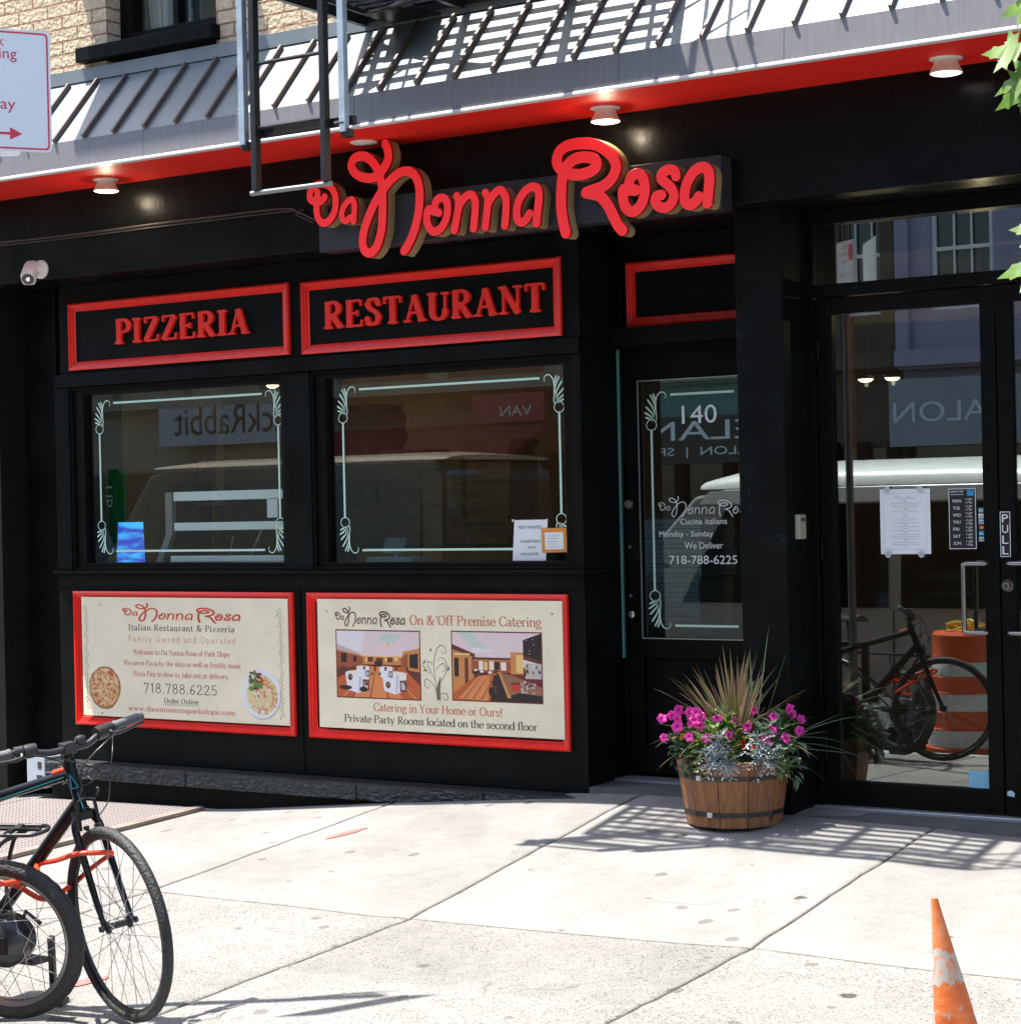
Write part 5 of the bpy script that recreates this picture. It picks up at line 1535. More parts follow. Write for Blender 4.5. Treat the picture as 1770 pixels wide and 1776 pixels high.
for z in (4.35, 4.72, 5.0):
    mb.tube([(px0, py1, z), (px0, py0, z), (px1, py0, z), (px1, py1, z)], .014, 8)
for x in np.linspace(px0, px1, 8): mb.tube([(x, py0, pzz), (x, py0, 5.0)], .011, 6)
for y in np.linspace(py0, py1, 5):
    for x in (px0, px1): mb.tube([(x, y, pzz), (x, y, 5.0)], .011, 6)
mb.tube([(px1 + .28, py0, pzz - .02), (px1 + .28, py0, 4.95)], .012, 6); mb.tube([(px1, py0, 4.9), (px1 + .28, py0, 4.95)], .012, 6)
mb.build('railing', iron, FE)
YL = -1.53
mb = MB()
for x, z in ((-6.243, 3.205), (-5.652, 3.198)):
    mb.box(x - .017, x + .017, YL - .010, YL + .024, z, 4.9)
mb.build('guide_rails', silver_iron, FE, bevel=.002)
mb = MB()
mb.box(-6.215, -5.62, YL + .03, YL + .062, 3.235, 3.275)
for x, z in ((-6.243, 3.205), (-5.652, 3.198)):
    mb.box(x - .02, x + .024, YL + .002, YL + .05, z - .022, z + .016)
mb.tube([(-5.70, YL, 3.24), (-5.64, YL, 3.24)], .012, 8)
mb.build('guide_bracket', iron, FE, bevel=.003)
mb = MB()
for x in (-6.175, -5.765): mb.box(x - .013, x + .017, YL - .012, YL + .028, 2.985, 4.7)
for z in (3.275, 3.575, 3.875, 4.175): mb.tube([(-6.175, YL + .008, z), (-5.765, YL + .008, z)], .010, 8)
mb.build('ladder', iron, FE, bevel=.002)
mb = MB(); mb.tube([(-6.21, YL + .01, 2.975), (-5.735, YL + .01, 2.975)], .012, 8)
mb.build('ladder_foot_bar', mat('worn_bar', (.28, .29, .3), .4, metal=.4), FE, smooth=True, autos=60)

# ------------------------------------------------------------------ parking signs on the kerb post
t = thing('parking_sign', 'white parking sign with red border and arrow, cut off at the left edge', 'sign', (-5.68, -3.72, gz(-5.68, -3.72)))
SA = Vector((.555, .83, 0)).normalized(); SN = Vector((SA.y, -SA.x, 0))
o0 = Vector((-5.385, -3.6, 0)) - SA * .0
sw, sh, sz0 = .46, .436, 2.80
tfK = lambda u, z, d=0: tuple(o0 + SA * (u - sw) + SN * (.0012 + d) + Vector((0, 0, sz0 + z)))
def rrect(x0, x1, z0, z1, r, n=5):
    p = []
    for cx, cz, a0 in ((x1 - r, z0 + r, -90), (x1 - r, z1 - r, 0), (x0 + r, z1 - r, 90), (x0 + r, z0 + r, 180)):
        p += [(cx + r * math.cos(R(a0 + 90 * k / n)), cz + r * math.sin(R(a0 + 90 * k / n))) for k in range(n + 1)]
    return p
mb = MB()
pp = rrect(0, sw, 0, sh, .018)
n = len(pp)
mb.add([tfK(a, b_, 0) for a, b_ in pp] + [tfK(a, b_, -.003) for a, b_ in pp], [tuple(range(n)), tuple(range(2 * n - 1, n - 1, -1))] + [(k, (k + 1) % n, n + (k + 1) % n, n + k) for k in range(n)])
mb.build('plate', mat('sign_white', (.74, .77, .83), .35), t)
mb = MB()
pi, po = rrect(.014, sw - .014, .014, sh - .014, .012), rrect(.008, sw - .008, .008, sh - .008, .015)
mb.add([tfK(a, b_, .0008) for a, b_ in po] + [tfK(a, b_, .0008) for a, b_ in pi], [(k, (k + 1) % n, n + (k + 1) % n, n + k) for k in range(n)])
tfK2 = lambda u, z, d=0: tfK(u, z, .0008)
# lettering: the ends of the lines that the photo shows
E0 = sw - .185
put_sans(mb, 'k', E0 + .0, E0 + .022, .375, .410, tfK2)
put_sans(mb, 'ing', E0 + .004, E0 + .066, .318, .366, tfK2)
put_sans(mb, 'ay', E0 + .004, E0 + .058, .136, .176, tfK2)
mb.build('lettering', mat('sign_red', (.62, .02, .06), .4), t)
mb = MB()
mb.poly([tfK2(.02, .058), tfK2(E0 + .038, .058), tfK2(E0 + .038, .067), tfK2(.02, .067)])
mb.poly([tfK2(E0 + .036, .040), tfK2(E0 + .080, .0625), tfK2(E0 + .036, .085)])
mb.build('arrow', mat('sign_red', (.62, .02, .06), .4), t)
o1 = Vector((-5.62, -3.70, 0)); SB = Vector((.80, .60, 0)); NB = Vector((-.60, .80, 0))
tfB = lambda u, z, d=0: tuple(o1 + SB * u + NB * (.03 + d) + Vector((0, 0, 2.805 + z)))
mb = MB()
pp = rrect(-.12, .12, 0, .425, .018)
mb.add([tfB(a, b_, 0) for a, b_ in pp] + [tfB(a, b_, .003) for a, b_ in pp], [tuple(range(n)), tuple(range(2 * n - 1, n - 1, -1))] + [(k, (k + 1) % n, n + (k + 1) % n, n + k) for k in range(n)])
mb.build('plate', MATS['sign_white'], t)
mb = MB()
tfB2 = lambda u, z, d=0: tfB(-u, z, .004)
for q in ((-.112, .112, .008, .013), (-.112, .112, .412, .417), (-.112, -.107, .013, .412), (.107, .112, .013, .412), (-.10, -.045, .29, .40), (-.08, .06, .03, .037)):
    mb.poly([tfB2(q[0], q[2]), tfB2(q[1], q[2]), tfB2(q[1], q[3]), tfB2(q[0], q[3])])
put_sans(mb, 'No', -.03, .05, .37, .40, tfB2); put_sans(mb, 'parking', -.03, .10, .32, .355, tfB2); put_sans(mb, 'Thu', -.03, .05, .275, .30, tfB2)
put_sans(mb, '11am-1pm', -.09, .09, .18, .21, tfB2); put_sans(mb, 'street cleaning', -.098, .098, .11, .14, tfB2)
mb.build('lettering', MATS['sign_red'], t)
pb = Vector((-5.66, -3.735, 0))
mb = MB(); mb.tube([(pb.x, pb.y, gz(pb.x, pb.y) - .1), (pb.x, pb.y, 3.45)], .026, 10)
mb.build('post', mat('dull_post', (.10, .10, .10), .6, metal=.2, var=.2), t, smooth=True, autos=60)

# ------------------------------------------------------------------ cellar hatch and meter box
def plate_mat():
    m = bpy.data.materials.new('diamond_plate')
    m.use_nodes = True
    nt = m.node_tree; L = nt.links.new
    b = nt.nodes['Principled BSDF']
    b.inputs['Metallic'].default_value = .45; b.inputs['Roughness'].default_value = .5
    geo = nd(nt, 'ShaderNodeNewGeometry')
    hs = None
    for ang, off in ((45, 0), (-45, .5)):
        mp = nd(nt, 'ShaderNodeMapping'); mp.inputs['Rotation'].default_value = (0, 0, R(ang)); mp.inputs['Scale'].default_value = (13, 27, 0)
        L(geo.outputs['Position'], mp.inputs['Vector'])
        vo = nd(nt, 'ShaderNodeTexVoronoi'); vo.inputs['Scale'].default_value = 1; vo.inputs['Randomness'].default_value = 0
        mp.inputs['Location'].default_value = (off, off, 0)
        L(mp.outputs[0], vo.inputs['Vector'])
        lt = nd(nt, 'ShaderNodeMapRange'); lt.inputs['From Min'].default_value = .22; lt.inputs['From Max'].default_value = .42; lt.inputs['To Min'].default_value = 1; lt.inputs['To Max'].default_value = 0
        L(vo.outputs['Distance'], lt.inputs['Value'])
        if hs is None: hs = lt.outputs[0]
        else:
            mx = nd(nt, 'ShaderNodeMath', operation='MAXIMUM'); L(hs, mx.inputs[0]); L(lt.outputs[0], mx.inputs[1]); hs = mx.outputs[0]
    bp = nd(nt, 'ShaderNodeBump'); bp.inputs['Strength'].default_value = 1; bp.inputs['Distance'].default_value = .012
    L(hs, bp.inputs['Height']); L(bp.outputs[0], b.inputs['Normal'])
    nz = nd(nt, 'ShaderNodeTexNoise'); nz.inputs['Scale'].default_value = 3; nz.inputs['Detail'].default_value = 6
    L(geo.outputs['Position'], nz.inputs['Vector'])
    cr = nd(nt, 'ShaderNodeMix', data_type='RGBA'); cr.inputs[6].default_value = (.115, .09, .085, 1); cr.inputs[7].default_value = (.17, .145, .138, 1)
    L(nz.outputs['Fac'], cr.inputs[0])
    c2 = nd(nt, 'ShaderNodeMix', data_type='RGBA'); L(cr.outputs[2], c2.inputs[6]); c2.inputs[7].default_value = (.34, .30, .285, 1); L(hs, c2.inputs[0])
    L(c2.outputs[2], b.inputs['Base Color'])
    return m
t = thing('cellar_hatch', 'pinkish grey diamond plate cellar hatch in the pavement behind the bicycle', 'hatch', (-9, -.9, -.2))
dp = plate_mat()
mb = MB()
xs = np.linspace(-10.4, -7.86, 12); ys = np.linspace(-1.62, -.19, 8)
def leaf(xa, xb, nm):
    mb = MB()
    V = []
    for y in ys:
        for x in np.linspace(xa, xb, 8): V.append((x, y, gz(x, y) + .006))
    mb.add(V, [(j * 8 + i, j * 8 + i + 1, (j + 1) * 8 + i + 1, (j + 1) * 8 + i) for j in range(7) for i in range(7)])
    bt = [(x, y, z - .02) for x, y, z in V]
    o = mb.build(nm, dp, t)
    s = o.modifiers.new('solid', 'SOLIDIFY'); s.thickness = .014; s.offset = -1
    return o
leaf(-9.14, -7.86, 'leaf'); leaf(-10.43, -9.15, 'leaf')
mb = MB()
for q in ((-7.852, -7.79, -1.69, -.17), (-10.5, -7.852, -1.69, -1.628)):
    V = []
    m_ = 9
    for k in range(m_):
        a = k / (m_ - 1)
        if q[1] - q[0] < .2: pts_ = [(q[0], q[2] + (q[3] - q[2]) * a), (q[1], q[2] + (q[3] - q[2]) * a)]
        else: pts_ = [(q[0] + (q[1] - q[0]) * a, q[2]), (q[0] + (q[1] - q[0]) * a, q[3])]
        for x, y in pts_: V.append((x, y, gz(x, y) + .004))
    mb.add(V, [(2 * k, 2 * k + 1, 2 * k + 3, 2 * k + 2) for k in range(m_ - 1)])
o = mb.build('frame', mat('hatch_frame', (.25, .2, .17), .6, metal=.3, var=.3), t)
sm = o.modifiers.new('solid', 'SOLIDIFY'); sm.thickness = .02; sm.offset = -1
mb = MB()
for k in range(3): 
    x = -8.36 + .028 * k
    mb.tube([(x, -.62, gz(x, -.62) + .02), (x, -.62, gz(x, -.62) + .055), (x, -.59, gz(x, -.6) + .06), (x, -.575, gz(x, -.6) + .02)], .010, 6)
mb.tube([(-8.385, -.6, gz(-8.36, -.6) + .03), (-8.28, -.6, gz(-8.36, -.6) + .03)], .008, 6)
mb.build('hinge', iron, t)
t = thing('meter_box', 'small pale blue-white metal box against the wall behind the handlebar', 'meter box', (-9.2, -.1, -.15))
mb = MB(); mb.box(-9.255, -9.10, -.12, .02, -.16, .03)
mb.build('case', mat('pale_box', (.42, .47, .53), .5, var=.1), t, bevel=.006)
mb = MB(); mb.box(-9.17, -9.12, -.1225, -.1205, -.10, -.08); mb.box(-9.16, -9.13, -.1225, -.1205, -.04, .0)
mb.build('latch', MATS['dark_plastic'], t)

# ------------------------------------------------------------------ inside the restaurant
t = thing('map_poster', 'torn brown and cream map poster on the wall behind the pizzeria window', 'poster', (-10.3, 4.19, 1.0))
def poly_xz(mb, pts, y, mi=0): mb.poly([(x, y, z) for x, z in pts], mi)
k_ = (4.17 + 8.9) / (2.4 + 8.9)                                   # the wall stands farther back than the first estimate
def far(x, z): return (x * k_, 1.5 + (z - 1.5) * k_)
mb = MB(); a, b_ = far(-10.76, 1.526), far(-9.84, 2.391)
mb.box(a[0], b_[0], 4.18, 4.195, a[1], b_[1])
rg = random.Random(2)
pts = []
for side in range(4):
    for q in range(14):
        u = q / 14
        e = rg.uniform(-.018, .018)
        pts.append(far(*{0: (-10.67 + .77 * u, 1.56 + e), 1: (-9.90 + e, 1.56 + .55 * u), 2: (-9.90 - .77 * u, 2.11 + e * 3), 3: (-10.67 + e, 2.11 - .55 * u)}[side]))
poly_xz(mb, pts, 4.179, 1)
for q in range(26):
    cx, cz = rg.uniform(-10.6, -9.98), rg.uniform(1.62, 2.06)
    blob(mb, *far(cx, cz), rg.uniform(.03, .11), 4.178 - q * 1e-5, rg, rg.choice((2, 1, 3)))
mb.build('sheet', [mat('poster_cream', (.34, .33, .24), .7), mat('poster_brown', (.17, .06, .035), .7), mat('poster_dark', (.06, .03, .025), .7), mat('poster_grey', (.28, .26, .22), .7)], t)
t = thing('framed_sign', 'small framed white sign with the script name above the map poster', 'sign', (-10.4, 4.17, 2.0))
a, b_ = far(-10.62, 2.084), far(-10.306, 2.222)
mb = MB(); mb.box(a[0], b_[0], 4.15, 4.17, a[1], b_[1]); mb.box(a[0] + .015, b_[0] - .015, 4.146, 4.149, a[1] + .015, b_[1] - .015, 1)
put_script(mb, a[0] + .03, b_[0] - .03, a[1] + .06, a[1] + .13, lambda x, z, d=0: (x, 4.1445, z), .5, 2)
mb.build('board', [black_ink, mat('poster_pale', (.5, .5, .44), .6), ink_dark], t)
t = thing('drinks_cooler', 'green drinks cooler with slanted white letters at the left edge of the pizzeria window', 'cooler', (-9.04, .6, .03))
mb = MB(); mb.box(-9.30, -8.985, .42, .53, .03, 1.76)
mb.build('cabinet', mat('cooler_green', (.005, .16, .035), .35), t, bevel=.01)
mb = MB()
poly_xz(mb, [(-9.295, 1.25), (-8.99, 1.25), (-9.08, 1.42), (-9.12, 1.5), (-9.295, 1.56)], .4195)
mb.build('white_swirl', mat('cooler_white', (.5, .55, .52), .4), t)
mb = MB()
tv = lambda x, z, d=0: (-9.10 + .0 + z, .4185, 1.66 - x)
put_sans(mb, 'UP', 0, .13, 0, .085, tv)
mb.build('lettering', white_vinyl, t)
t = thing('lit_screen', 'glowing blue screen standing in the lower left corner of the pizzeria window', 'screen', (-8.83, .34, 1.18))
mb = MB(); mb.add([(-8.925, .35, 1.19), (-8.725, .35, 1.19), (-8.735, .37, 1.435), (-8.925, .37, 1.435), (-8.925, .39, 1.19), (-8.725, .39, 1.19), (-8.735, .39, 1.435), (-8.925, .39, 1.435)], [(0, 1, 2, 3), (4, 7, 6, 5), (0, 4, 5, 1), (1, 5, 6, 2), (2, 6, 7, 3), (3, 7, 4, 0)])
def screen_mat():
    m = mat('blue_screen', (.02, .05, .12), .3)
    nt = m.node_tree; b = nt.nodes['Principled BSDF']
    geo = nd(nt, 'ShaderNodeNewGeometry'); nz = nd(nt, 'ShaderNodeTexNoise'); nz.inputs['Scale'].default_value = 9; nz.inputs['Detail'].default_value = 5
    mp = nd(nt, 'ShaderNodeMapping'); mp.inputs['Scale'].default_value = (.6, 1, 3); nt.links.new(geo.outputs['Position'], mp.inputs['Vector']); nt.links.new(mp.outputs[0], nz.inputs['Vector'])
    cr = nd(nt, 'ShaderNodeValToRGB'); cr.color_ramp.elements[0].position = .38; cr.color_ramp.elements[0].color = (.03, .05, .40, 1); cr.color_ramp.elements[1].position = .62; cr.color_ramp.elements[1].color = (.05, .36, .8, 1)
    nt.links.new(nz.outputs['Fac'], cr.inputs[0]); nt.links.new(cr.outputs[0], b.inputs['Emission Color']); b.inputs['Emission Strength'].default_value = .5
    return m
mb.build('screen', screen_mat(), t)
t = thing('counter_guard', 'white and grey tubular counter guard with three pale rails behind the pizzeria window', 'counter guard', (-8.0, .19, 1.15))
q_ = lambda x, z: (x * 9.09 / 9.4, 1.5 + (z - 1.5) * 9.09 / 9.4)
mb = MB()
for z0, z1, xa in ((1.558, 1.614, -8.565), (1.376, 1.425, -8.565), (1.185, 1.222, -8.60)):
    a, b_ = q_(xa, z0), q_(-7.3, z1)
    mb.box(a[0], -7.22, .17, .21, a[1], b_[1])
mb.build('rail', mat('pale_mint_paint', (.84, .88, .85), .45), t, bevel=.004)
mb = MB(); a, b_ = q_(-8.64, 1.345), q_(-8.585, 1.612); mb.box(a[0], b_[0], .175, .215, a[1], b_[1]); mb.bar((a[0] + .027, .195, a[1] + .01), (a[0] - .055, .195, 1.20), .045, .045, upv=(0, 1, 0)); mb.box(a[0] - .08, a[0] - .03, .175, .215, 1.16, 1.21)
mb.bar((-7.64, .21, 1.38), (-7.78, .25, 1.20), .012, .012); mb.bar((-7.86, .21, 1.34), (-7.93, .25, 1.20), .01, .01)
mb.build('post', mat('guard_post', (.30, .27, .25), .4, metal=.4), t, bevel=.004)
mb = MB(); a, b_ = q_(-7.815, 1.447), q_(-7.735, 1.557); mb.box(a[0], b_[0], .160, .164, a[1], b_[1])
mb.build('tag', paper, t)
t = thing('counter', 'dark service counter behind the shop windows', 'counter', (-8, .9, .03))
mb = MB(); mb.box(-9.25, -5.5, .62, 1.3, .03, 1.12); mb.box(-9.28, -5.48, .58, 1.34, 1.121, 1.16, 1)
mb.build('body', [int_dark, mat('counter_top', (.07, .06, .055), .25)], t)
t = thing('cash_register', 'grey point of sale screen standing on the counter in the restaurant window', 'cash register', (-7.6, .8, 1.16))
mb = MB(); mb.obox((-7.13, .80, 1.265), (.075, 0, 0), (0, .004, .0), (.018, 0, .045)); mb.build('display', mat('register_grey', (.22, .26, .25), .4), t)
mb = MB(); mb.tube([(-7.13, .81, 1.16), (-7.12, .81, 1.24)], .012, 8); mb.box(-7.28, -6.95, .72, .9, 1.161, 1.20)
mb.build('base', mat('register_pale', (.34, .38, .42), .4), t, bevel=.005)
# stacked brown pizza boxes
box_br = mat('kraft_card', (.30, .20, .115), .8, var=.2, vscale=12)
def pizza_box(w_, d_, h_, m, name='pizza_box'):
    mb = MB()
    mb.box(-w_ / 2, w_ / 2, -d_ / 2, d_ / 2, 0, h_ * .78)
    mb.box(-w_ / 2 - .003, w_ / 2 + .003, -d_ / 2 - .003, d_ / 2, h_ * .60, h_ * .97)
    mb.box(-.03, .03, -d_ / 2 - .005, -d_ / 2 - .003, h_ * .25, h_ * .60)
    return mb.build(name, m, bevel=.003)
SHF = thing('box_shelf', 'dark shelf unit carrying the stacks of brown pizza boxes at the back', 'shelf', (-8, 2.4, .03))
mb = MB(); mb.box(-8.9, -7.0, 2.0, 2.7, 1.20, 1.24); mb.box(-8.9, -8.86, 2.0, 2.7, .03, 1.1995); mb.box(-7.04, -7.0, 2.0, 2.7, .03, 1.1995)
mb.build('shelf', int_dark, SHF)
rg = random.Random(11)
proto = None
for cx, n_, nm in ((-8.46, 21, 'leftmost tall'), (-8.10, 14, 'second'), (-7.76, 13, 'third'), (-7.40, 15, 'rightmost')):
    for k in range(n_):
        if proto is None:
            proto = pizza_box(.34, .34, .045, box_br); o = proto
        else:
            o = proto.copy(); COL.objects.link(o)
        o.location = (cx + rg.uniform(-.012, .012), 2.36 + rg.uniform(-.015, .015), 1.2405 + k * .0455)
        o.rotation_euler = (0, 0, rg.uniform(-.03, .03))
        tag(o, 'brown card pizza box in the %s stack on the shelf behind the restaurant window' % nm, 'pizza box', 'brown pizza boxes stacked on the shelf')
# printed pale boxes behind the door
t = thing('box_stand', 'low dark stand under the pale printed pizza boxes behind the door', 'stand', (-5.3, 1.0, .03))
mb = MB(); mb.box(-5.56, -5.05, .80, 1.25, .78, .82); mb.box(-5.54, -5.08, .83, 1.22, .03, .7795)
mb.build('stand', int_dark, t)
proto = None
box_bl = mat('pale_blue_card', (.34, .44, .50), .7, var=.12, vscale=8)
for k in range(11):
    if proto is None:
        proto = pizza_box(.42, .40, .05, box_bl, 'printed_pizza_box')
        mb = MB()
        put_sans(mb, 'QUALITY INGREDIENTS  -  BAKED OVEN FRESH', -.19, .19, .012, .024, lambda x, z, d=0: (x, -.2065, z))
        tx = mb.build('print', ink_dark, proto); o = proto
    else:
        o = copy_tree(proto)
    o.location = (-5.325 + rg.uniform(-.006, .006) - (.02 if k < 5 else 0), 1.02 + rg.uniform(-.004, .004), .8205 + k * .0525)
    tag(o, 'pale printed pizza box in the stack behind the glass of door 140', 'pizza box', 'pale printed pizza boxes behind the door')
# things on the tan wall inside the double doors
def wall_disc(name, label, cat, z, y, r, m, d_=.03):
    mb = MB(); mb.lathe([(0, 0), (r, 0), (r, d_ * .5), (r * .8, d_ * .8), (r * .5, d_), (0, d_)], (-4.30, y, z), (1, 0, 0), 24)
    tag(mb.build(name, m, smooth=True, autos=40, origin=(-4.3, y, z)), label, cat)
wall_disc('wall_clock', 'upper of two round white discs on the tan wall inside the glass door', 'wall device', 2.42, .70, .04, white_paint)
wall_disc('strobe_alarm', 'lower round white alarm on the tan wall inside the glass door', 'alarm', 2.325, .705, .04, white_paint)
wall_disc('fire_bell', 'round red fire bell on the tan wall inside the glass door', 'fire bell', 2.22, .71, .045, mat('bell_red', (.5, .02, .02), .35), .05)
t = thing('alarm_keypad', 'white alarm keypad on the tan wall behind the glass door', 'keypad', (-4.3, .70, 1.4))
mb = MB(); mb.box(-4.299, -4.27, .675, .745, 1.40, 1.52); mb.build('case', white_paint, t, bevel=.006)
mb = MB(); mb.box(-4.2695, -4.268, .685, .735, 1.475, 1.505); mb.build('display', MATS['dark_plastic'], t)
mb = MB(); mb.box(-4.299, -4.296, .64, .745, 1.60, 1.74)
tag(mb.build('wall_notice', paper, origin=(-4.298, .70, 1.6)), 'white paper notice pinned above the keypad inside the glass door', 'notice')
for x, y, en, lb in ((-4.87, 2.5, .25, 'small warm ceiling spot glowing in the glass door, left of the pair'), (-4.70, 2.5, .25, 'small warm ceiling spot glowing in the glass door, right of the pair'), (-3.55, .9, 1.6, 'unseen warm lamp added to light the tan wall inside the double doors'), (-9.6, 2.7, 5, 'warm lamp added to brighten the back wall and map poster behind the pizzeria window'), (-7.4, 1.6, .35, 'warm lamp added to brighten the room by the stacked brown pizza boxes')):  # last three lamps are added to brighten the interior
    t = thing('spot_or_fill_lamp', lb, 'lamp', (x, y, 2.7), 'warm ceiling spots inside')
    mb = MB(); zl = 2.215 if -5 < x < -4.6 else 2.52 if x > -4 else 2.42
    mb.lathe([(0, 0), (.05, 0), (.05, -.02), (0, -.02)], (x, y, zl), n=16); mb.tube([(x, y, zl), (x, y, 2.70)], .006, 6)
    mb.build('housing', int_dark, t)
    mb = MB(); mb.lathe([(0, -.0205), (.045, -.0205), (.03, -.034), (0, -.038)], (x, y, zl), n=16)
    ld = bpy.data.lights.new('spot_light', 'POINT'); ld.energy = en; ld.color = (1, .74, .48); ld.shadow_soft_size = .012
    lo = bpy.data.objects.new('spot_light', ld); COL.objects.link(lo); lo.parent = t; lo.location = (0, 0, zl - 2.7 - .055)
    mb.build('bulb', mat('warm_bulb', (.9, .7, .5), .3, emit=(1, .62, .30), estr=6), t)
mb = MB(); mb.box(-4.9, -2.2, 2.2, 2.4, 2.5, 2.69)
mb.build('ceiling_beam', int_tan, B)

# ------------------------------------------------------------------ bicycles
rubber = mat('tyre_rubber', (.022, .022, .022), .6, var=.3, vscale=30, bump=.7, bscale=110, dust=.55, dcol=(.18, .17, .155))
rim_dark = mat('rim_black', (.03, .03, .032), .3, metal=.5)
rim_grey = mat('rim_grey', (.30, .29, .27), .3, metal=.8)
bike_paint = mat('bike_black_paint', (.008, .008, .0085), .32, spec=.3)
bike_matt = mat('bike_black_parts', (.020, .020, .021), .4, var=.2, vscale=30)
grip_m = mat('grip_rubber', (.11, .115, .12), .6, bump=.4, bscale=250)
cable_m = mat('bike_cable', (.015, .015, .016), .35)
spoke_m = mat('spoke_steel', (.35, .35, .35), .35, metal=.8)
turq = mat('turquoise_decal', (.03, .30, .36), .35)
lock_red = mat('orange_red_lock', (.75, .055, .015), .4, bump=.3, bscale=120)
def wheel(parent, c, n, r, tyre, rimw, rim_m, spokes, hub_r, hub_w, knob=False, wm=.02):
    n = Vector(n).normalized(); c = Vector(c)
    a = Vector((0, 0, 1)); e1 = n.cross(a).normalized(); e2 = e1.cross(n)
    P = lambda rad, ang, off=0: c + rad * (math.cos(ang) * e1 + math.sin(ang) * e2) + off * n
    N = 72
    mb = MB()
    ring = [P(r - tyre, 2 * math.pi * k / N) for k in range(N)]
    vs, fs = [], []
    M_ = 12
    for k in range(N):
        an = 2 * math.pi * k / N
        for j in range(M_):
            b_ = 2 * math.pi * j / M_
            rr = tyre
            if knob and math.cos(b_) > .2 and (k + (1 if j % 2 else 0)) % 2: rr = tyre * .93
            vs.append(P(r - tyre + rr * math.cos(b_), an, rr * math.sin(b_)))
    for k in range(N):
        for j in range(M_):
            fs.append((k * M_ + j, k * M_ + (j + 1) % M_, ((k + 1) % N) * M_ + (j + 1) % M_, ((k + 1) % N) * M_ + j))
    mb.add(vs, fs)
    wp = mb.build('wheel', rubber, parent, smooth=True, autos=50)
    mb = MB()
    ro = r - tyre * 1.75
    prof = [(ro, -tyre * .62), (ro + tyre * .5, -tyre * .66), (ro + tyre * .5, tyre * .66), (ro, tyre * .62), (ro - rimw, tyre * .30), (ro - rimw, -tyre * .30)]
    vs, fs = [], []
    for k in range(N):
        for rad, off in prof: vs.append(P(rad, 2 * math.pi * k / N, off))
    m_ = len(prof)
    for k in range(N):
        for j in range(m_): fs.append((k * m_ + j, k * m_ + (j + 1) % m_, ((k + 1) % N) * m_ + (j + 1) % m_, ((k + 1) % N) * m_ + j))
    mb.add(vs, fs)
    mb.build('rim', rim_m, wp, smooth=True, autos=35)
    mb = MB()
    for k in range(spokes):
        an = 2 * math.pi * k / spokes
        s = 1 if k % 2 else -1
        tw = R(62) * (1 if (k // 2) % 2 else -1)
        mb.tube([P(hub_r * .95, an + tw, s * hub_w * .42), P(ro - rimw * .7, an, 0)], .0013, 5, cap=False)
    mb.build('spokes', spoke_m, wp)
    mb = MB()
    if hub_r > .06:
        mb.lathe([(.02, -hub_w / 2 - .01), (.045, -hub_w / 2), (hub_r * .9, -hub_w * .38), (hub_r, -hub_w * .3), (hub_r, -hub_w * .12), (hub_r * .97, -hub_w * .1), (hub_r * .97, hub_w * .1), (hub_r, hub_w * .12), (hub_r, hub_w * .3), (hub_r * .9, hub_w * .38), (.05, hub_w / 2), (.02, hub_w / 2 + .01)], c, n, 36)
    else:
        mb.lathe([(.012, -hub_w * .5), (hub_r, -hub_w * .46), (hub_r, -hub_w * .38), (hub_r * .55, -hub_w * .3), (hub_r * .55, hub_w * .3), (hub_r, hub_w * .38), (hub_r, hub_w * .46), (.012, hub_w * .5)], c, n, 20)
    mb.tube([c - n * (hub_w / 2 + .022), c + n * (hub_w / 2 + .022)], .006, 8)
    for s in (-1, 1): mb.lathe([(.0, -.006), (.011, -.006), (.011, .006), (0, .006)], c + n * s * (hub_w / 2 + .017), n, 6)
    mb.build('hub', bike_matt if hub_r < .06 else mat('hub_motor', (.06, .06, .062), .3, metal=.7, var=.3, vscale=20), wp, smooth=True, autos=35)
    return wp, P, e1, e2, n

BK = thing('bicycle', 'black town bicycle with flat handlebar and thin front wheel, standing behind the electric one', 'bicycle', (-5.5, -3.73, gz(-5.5, -3.73)))
Wc = Vector((-5.02, -3.728, .072)); Wn = Vector((.295, .948, .117)).normalized()
GB = gz(-5.02, -3.73)
e1 = Vector((.955, -.297, 0)).normalized(); e2 = e1.cross(Wn) * -1
if e2.z < 0: e2 = -e2
wheel(BK, Wc, Wn, .345, .0195, .012, rim_dark, 32, .022, .10)
Q = lambda a, b_, n=0: Wc + a * e1 + b_ * e2 + n * Wn
crown = Q(-.150, .392)
mb = MB()
for s in (-1, 1):
    mb.tube(spline([Q(-.150, .372, s * .024), Q(-.138, .335, s * .046), Q(-.10, .24, s * .050), Q(-.045, .10, s * .052), Q(-.004, .012, s * .054), Q(.0, -.006, s * .055)], 5), [.014, .0145, .0145, .0145, .014, .014, .0138, .0135, .0135, .013, .013, .013, .0125, .012, .012, .0115, .011, .011, .010, .010, .010, .010, .009, .009, .009, .009], 10)
mb.obox(Q(-.150, .372), e1 * .020, Wn * .040, e2 * .014)
fk = mb.build('fork', bike_paint, BK, smooth=True, autos=40)
mb = MB()
for s in (-1, 1):                                            # v-brake arms
    mb.bar(Q(-.118, .325, s * .040), Q(-.128, .425, s * .034), .014, .012); mb.bar(Q(-.105, .335, s * .03), Q(-.105, .335, s * .012), .01, .01)
    mb.obox(Q(-.093, .336, s * .025), e1 * .006, Wn * .006, e2 * .022 * 0 + e1 * 0 + e2 * .008)
mb.tube([Q(-.128, .425, -.034), Q(-.14, .432, 0), Q(-.128, .425, .034)], .004, 6)
mb.tube([Q(-.10, .44, .03), Q(-.085, .455, .03), Q(-.08, .47, .028)], .006, 6)
mb.build('brake', bike_matt, fk)
mb = MB()
A0, A1 = Q(-.155, .385), Q(-.212, .548)
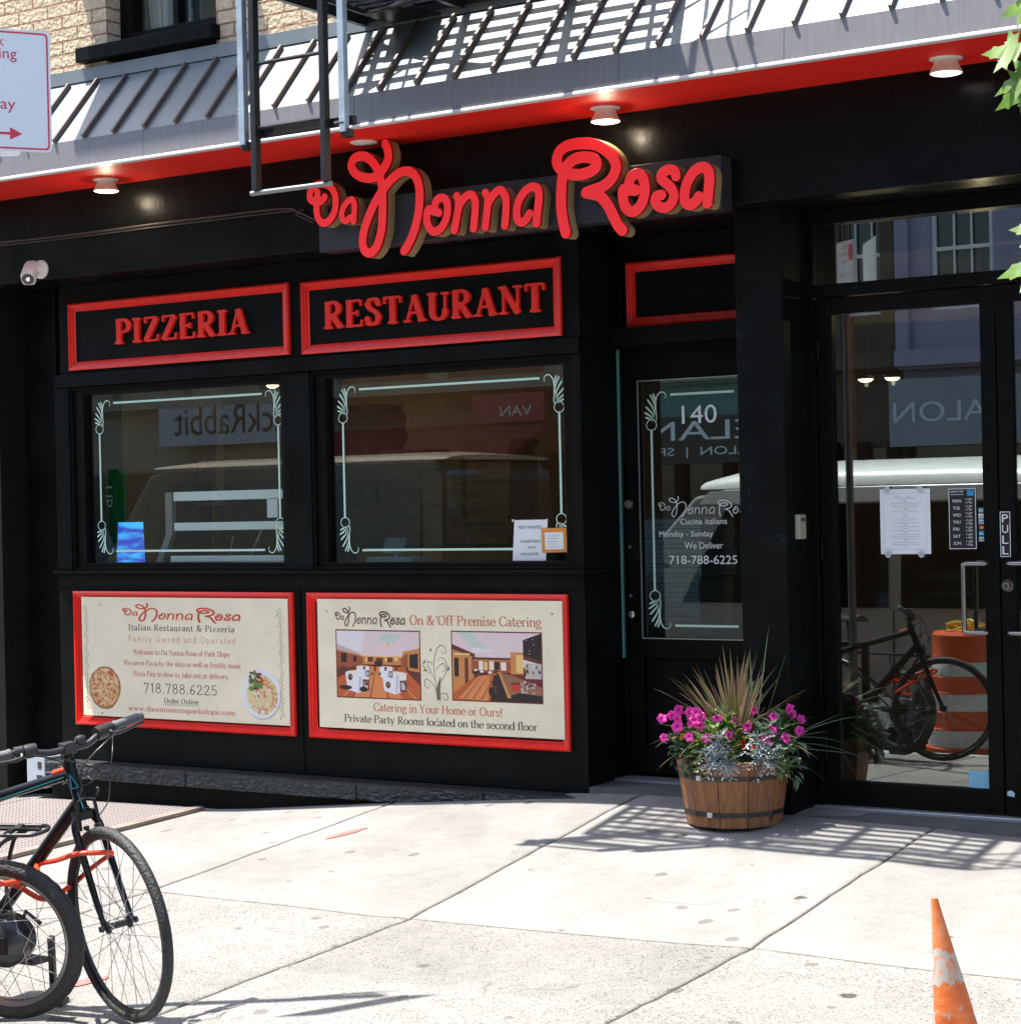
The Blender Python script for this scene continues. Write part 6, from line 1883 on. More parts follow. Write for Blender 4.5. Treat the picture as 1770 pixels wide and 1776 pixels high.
mb.tube([A0, A1], .021, 14); mb.lathe([(.024, -.006), (.026, .0), (.024, .012)], A0, (A1 - A0), 16); mb.lathe([(.024, -.01), (.026, 0), (.022, .012)], A1, (A1 - A0), 16)
BBp = Vector((-5.665, -3.725, .0)); SC = Vector((-5.86, -3.71, .40)); RA = Vector((-6.08, -3.71, .062))
hT, hB = A0 + (A1 - A0) * .80, A0 + (A1 - A0) * .22
mb.tube([hT, hT + (SC - hT) * .5 + Vector((0, 0, .004)), SC], .0195, 12); mb.tube([hB, BBp], .024, 12); mb.tube([BBp, SC + (SC - BBp) * .12], .017, 12)
for s in (-1, 1):
    mb.tube([BBp + Vector((-.02, s * .03, 0)), RA + Vector((0, s * .06, 0))], .010, 8); mb.tube([SC + Vector((0, s * .02, -.02)), RA + Vector((0, s * .06, 0))], .008, 8)
mb.tube([BBp + Vector((0, -.035, 0)), BBp + Vector((0, .035, 0))], .022, 12)
mb.build('frame', bike_paint, BK, smooth=True, autos=40)
mb = MB()
hd = (A1 - A0).normalized()
fr_ = Vector((.60, -.80, 0)); 
f2 = (fr_ - hd * fr_.dot(hd)).normalized(); f3 = hd.cross(f2)
cen = A0 + (A1 - A0) * .55 + f2 * .0225
for a, b_ in (((-.006, .04), (.012, -.012)), ((.012, -.012), (-.012, -.012)), ((-.012, -.012), (-.006, .04))):
    mb.bar(cen + f3 * a[0] + hd * a[1], cen + f3 * b_[0] + hd * b_[1], .003, .0035, upv=f2)
mb.bar(cen + f3 * .004 - hd * .03, cen + f3 * .008 - hd * .09, .003, .006, upv=f2)
mb.bar(hT + Vector((-.02, -.021, -.012)), hT + (SC - hT) * .8 + Vector((0, -.021, -.010)), .002, .002)
mb.build('decal', turq, BK)
mb = MB()
H = Q(-.226, .590)
mb.tube([A1, Q(-.222, .574)], .017, 12); mb.bar(Q(-.224, .578), H + e1 * .022 + e2 * .010, .036, .030); 
mb.obox(H + e1 * .018 + e2 * .016, e1 * .024, Wn * .024, e2 * .020)
st_ = mb.build('stem', bike_matt, BK, smooth=True, autos=40, bevel=.003)
HC = H + e1 * .024 + e2 * .014
bars = {}
mb = MB()
bp = [HC + Wn * s for s in (-.30,)]
pts = [HC + Wn * n_ + e2 * u_ - e1 * bk for n_, u_, bk in ((-.318, .020, .055), (-.19, .022, .03), (-.12, .010, .012), (-.07, .0, .0), (0, 0, 0), (.07, .0, .0), (.12, .018, .010), (.19, .036, .028), (.318, .046, .05))]
mb.tube(spline(pts, 5), .0125, 10)
hb = mb.build('handlebar', bike_matt, BK, smooth=True, autos=60)
for s, i0, i1 in ((-1, 0, 1), (1, 8, 7)):
    a, b_ = pts[i0], pts[i1]
    d_ = (b_ - a).normalized()
    mb = MB(); mb.lathe([(.0, -.012), (.014, -.012), (.019, -.006), (.018, .004), (.0165, .02), (.0165, .10), (.019, .115), (.0125, .122)], a, d_, 16)
    mb.build('grip', grip_m, BK, smooth=True, autos=60)
    p0 = a + d_ * .145
    lv = (e1 * .80 - e2 * .45).normalized()
    mb = MB()
    mb.lathe([(.0135, -.014), (.021, -.014), (.021, .014), (.0135, .014)], p0, d_, 14)
    mb.lathe([(.0135, -.022), (.024, -.022), (.026, .0), (.024, .022), (.0135, .022)], p0 + d_ * .038 + lv * .006, d_, 14)
    l0 = p0 + lv * .030
    mb.tube(spline([p0, l0, l0 - d_ * .03 + lv * .010, l0 - d_ * .10 + lv * .006, l0 - d_ * .135 + lv * .004], 4), [.010] * 5 + [.008] * 4 + [.006] * 4 + [.0055] * 4, 8)
    mb.lathe([(0, -.006), (.007, -.004), (.007, .004), (0, .006)], l0 - d_ * .137 + lv * .004, d_, 8)
    mb.build('brake_lever', bike_matt, BK, smooth=True, autos=50)
mb = MB()
gp = lambda a, b_, n_: HC + a * e1 + b_ * e2 + n_ * Wn
mb.tube(spline([gp(.03, .02, .17), gp(.07, .0, .10), gp(.06, -.06, .02), gp(.055, -.14, .0), gp(.05, -.19, -.01), gp(.085, -.215, .02)], 8), .0028, 6)
mb.tube(spline([gp(.03, .01, -.16), gp(.08, -.02, -.06), gp(.09, -.08, .05), gp(.05, -.13, .03), gp(-.01, -.12, -.02), gp(-.04, -.08, -.01)], 8), .0028, 6)
mb.tube(spline([gp(.03, .01, .16), gp(.09, -.03, .12), gp(.11, -.10, .09), gp(.11, -.19, .07), gp(.07, -.25, .04)], 8), .0022, 6)
mb.tube(spline([gp(.02, .02, -.17), gp(.05, -.01, -.10), gp(.02, -.05, -.03), gp(-.02, -.10, .0), gp(-.10, -.14, .01)], 8), .0028, 6)
mb.build('cables', cable_m, BK, smooth=True, autos=60)
mb = MB(); mb.lathe([(.0, -.02), (.016, -.016), (.020, 0), (.016, .014), (0, .018)], HC + Wn * .05 + e2 * .02, Wn, 14)
mb.build('bell', bike_matt, BK, smooth=True)
wheel(BK, RA, (0, 1, .09), .345, .0195, .012, rim_dark, 32, .025, .12)
mb = MB(); mb.tube([SC, SC + Vector((-.045, .012, .17))], .0135, 10); mb.build('seat_post', bike_matt, BK)
mb = MB()
sp = SC + Vector((-.05, .012, .19))
for k, (dx, wd) in enumerate(((.14, .016), (.08, .022), (.0, .045), (-.08, .075), (-.11, .06))): pass
prof = [(.14, .014, .0), (.08, .022, .006), (.0, .05, .004), (-.08, .085, .010), (-.125, .06, .008)]
vs = []
for dx, wd, z in prof:
    for q in range(9):
        a = math.pi * q / 8
        vs.append(sp + Vector((dx, wd * math.cos(a), z + .028 * math.sin(a))))
mb.add(vs, [(r_ * 9 + q, r_ * 9 + q + 1, (r_ + 1) * 9 + q + 1, (r_ + 1) * 9 + q) for r_ in range(4) for q in range(8)] + [tuple(range(9)), tuple(range(44, 35, -1))])
mb.build('saddle', bike_matt, BK, smooth=True)
mb = MB(); mb.lathe([(.02, -.002), (.085, -.002), (.085, .002), (.02, .002)], BBp + Vector((0, -.05, 0)), (0, 1, 0), 32)
for s in (-1, 1):
    a = BBp + Vector((0, s * .06, 0)); b_ = a + Vector((s * .10, 0, -s * .13)); mb.bar(a, b_, .014, .022); mb.box(b_.x - .045, b_.x + .045, b_.y + s * .05 - .04, b_.y + s * .05 + .04, b_.z - .01, b_.z + .01)
mb.build('crankset', bike_matt, BK)
mb = MB()
mb.tube([hT + Vector((-.015, -.004, .016)), hT + Vector((-.085, -.004, -.004))], .011, 10)
mb.build('orange_strap', lock_red, BK, smooth=True, autos=50)

# the electric bicycle in front of it
EB = thing('electric_bicycle', 'black electric bicycle with hub motor, fat wheel and flat luggage rack, at left edge', 'bicycle', (-5.7, -3.95, gz(-5.6, -3.95)))
Ec = Vector((-5.38, -3.90, .016)); En = Vector((-.317, .939, .13)).normalized()
wheel(EB, Ec, En, .288, .030, .016, rim_grey, 32, .088, .13, True)
g1 = Vector((.948, .32, 0)).normalized(); g2 = Vector((.04, -.125, .99)).normalized()
Qe = lambda a, b_, n=0: Ec + a * g1 + b_ * g2 + n * En
mb = MB()
rk = [(-.62, .395), (-.30, .398), (.16, .402)]
for s in (-1, 1):
    mb.tube(spline([Qe(-.62, .388, s * .05), Qe(-.3, .392, s * .058), Qe(.10, .395, s * .058), Qe(.165, .397, s * .045), Qe(.185, .398, 0)], 4), .0075, 8)
mb.obox(Qe(-.20, .400), g1 * .36, En * .012, g2 * .004)
for a in (-.5, -.36, -.22, -.08, .06): mb.obox(Qe(a, .398), g1 * .012, En * .055, g2 * .004)
for s in (-1, 1):
    mb.tube(spline([Qe(.09, .392, s * .058), Qe(.02, .34, s * .064), Qe(-.03, .16, s * .072), Qe(-.005, .02, s * .075)], 4), .0075, 8)
    mb.tube([Qe(-.10, .392, s * .058), Qe(-.03, .19, s * .072)], .006, 8)
mb.tube([Qe(.09, .385, -.058), Qe(.09, .385, .058)], .006, 8)
mb.build('luggage_rack', bike_matt, EB, smooth=True, autos=50)
mb = MB()
eB = Qe(-.42, .03); eS = Qe(-.50, .38); eH = Qe(-.98, .50)
mb.tube([eB, eS + (eS - eB) * .3], .019, 12); mb.tube([eB, Qe(-.93, .36)], .034, 12); mb.tube([eS - (eS - eB) * .25, Qe(-.97, .46)], .022, 12); mb.tube([Qe(-.92, .32), eH], .022, 12)
for s in (-1, 1):
    mb.tube([eB + En * s * .04, Qe(-.005, 0, s * .075)], .012, 8); mb.tube([Qe(-.485, .30, s * .03), Qe(-.005, 0, s * .075)], .010, 8)
    mb.obox(Qe(.012, .004, s * .078), g1 * .022, En * .004, g2 * .03)
mb.tube([Qe(-.005, .0, .08), Qe(.03, .075, .085), Qe(.085, .03, .085)], .008, 8)
mb.build('frame', bike_paint, EB, smooth=True, autos=40)
mb = MB(); mb.tube(spline([Qe(-.98, .55), Qe(-.96, .68, .0), Qe(-.94, .70, 0)], 3), .016, 8); mb.tube([Qe(-.9, .70, -.31), Qe(-.94, .70, 0), Qe(-.9, .70, .31)], .013, 8)
mb.build('handlebar', bike_matt, EB)
mb = MB(); c_ = Qe(-.56, .60)
vs = []
for dx, wd, z in ((-.14, .016, 0), (-.06, .03, .006), (.02, .07, .006), (.11, .10, .015), (.14, .07, .012)):
    for q in range(9):
        a = math.pi * q / 8
        vs.append(c_ + g1 * dx + En * wd * math.cos(a) + g2 * (z + .04 * math.sin(a)))
mb.add(vs, [(r_ * 9 + q, r_ * 9 + q + 1, (r_ + 1) * 9 + q + 1, (r_ + 1) * 9 + q) for r_ in range(4) for q in range(8)] + [tuple(range(9)), tuple(range(44, 35, -1))])
mb.build('saddle', bike_matt, EB, smooth=True)
mb = MB(); mb.tube([eS, Qe(-.555, .60)], .014, 8); mb.build('seat_post', bike_matt, EB)
wheel(EB, Qe(-1.08, .0), En, .288, .030, .016, rim_grey, 32, .03, .11, True)
mb = MB()
for s in (-1, 1): mb.tube([Qe(-.93, .32, s * .05), Qe(-1.08, 0, s * .06)], .014, 8)
mb.build('fork', bike_paint, EB)
mb = MB()
mb.bar(Qe(.11, -.02, .10), Qe(.085, -.262, .13), .020, .026, upv=En); mb.obox(Qe(.085, -.272, .13), g1 * .045, En * .03, g2 * .010)
mb.build('kickstand', bike_matt, EB, bevel=.003)
mb = MB()
mb.tube(spline([Qe(.03, .0, -.07), Qe(-.06, .05, -.10), Qe(-.2, .03, -.09), Qe(-.4, .03, -.06)], 6), .004, 6)
mb.build('motor_cable', cable_m, EB)
# lock threaded through both
mb = MB()
lp = [Qe(-.02, .215, -.055), Qe(.03, .222, -.06), Qe(.10, .215, .05), Q(-.36, .19, -.10), Q(-.25, .215, -.075), Q(-.14, .245, -.085), Q(-.075, .26, -.075), Q(-.045, .255, -.03), Q(-.06, .235, .04), Q(-.14, .20, .04), Q(-.24, .15, .03), Q(-.31, .10, .0), Qe(.12, .13, .06), Qe(.02, .18, .05), Qe(-.05, .21, -.02)]
mb.tube(spline(lp + [lp[0]], 6), .0095, 8)
tag(mb.build('bicycle_lock', lock_red, smooth=True, autos=60, origin=lp[0]), 'orange-red covered chain lock threaded round the wheels of both bicycles', 'lock')
mb = MB()
for x in (-5.62, -6.1): mb.box(x - .022, x + .022, -3.87, -3.826, gz(x, -3.85) - .02, .46)
mb.box(-6.122, -5.598, -3.87, -3.826, .4605, .50)
tag(mb.build('bicycle_rack', mat('rack_steel', (.03, .03, .03), .4, metal=.4, var=.2), bevel=.004, origin=(-5.85, -3.85, -.28)), 'black square tube bicycle rack between the two parked bicycles', 'bike rack')

# ------------------------------------------------------------------ planter and plants
PC = Vector((-4.365, -.33, gz(-4.365, -.33) - .004))
wood = bpy.data.materials.new('stained_cedar')
wood.use_nodes = True
nt = wood.node_tree; b = nt.nodes['Principled BSDF']; b.inputs['Roughness'].default_value = .55
geo = nd(nt, 'ShaderNodeNewGeometry'); oi = nd(nt, 'ShaderNodeObjectInfo')
mp = nd(nt, 'ShaderNodeMapping'); mp.inputs['Scale'].default_value = (9, 9, 1.6); nt.links.new(geo.outputs['Position'], mp.inputs['Vector'])
cbm = nd(nt, 'ShaderNodeVectorMath', operation='ADD'); nt.links.new(mp.outputs[0], cbm.inputs[0])
cmb = nd(nt, 'ShaderNodeCombineXYZ'); nt.links.new(oi.outputs['Random'], cmb.inputs[0]); nt.links.new(oi.outputs['Random'], cmb.inputs[2])
scl = nd(nt, 'ShaderNodeVectorMath', operation='SCALE'); scl.inputs['Scale'].default_value = 23; nt.links.new(cmb.outputs[0], scl.inputs[0]); nt.links.new(scl.outputs[0], cbm.inputs[1])
nz = nd(nt, 'ShaderNodeTexNoise'); nz.inputs['Scale'].default_value = 2.2; nz.inputs['Detail'].default_value = 8; nz.inputs['Roughness'].default_value = .65; nz.inputs['Distortion'].default_value = 1.6
nt.links.new(cbm.outputs[0], nz.inputs['Vector'])
cr = nd(nt, 'ShaderNodeValToRGB')
cr.color_ramp.elements[0].position = .30; cr.color_ramp.elements[0].color = (.135, .048, .018, 1)
cr.color_ramp.elements[1].position = .70; cr.color_ramp.elements[1].color = (.38, .16, .062, 1)
nt.links.new(nz.outputs['Fac'], cr.inputs[0])
vk = nd(nt, 'ShaderNodeTexVoronoi'); vk.inputs['Scale'].default_value = 5; nt.links.new(geo.outputs['Position'], vk.inputs['Vector'])
kt = nd(nt, 'ShaderNodeMapRange'); kt.inputs['From Min'].default_value = .055; kt.inputs['From Max'].default_value = .085; kt.inputs['To Min'].default_value = .25; kt.inputs['To Max'].default_value = 1; nt.links.new(vk.outputs['Distance'], kt.inputs['Value'])
hs = nd(nt, 'ShaderNodeHueSaturation'); nt.links.new(cr.outputs[0], hs.inputs['Color'])
rv = nd(nt, 'ShaderNodeMath', operation='MULTIPLY_ADD'); rv.inputs[1].default_value = .4; rv.inputs[2].default_value = .8; nt.links.new(oi.outputs['Random'], rv.inputs[0])
mm = nd(nt, 'ShaderNodeMath', operation='MULTIPLY'); nt.links.new(rv.outputs[0], mm.inputs[0]); nt.links.new(kt.outputs[0], mm.inputs[1]); nt.links.new(mm.outputs[0], hs.inputs['Value'])
nt.links.new(hs.outputs[0], b.inputs['Base Color'])
bp = nd(nt, 'ShaderNodeBump'); bp.inputs['Strength'].default_value = .25; bp.inputs['Distance'].default_value = .004; nt.links.new(nz.outputs['Fac'], bp.inputs['Height']); nt.links.new(bp.outputs[0], b.inputs['Normal'])

PT = thing('barrel_planter', 'stained wooden half barrel planter with dark hoops, filled with flowers, before the black pillar', 'planter', PC)
NS = 11
RT_, RB_, HP = .268, .222, .308
A_OFF = R(-80)
def stave_ring(r0, z0, r1, z1, thick, mb, k, gap=.0016):
    a0, a1 = A_OFF + 2 * math.pi * k / NS, A_OFF + 2 * math.pi * (k + 1) / NS
    vs = []
    for rr, z in ((r0, z0), (r1, z1), (r1 - thick, z1), (r0 - thick, z0)):
        for a, s in ((a0, 1), (a1, -1)):
            p = Vector((rr * math.cos(a), rr * math.sin(a), z))
            tdir = Vector((-math.sin((a0 + a1) / 2), math.cos((a0 + a1) / 2), 0))
            vs.append(PC + p + tdir * s * gap)
    mb.add(vs, [(0, 1, 3, 2), (2, 3, 5, 4), (4, 5, 7, 6), (6, 7, 1, 0), (0, 2, 4, 6), (1, 7, 5, 3)])
for k in range(NS):
    mb = MB(); stave_ring(RB_, 0, RT_, HP, .022, mb, k); mb.build('stave', wood, PT, bevel=.002)
hoop_m = mat('hoop_steel', (.045, .040, .034), .45, metal=.4, var=.2)
for zc, hw in ((.062, .0115), (.232, .0115)):
    mb = MB()
    for k in range(NS):
        vs = []
        for z in (zc - hw, zc + hw):
            rr = RB_ + (RT_ - RB_) * z / HP + .0022
            for kk in (k, k + 1):
                a = A_OFF + 2 * math.pi * kk / NS
                for off in (0, -.002): vs.append(PC + Vector(((rr + off) * math.cos(a), (rr + off) * math.sin(a), z)))
        mb.add(vs, [(0, 2, 6, 4), (1, 5, 7, 3), (0, 1, 3, 2), (4, 6, 7, 5)])
    hp = mb.build('hoop', hoop_m, PT)
    a = R(-102) if zc > .1 else R(-92)
    rr = (RB_ + (RT_ - RB_) * zc / HP) * math.cos(math.pi / NS) + .008
    c = PC + Vector((rr * math.cos(a), rr * math.sin(a), zc))
    ca_ = Vector((-math.sin(a), math.cos(a), 0)); cn_ = Vector((math.cos(a), math.sin(a), 0))
    mb = MB(); mb.obox(c, ca_ * .0125, cn_ * .004, Vector((0, 0, .0115))); mb.build('clip', mat('zinc_clip', (.6, .6, .58), .4, metal=.3), hp)
mb = MB()
n = 22
mb.add([PC + Vector((0, 0, .27))] + [PC + Vector((.236 * math.cos(6.2832 * k / n), .236 * math.sin(6.2832 * k / n), .26)) for k in range(n)], [(0, k + 1, (k + 1) % n + 1) for k in range(n)])
mb.build('soil', mat('soil', (.03, .022, .015), .95, var=.4, bump=1, bscale=60), PT)

def leafmat(name, c1, c2, rough=.5, trans=.25, scale=18, var=.25):
    m = bpy.data.materials.new(name)
    m.use_nodes = True
    nt = m.node_tree; b = nt.nodes['Principled BSDF']; L = nt.links.new
    b.inputs['Roughness'].default_value = rough
    geo = nd(nt, 'ShaderNodeNewGeometry')
    nz = nd(nt, 'ShaderNodeTexNoise'); nz.inputs['Scale'].default_value = scale; nz.inputs['Detail'].default_value = 3
    L(geo.outputs['Position'], nz.inputs['Vector'])
    mr = nd(nt, 'ShaderNodeMapRange'); mr.inputs['From Min'].default_value = .35; mr.inputs['From Max'].default_value = .65
    L(nz.outputs['Fac'], mr.inputs['Value'])
    mx = nd(nt, 'ShaderNodeMix', data_type='RGBA'); mx.inputs[6].default_value = (*c1, 1); mx.inputs[7].default_value = (*c2, 1)
    L(mr.outputs[0], mx.inputs[0])
    rn = nd(nt, 'ShaderNodeMapRange'); rn.inputs['To Min'].default_value = 1 - var; rn.inputs['To Max'].default_value = 1 + var
    L(geo.outputs['Random Per Island'], rn.inputs['Value'])
    hs = nd(nt, 'ShaderNodeHueSaturation'); L(mx.outputs[2], hs.inputs['Color']); L(rn.outputs[0], hs.inputs['Value'])
    L(hs.outputs[0], b.inputs['Base Color'])
    if trans:
        tl = nd(nt, 'ShaderNodeBsdfTranslucent'); L(hs.outputs[0], tl.inputs[0])
        ms_ = nd(nt, 'ShaderNodeMixShader'); ms_.inputs[0].default_value = trans
        L(b.outputs[0], ms_.inputs[1]); L(tl.outputs[0], ms_.inputs[2]); L(ms_.outputs[0], nt.nodes['Material Output'].inputs[0])
    MATS[name] = m
    return m
def blade(mb, p0, d0, L, w_, droop, n=9, fold=.35, mi=0, rg=random):
    """narrow leaf that arches from p0 along d0"""
    p = Vector(p0); d_ = Vector(d0).normalized()
    side = d_.cross(Vector((0, 0, 1)))
    if side.length < .05: side = Vector((1, 0, 0))
    side.normalize()
    vs = []
    for k in range(n + 1):
        t = k / n
        ww = w_ * (.55 + .9 * t if t < .35 else 1.0 - ((t - .35) / .65) ** 1.6) * (.5 if t == 0 else 1)
        nn = side.cross(d_).normalized()
        vs += [p - side * ww + nn * ww * fold, p, p + side * ww + nn * ww * fold]
        p = p + d_ * L / n
        d_ = (d_ + Vector((0, 0, -droop / n * (.3 + 1.4 * t)))).normalized()
    fs = []
    for k in range(n):
        fs += [(3 * k, 3 * k + 1, 3 * k + 4, 3 * k + 3), (3 * k + 1, 3 * k + 2, 3 * k + 5, 3 * k + 4)]
    mb.add(vs, fs, mi)
def leaf(mb, p, d_, nrm, L, W, mi=0, curl=.15, outline=None):
    """flat leaf with a midrib fold: outline is [(t along, half width)]"""
    d_ = Vector(d_).normalized(); nrm = Vector(nrm)
    s = d_.cross(nrm)
    if s.length < .01: s = d_.cross(Vector((.3, .5, .8)))
    s.normalize(); nrm = s.cross(d_)
    outline = outline or [(0, .04), (.2, .75), (.45, 1), (.7, .75), (.9, .3), (1, 0.02)]
    vs = []
    for t, hw in outline:
        c = Vector(p) + d_ * L * t - nrm * curl * L * t * t
        vs += [c - s * W * hw + nrm * W * .25 * hw, c, c + s * W * hw + nrm * W * .25 * hw]
    fs = []
    for k in range(len(outline) - 1):
        fs += [(3 * k, 3 * k + 1, 3 * k + 4, 3 * k + 3), (3 * k + 1, 3 * k + 2, 3 * k + 5, 3 * k + 4)]
    mb.add(vs, fs, mi)
def T_(x, y, z): return PC + Vector((x, y, z))
VR = Vector((.838, .545, 0)); VF = Vector((-.545, .838, 0))        # along / across the view, only to lay the plants out in the tub
def V_(r, f_, z): return PC + VR * r + VF * f_ + Vector((0, 0, z + .05))
rg = random.Random(21)
# spiky centre plant
spike_m = leafmat('spike_leaf', (.33, .31, .11), (.38, .22, .16), .45, .2, 14, .35)
t = thing('spike_plant', 'fountain of narrow bronze green spike leaves rising from the middle of the barrel', 'plant', V_(.01, .03, .23))
mb = MB()
for k in range(190):
    az = rg.uniform(0, 6.283); el = rg.uniform(R(2), R(80)) if k > 50 else rg.uniform(R(55), R(89))
    L = rg.uniform(.30, .46) * (.88 + .2 * math.sin(el))
    d_ = VR * math.cos(az) * math.cos(el) + VF * math.sin(az) * math.cos(el) + Vector((0, 0, math.sin(el)))
    blade(mb, V_(.01 + .02 * math.cos(az), .03 + .02 * math.sin(az), .24 + rg.uniform(0, .09)), d_, L, rg.uniform(.0052, .0085), rg.uniform(.5, 1.5) * (1.1 - .6 * math.sin(el)))
for k in range(22):
    az = rg.uniform(0, 6.283); d_ = VR * math.cos(az) * .7 + VF * math.sin(az) * .7 + Vector((0, 0, rg.uniform(.1, .6)))
    blade(mb, V_(.01, .03, .27 + rg.uniform(0, .06)), d_, rg.uniform(.16, .26), .006, rg.uniform(1.6, 2.6))
mb.build('leaves', spike_m, t)
mb = MB(); mb.lathe([(.03, 0), (.035, .05), (.022, .12), (.0, .13)], V_(.01, .03, .225), n=10); mb.build('stem', mat('spike_stem', (.12, .09, .05), .8), t)
# long green grass blades leaning to the right
grass_m = leafmat('green_blade', (.26, .42, .20), (.34, .50, .26), .4, .2, 10, .2)
t = thing('green_grass_plant', 'long thin green blades reaching out to the right over the double doors', 'plant', V_(.12, .05, .24))
mb = MB()
for r_, z_, L, dr in ((.78, .40, .46, .55), (.95, .10, .50, .9), (.9, .42, .36, .1), (.97, -.02, .44, .25), (.8, -.42, .34, .35), (.12, .98, .50, .04), (.30, .95, .42, .05), (.93, .18, .40, .75), (-.02, .99, .40, .02), (.85, .25, .30, .2), (.4, .85, .3, .2), (.7, .1, .26, .6)):
    blade(mb, V_(.12 + rg.uniform(-.02, .03), .04 + rg.uniform(-.02, .02), .27 + rg.uniform(0, .04)), VR * r_ + VF * rg.uniform(-.15, .1) + Vector((0, 0, z_)), L * 1.15, .0066, dr, 12)
mb.build('leaves', grass_m, t)
# bushy green and lime foliage at the rim
def bush(name, label, cat, centres, m, nl, Ls, Ws, seed, stem_m=None):
    rg = random.Random(seed)
    t = thing(name, label, cat, centres[0][0])
    mb = MB(); ms2 = MB()
    for c, rad in centres:
        c = Vector(c)
        for k in range(nl):
            v = Vector((rg.gauss(0, 1), rg.gauss(0, 1), rg.gauss(0, 1))).normalized()
            p = c + v * rad * (rg.random() ** .45)
            d_ = (v + Vector((rg.uniform(-.6, .6), rg.uniform(-.6, .6), rg.uniform(-.4, .7)))).normalized()
            leaf(mb, p, d_, (v.x * .4, v.y * .4, 1), rg.uniform(*Ls), rg.uniform(*Ws), 0, rg.uniform(0, .5))
        for k in range(5):
            v = Vector((rg.gauss(0, 1), rg.gauss(0, 1), abs(rg.gauss(0, 1)))).normalized()
            ms2.tube([c * .25 + PC * .75 + Vector((0, 0, .17)), c + v * rad * .7], .0022, 5)
    mb.build('foliage', m, t)
    ms2.build('stems', stem_m or grass_m, t)
    return t
green_m = leafmat('petunia_leaf', (.08, .17, .04), (.14, .25, .065), .5, .3, 25, .35)
lime_m = leafmat('lime_leaf', (.15, .22, .04), (.24, .30, .08), .5, .3, 30, .3)
fern_m = leafmat('ferny_leaf', (.025, .075, .035), (.04, .11, .055), .5, .25, 30, .3)
varie = leafmat('white_spotted_leaf', (.035, .10, .04), (.30, .38, .25), .5, .2, 130, .2)
silver = leafmat('silver_leaf', (.40, .46, .455), (.60, .64, .63), .8, .1, 40, .18)
mag = leafmat('magenta_petal', (.78, .022, .33), (.84, .05, .42), .45, .25, 60, .15)
magd = leafmat('magenta_throat', (.35, .005, .17), (.45, .01, .24), .5, .2, 60, .1)
bush('parsley_plant', 'dark ferny green foliage hanging over the left rim of the barrel', 'plant', [(V_(-.235, -.10, .27), .07), (V_(-.255, -.06, .33), .06), (V_(-.19, -.15, .25), .05)], fern_m, 130, (.018, .034), (.004, .009), 1)
bush('lime_plant', 'bright lime green leafy plant at the front left of the barrel', 'plant', [(V_(-.15, -.17, .33), .06), (V_(-.10, -.20, .37), .05), (V_(-.02, -.17, .37), .06), (V_(-.16, -.20, .26), .05), (V_(-.03, -.19, .30), .05), (V_(.20, -.20, .24), .05)], lime_m, 48, (.022, .042), (.008, .015), 2)
bush('variegated_plant', 'white spotted green leaves on the right side of the barrel', 'plant', [(V_(.22, -.12, .30), .08), (V_(.19, -.10, .37), .07), (V_(.255, -.08, .33), .06), (V_(.24, -.16, .22), .05), (V_(.14, -.14, .37), .05)], varie, 17, (.045, .075), (.017, .026), 3)
# petunias: foliage plus each flower
pet = bush('petunia', 'magenta petunia with many blooms along the left and right rim of the barrel', 'flower', [(V_(-.15, -.06, .37), .08), (V_(-.07, -.08, .41), .07), (V_(-.20, -.06, .34), .06), (V_(.21, -.02, .38), .06), (V_(.26, 0, .40), .05), (V_(-.03, -.12, .40), .05)], green_m, 75, (.026, .048), (.010, .018), 4)
def flower(parent, c, nrm, r, m1, m2, seed):
    rg = random.Random(seed)
    nrm = Vector(nrm).normalized()
    a = nrm.cross(Vector((0, 0, 1))).normalized(); b_ = nrm.cross(a)
    mb = MB()
    n = 30
    vs = [Vector(c) - nrm * r * .35]
    for rr, off in ((.28, -.06), (.65, .06), (1.0, .0)):
        for k in range(n):
            an = 6.2832 * k / n
            q = rr * r * (1 + (.10 * math.cos(5 * an) + rg.uniform(-.04, .04)) * (rr > .5))
            vs.append(Vector(c) + q * (math.cos(an) * a + math.sin(an) * b_) + nrm * r * (off + (rg.uniform(-.10, .10) + .10 * math.cos(5 * an)) * (rr > .9)))
    fs, mi = [], []
    for k in range(n): fs.append((0, 1 + k, 1 + (k + 1) % n)); mi.append(1)
    for q in range(2):
        for k in range(n): fs.append((1 + q * n + k, 1 + q * n + (k + 1) % n, 1 + (q + 1) * n + (k + 1) % n, 1 + (q + 1) * n + k)); mi.append(0)
    o_ = len(mb.v); mb.v += [tuple(v) for v in vs]; mb.f += fs; mb.m += mi
    mb.tube([Vector(c) - nrm * r * .30, Vector(c) - nrm * r * 1.3 + Vector((0, 0, -.01))], .003, 5, 2)
    mb.build('flower', [m1, m2, grass_m], parent)
# pixel-free layout: (right, towards street, up) in the tub
for k, (r_, f_, z_) in enumerate(((-.335, -.09, .43), (-.29, -.10, .445), (-.33, -.12, .345), (-.255, -.07, .465), (-.265, -.12, .43), (-.268, -.13, .395), (-.205, -.10, .455), (-.18, -.13, .46), (-.19, -.14, .425), (-.155, -.12, .44), (-.20, -.10, .405), (-.165, -.14, .40), (-.085, -.14, .43), (.095, -.06, .455), (.265, -.04, .455), (.275, -.03, .43), (.32, -.02, .405), (.165, -.17, .375), (.225, -.19, .34), (.0, -.15, .415), (-.04, -.20, .36), (.05, -.17, .395), (.13, -.20, .33), (-.14, -.23, .35), (.30, -.10, .36), (-.22, -.20, .355), (.18, -.10, .43))):
    flower(pet, V_(r_, f_, z_ + .02), (-VF + VR * rg.uniform(-.5, .5) + Vector((0, 0, rg.uniform(.0, .7)))), rg.uniform(.020, .027), mag, magd, k)
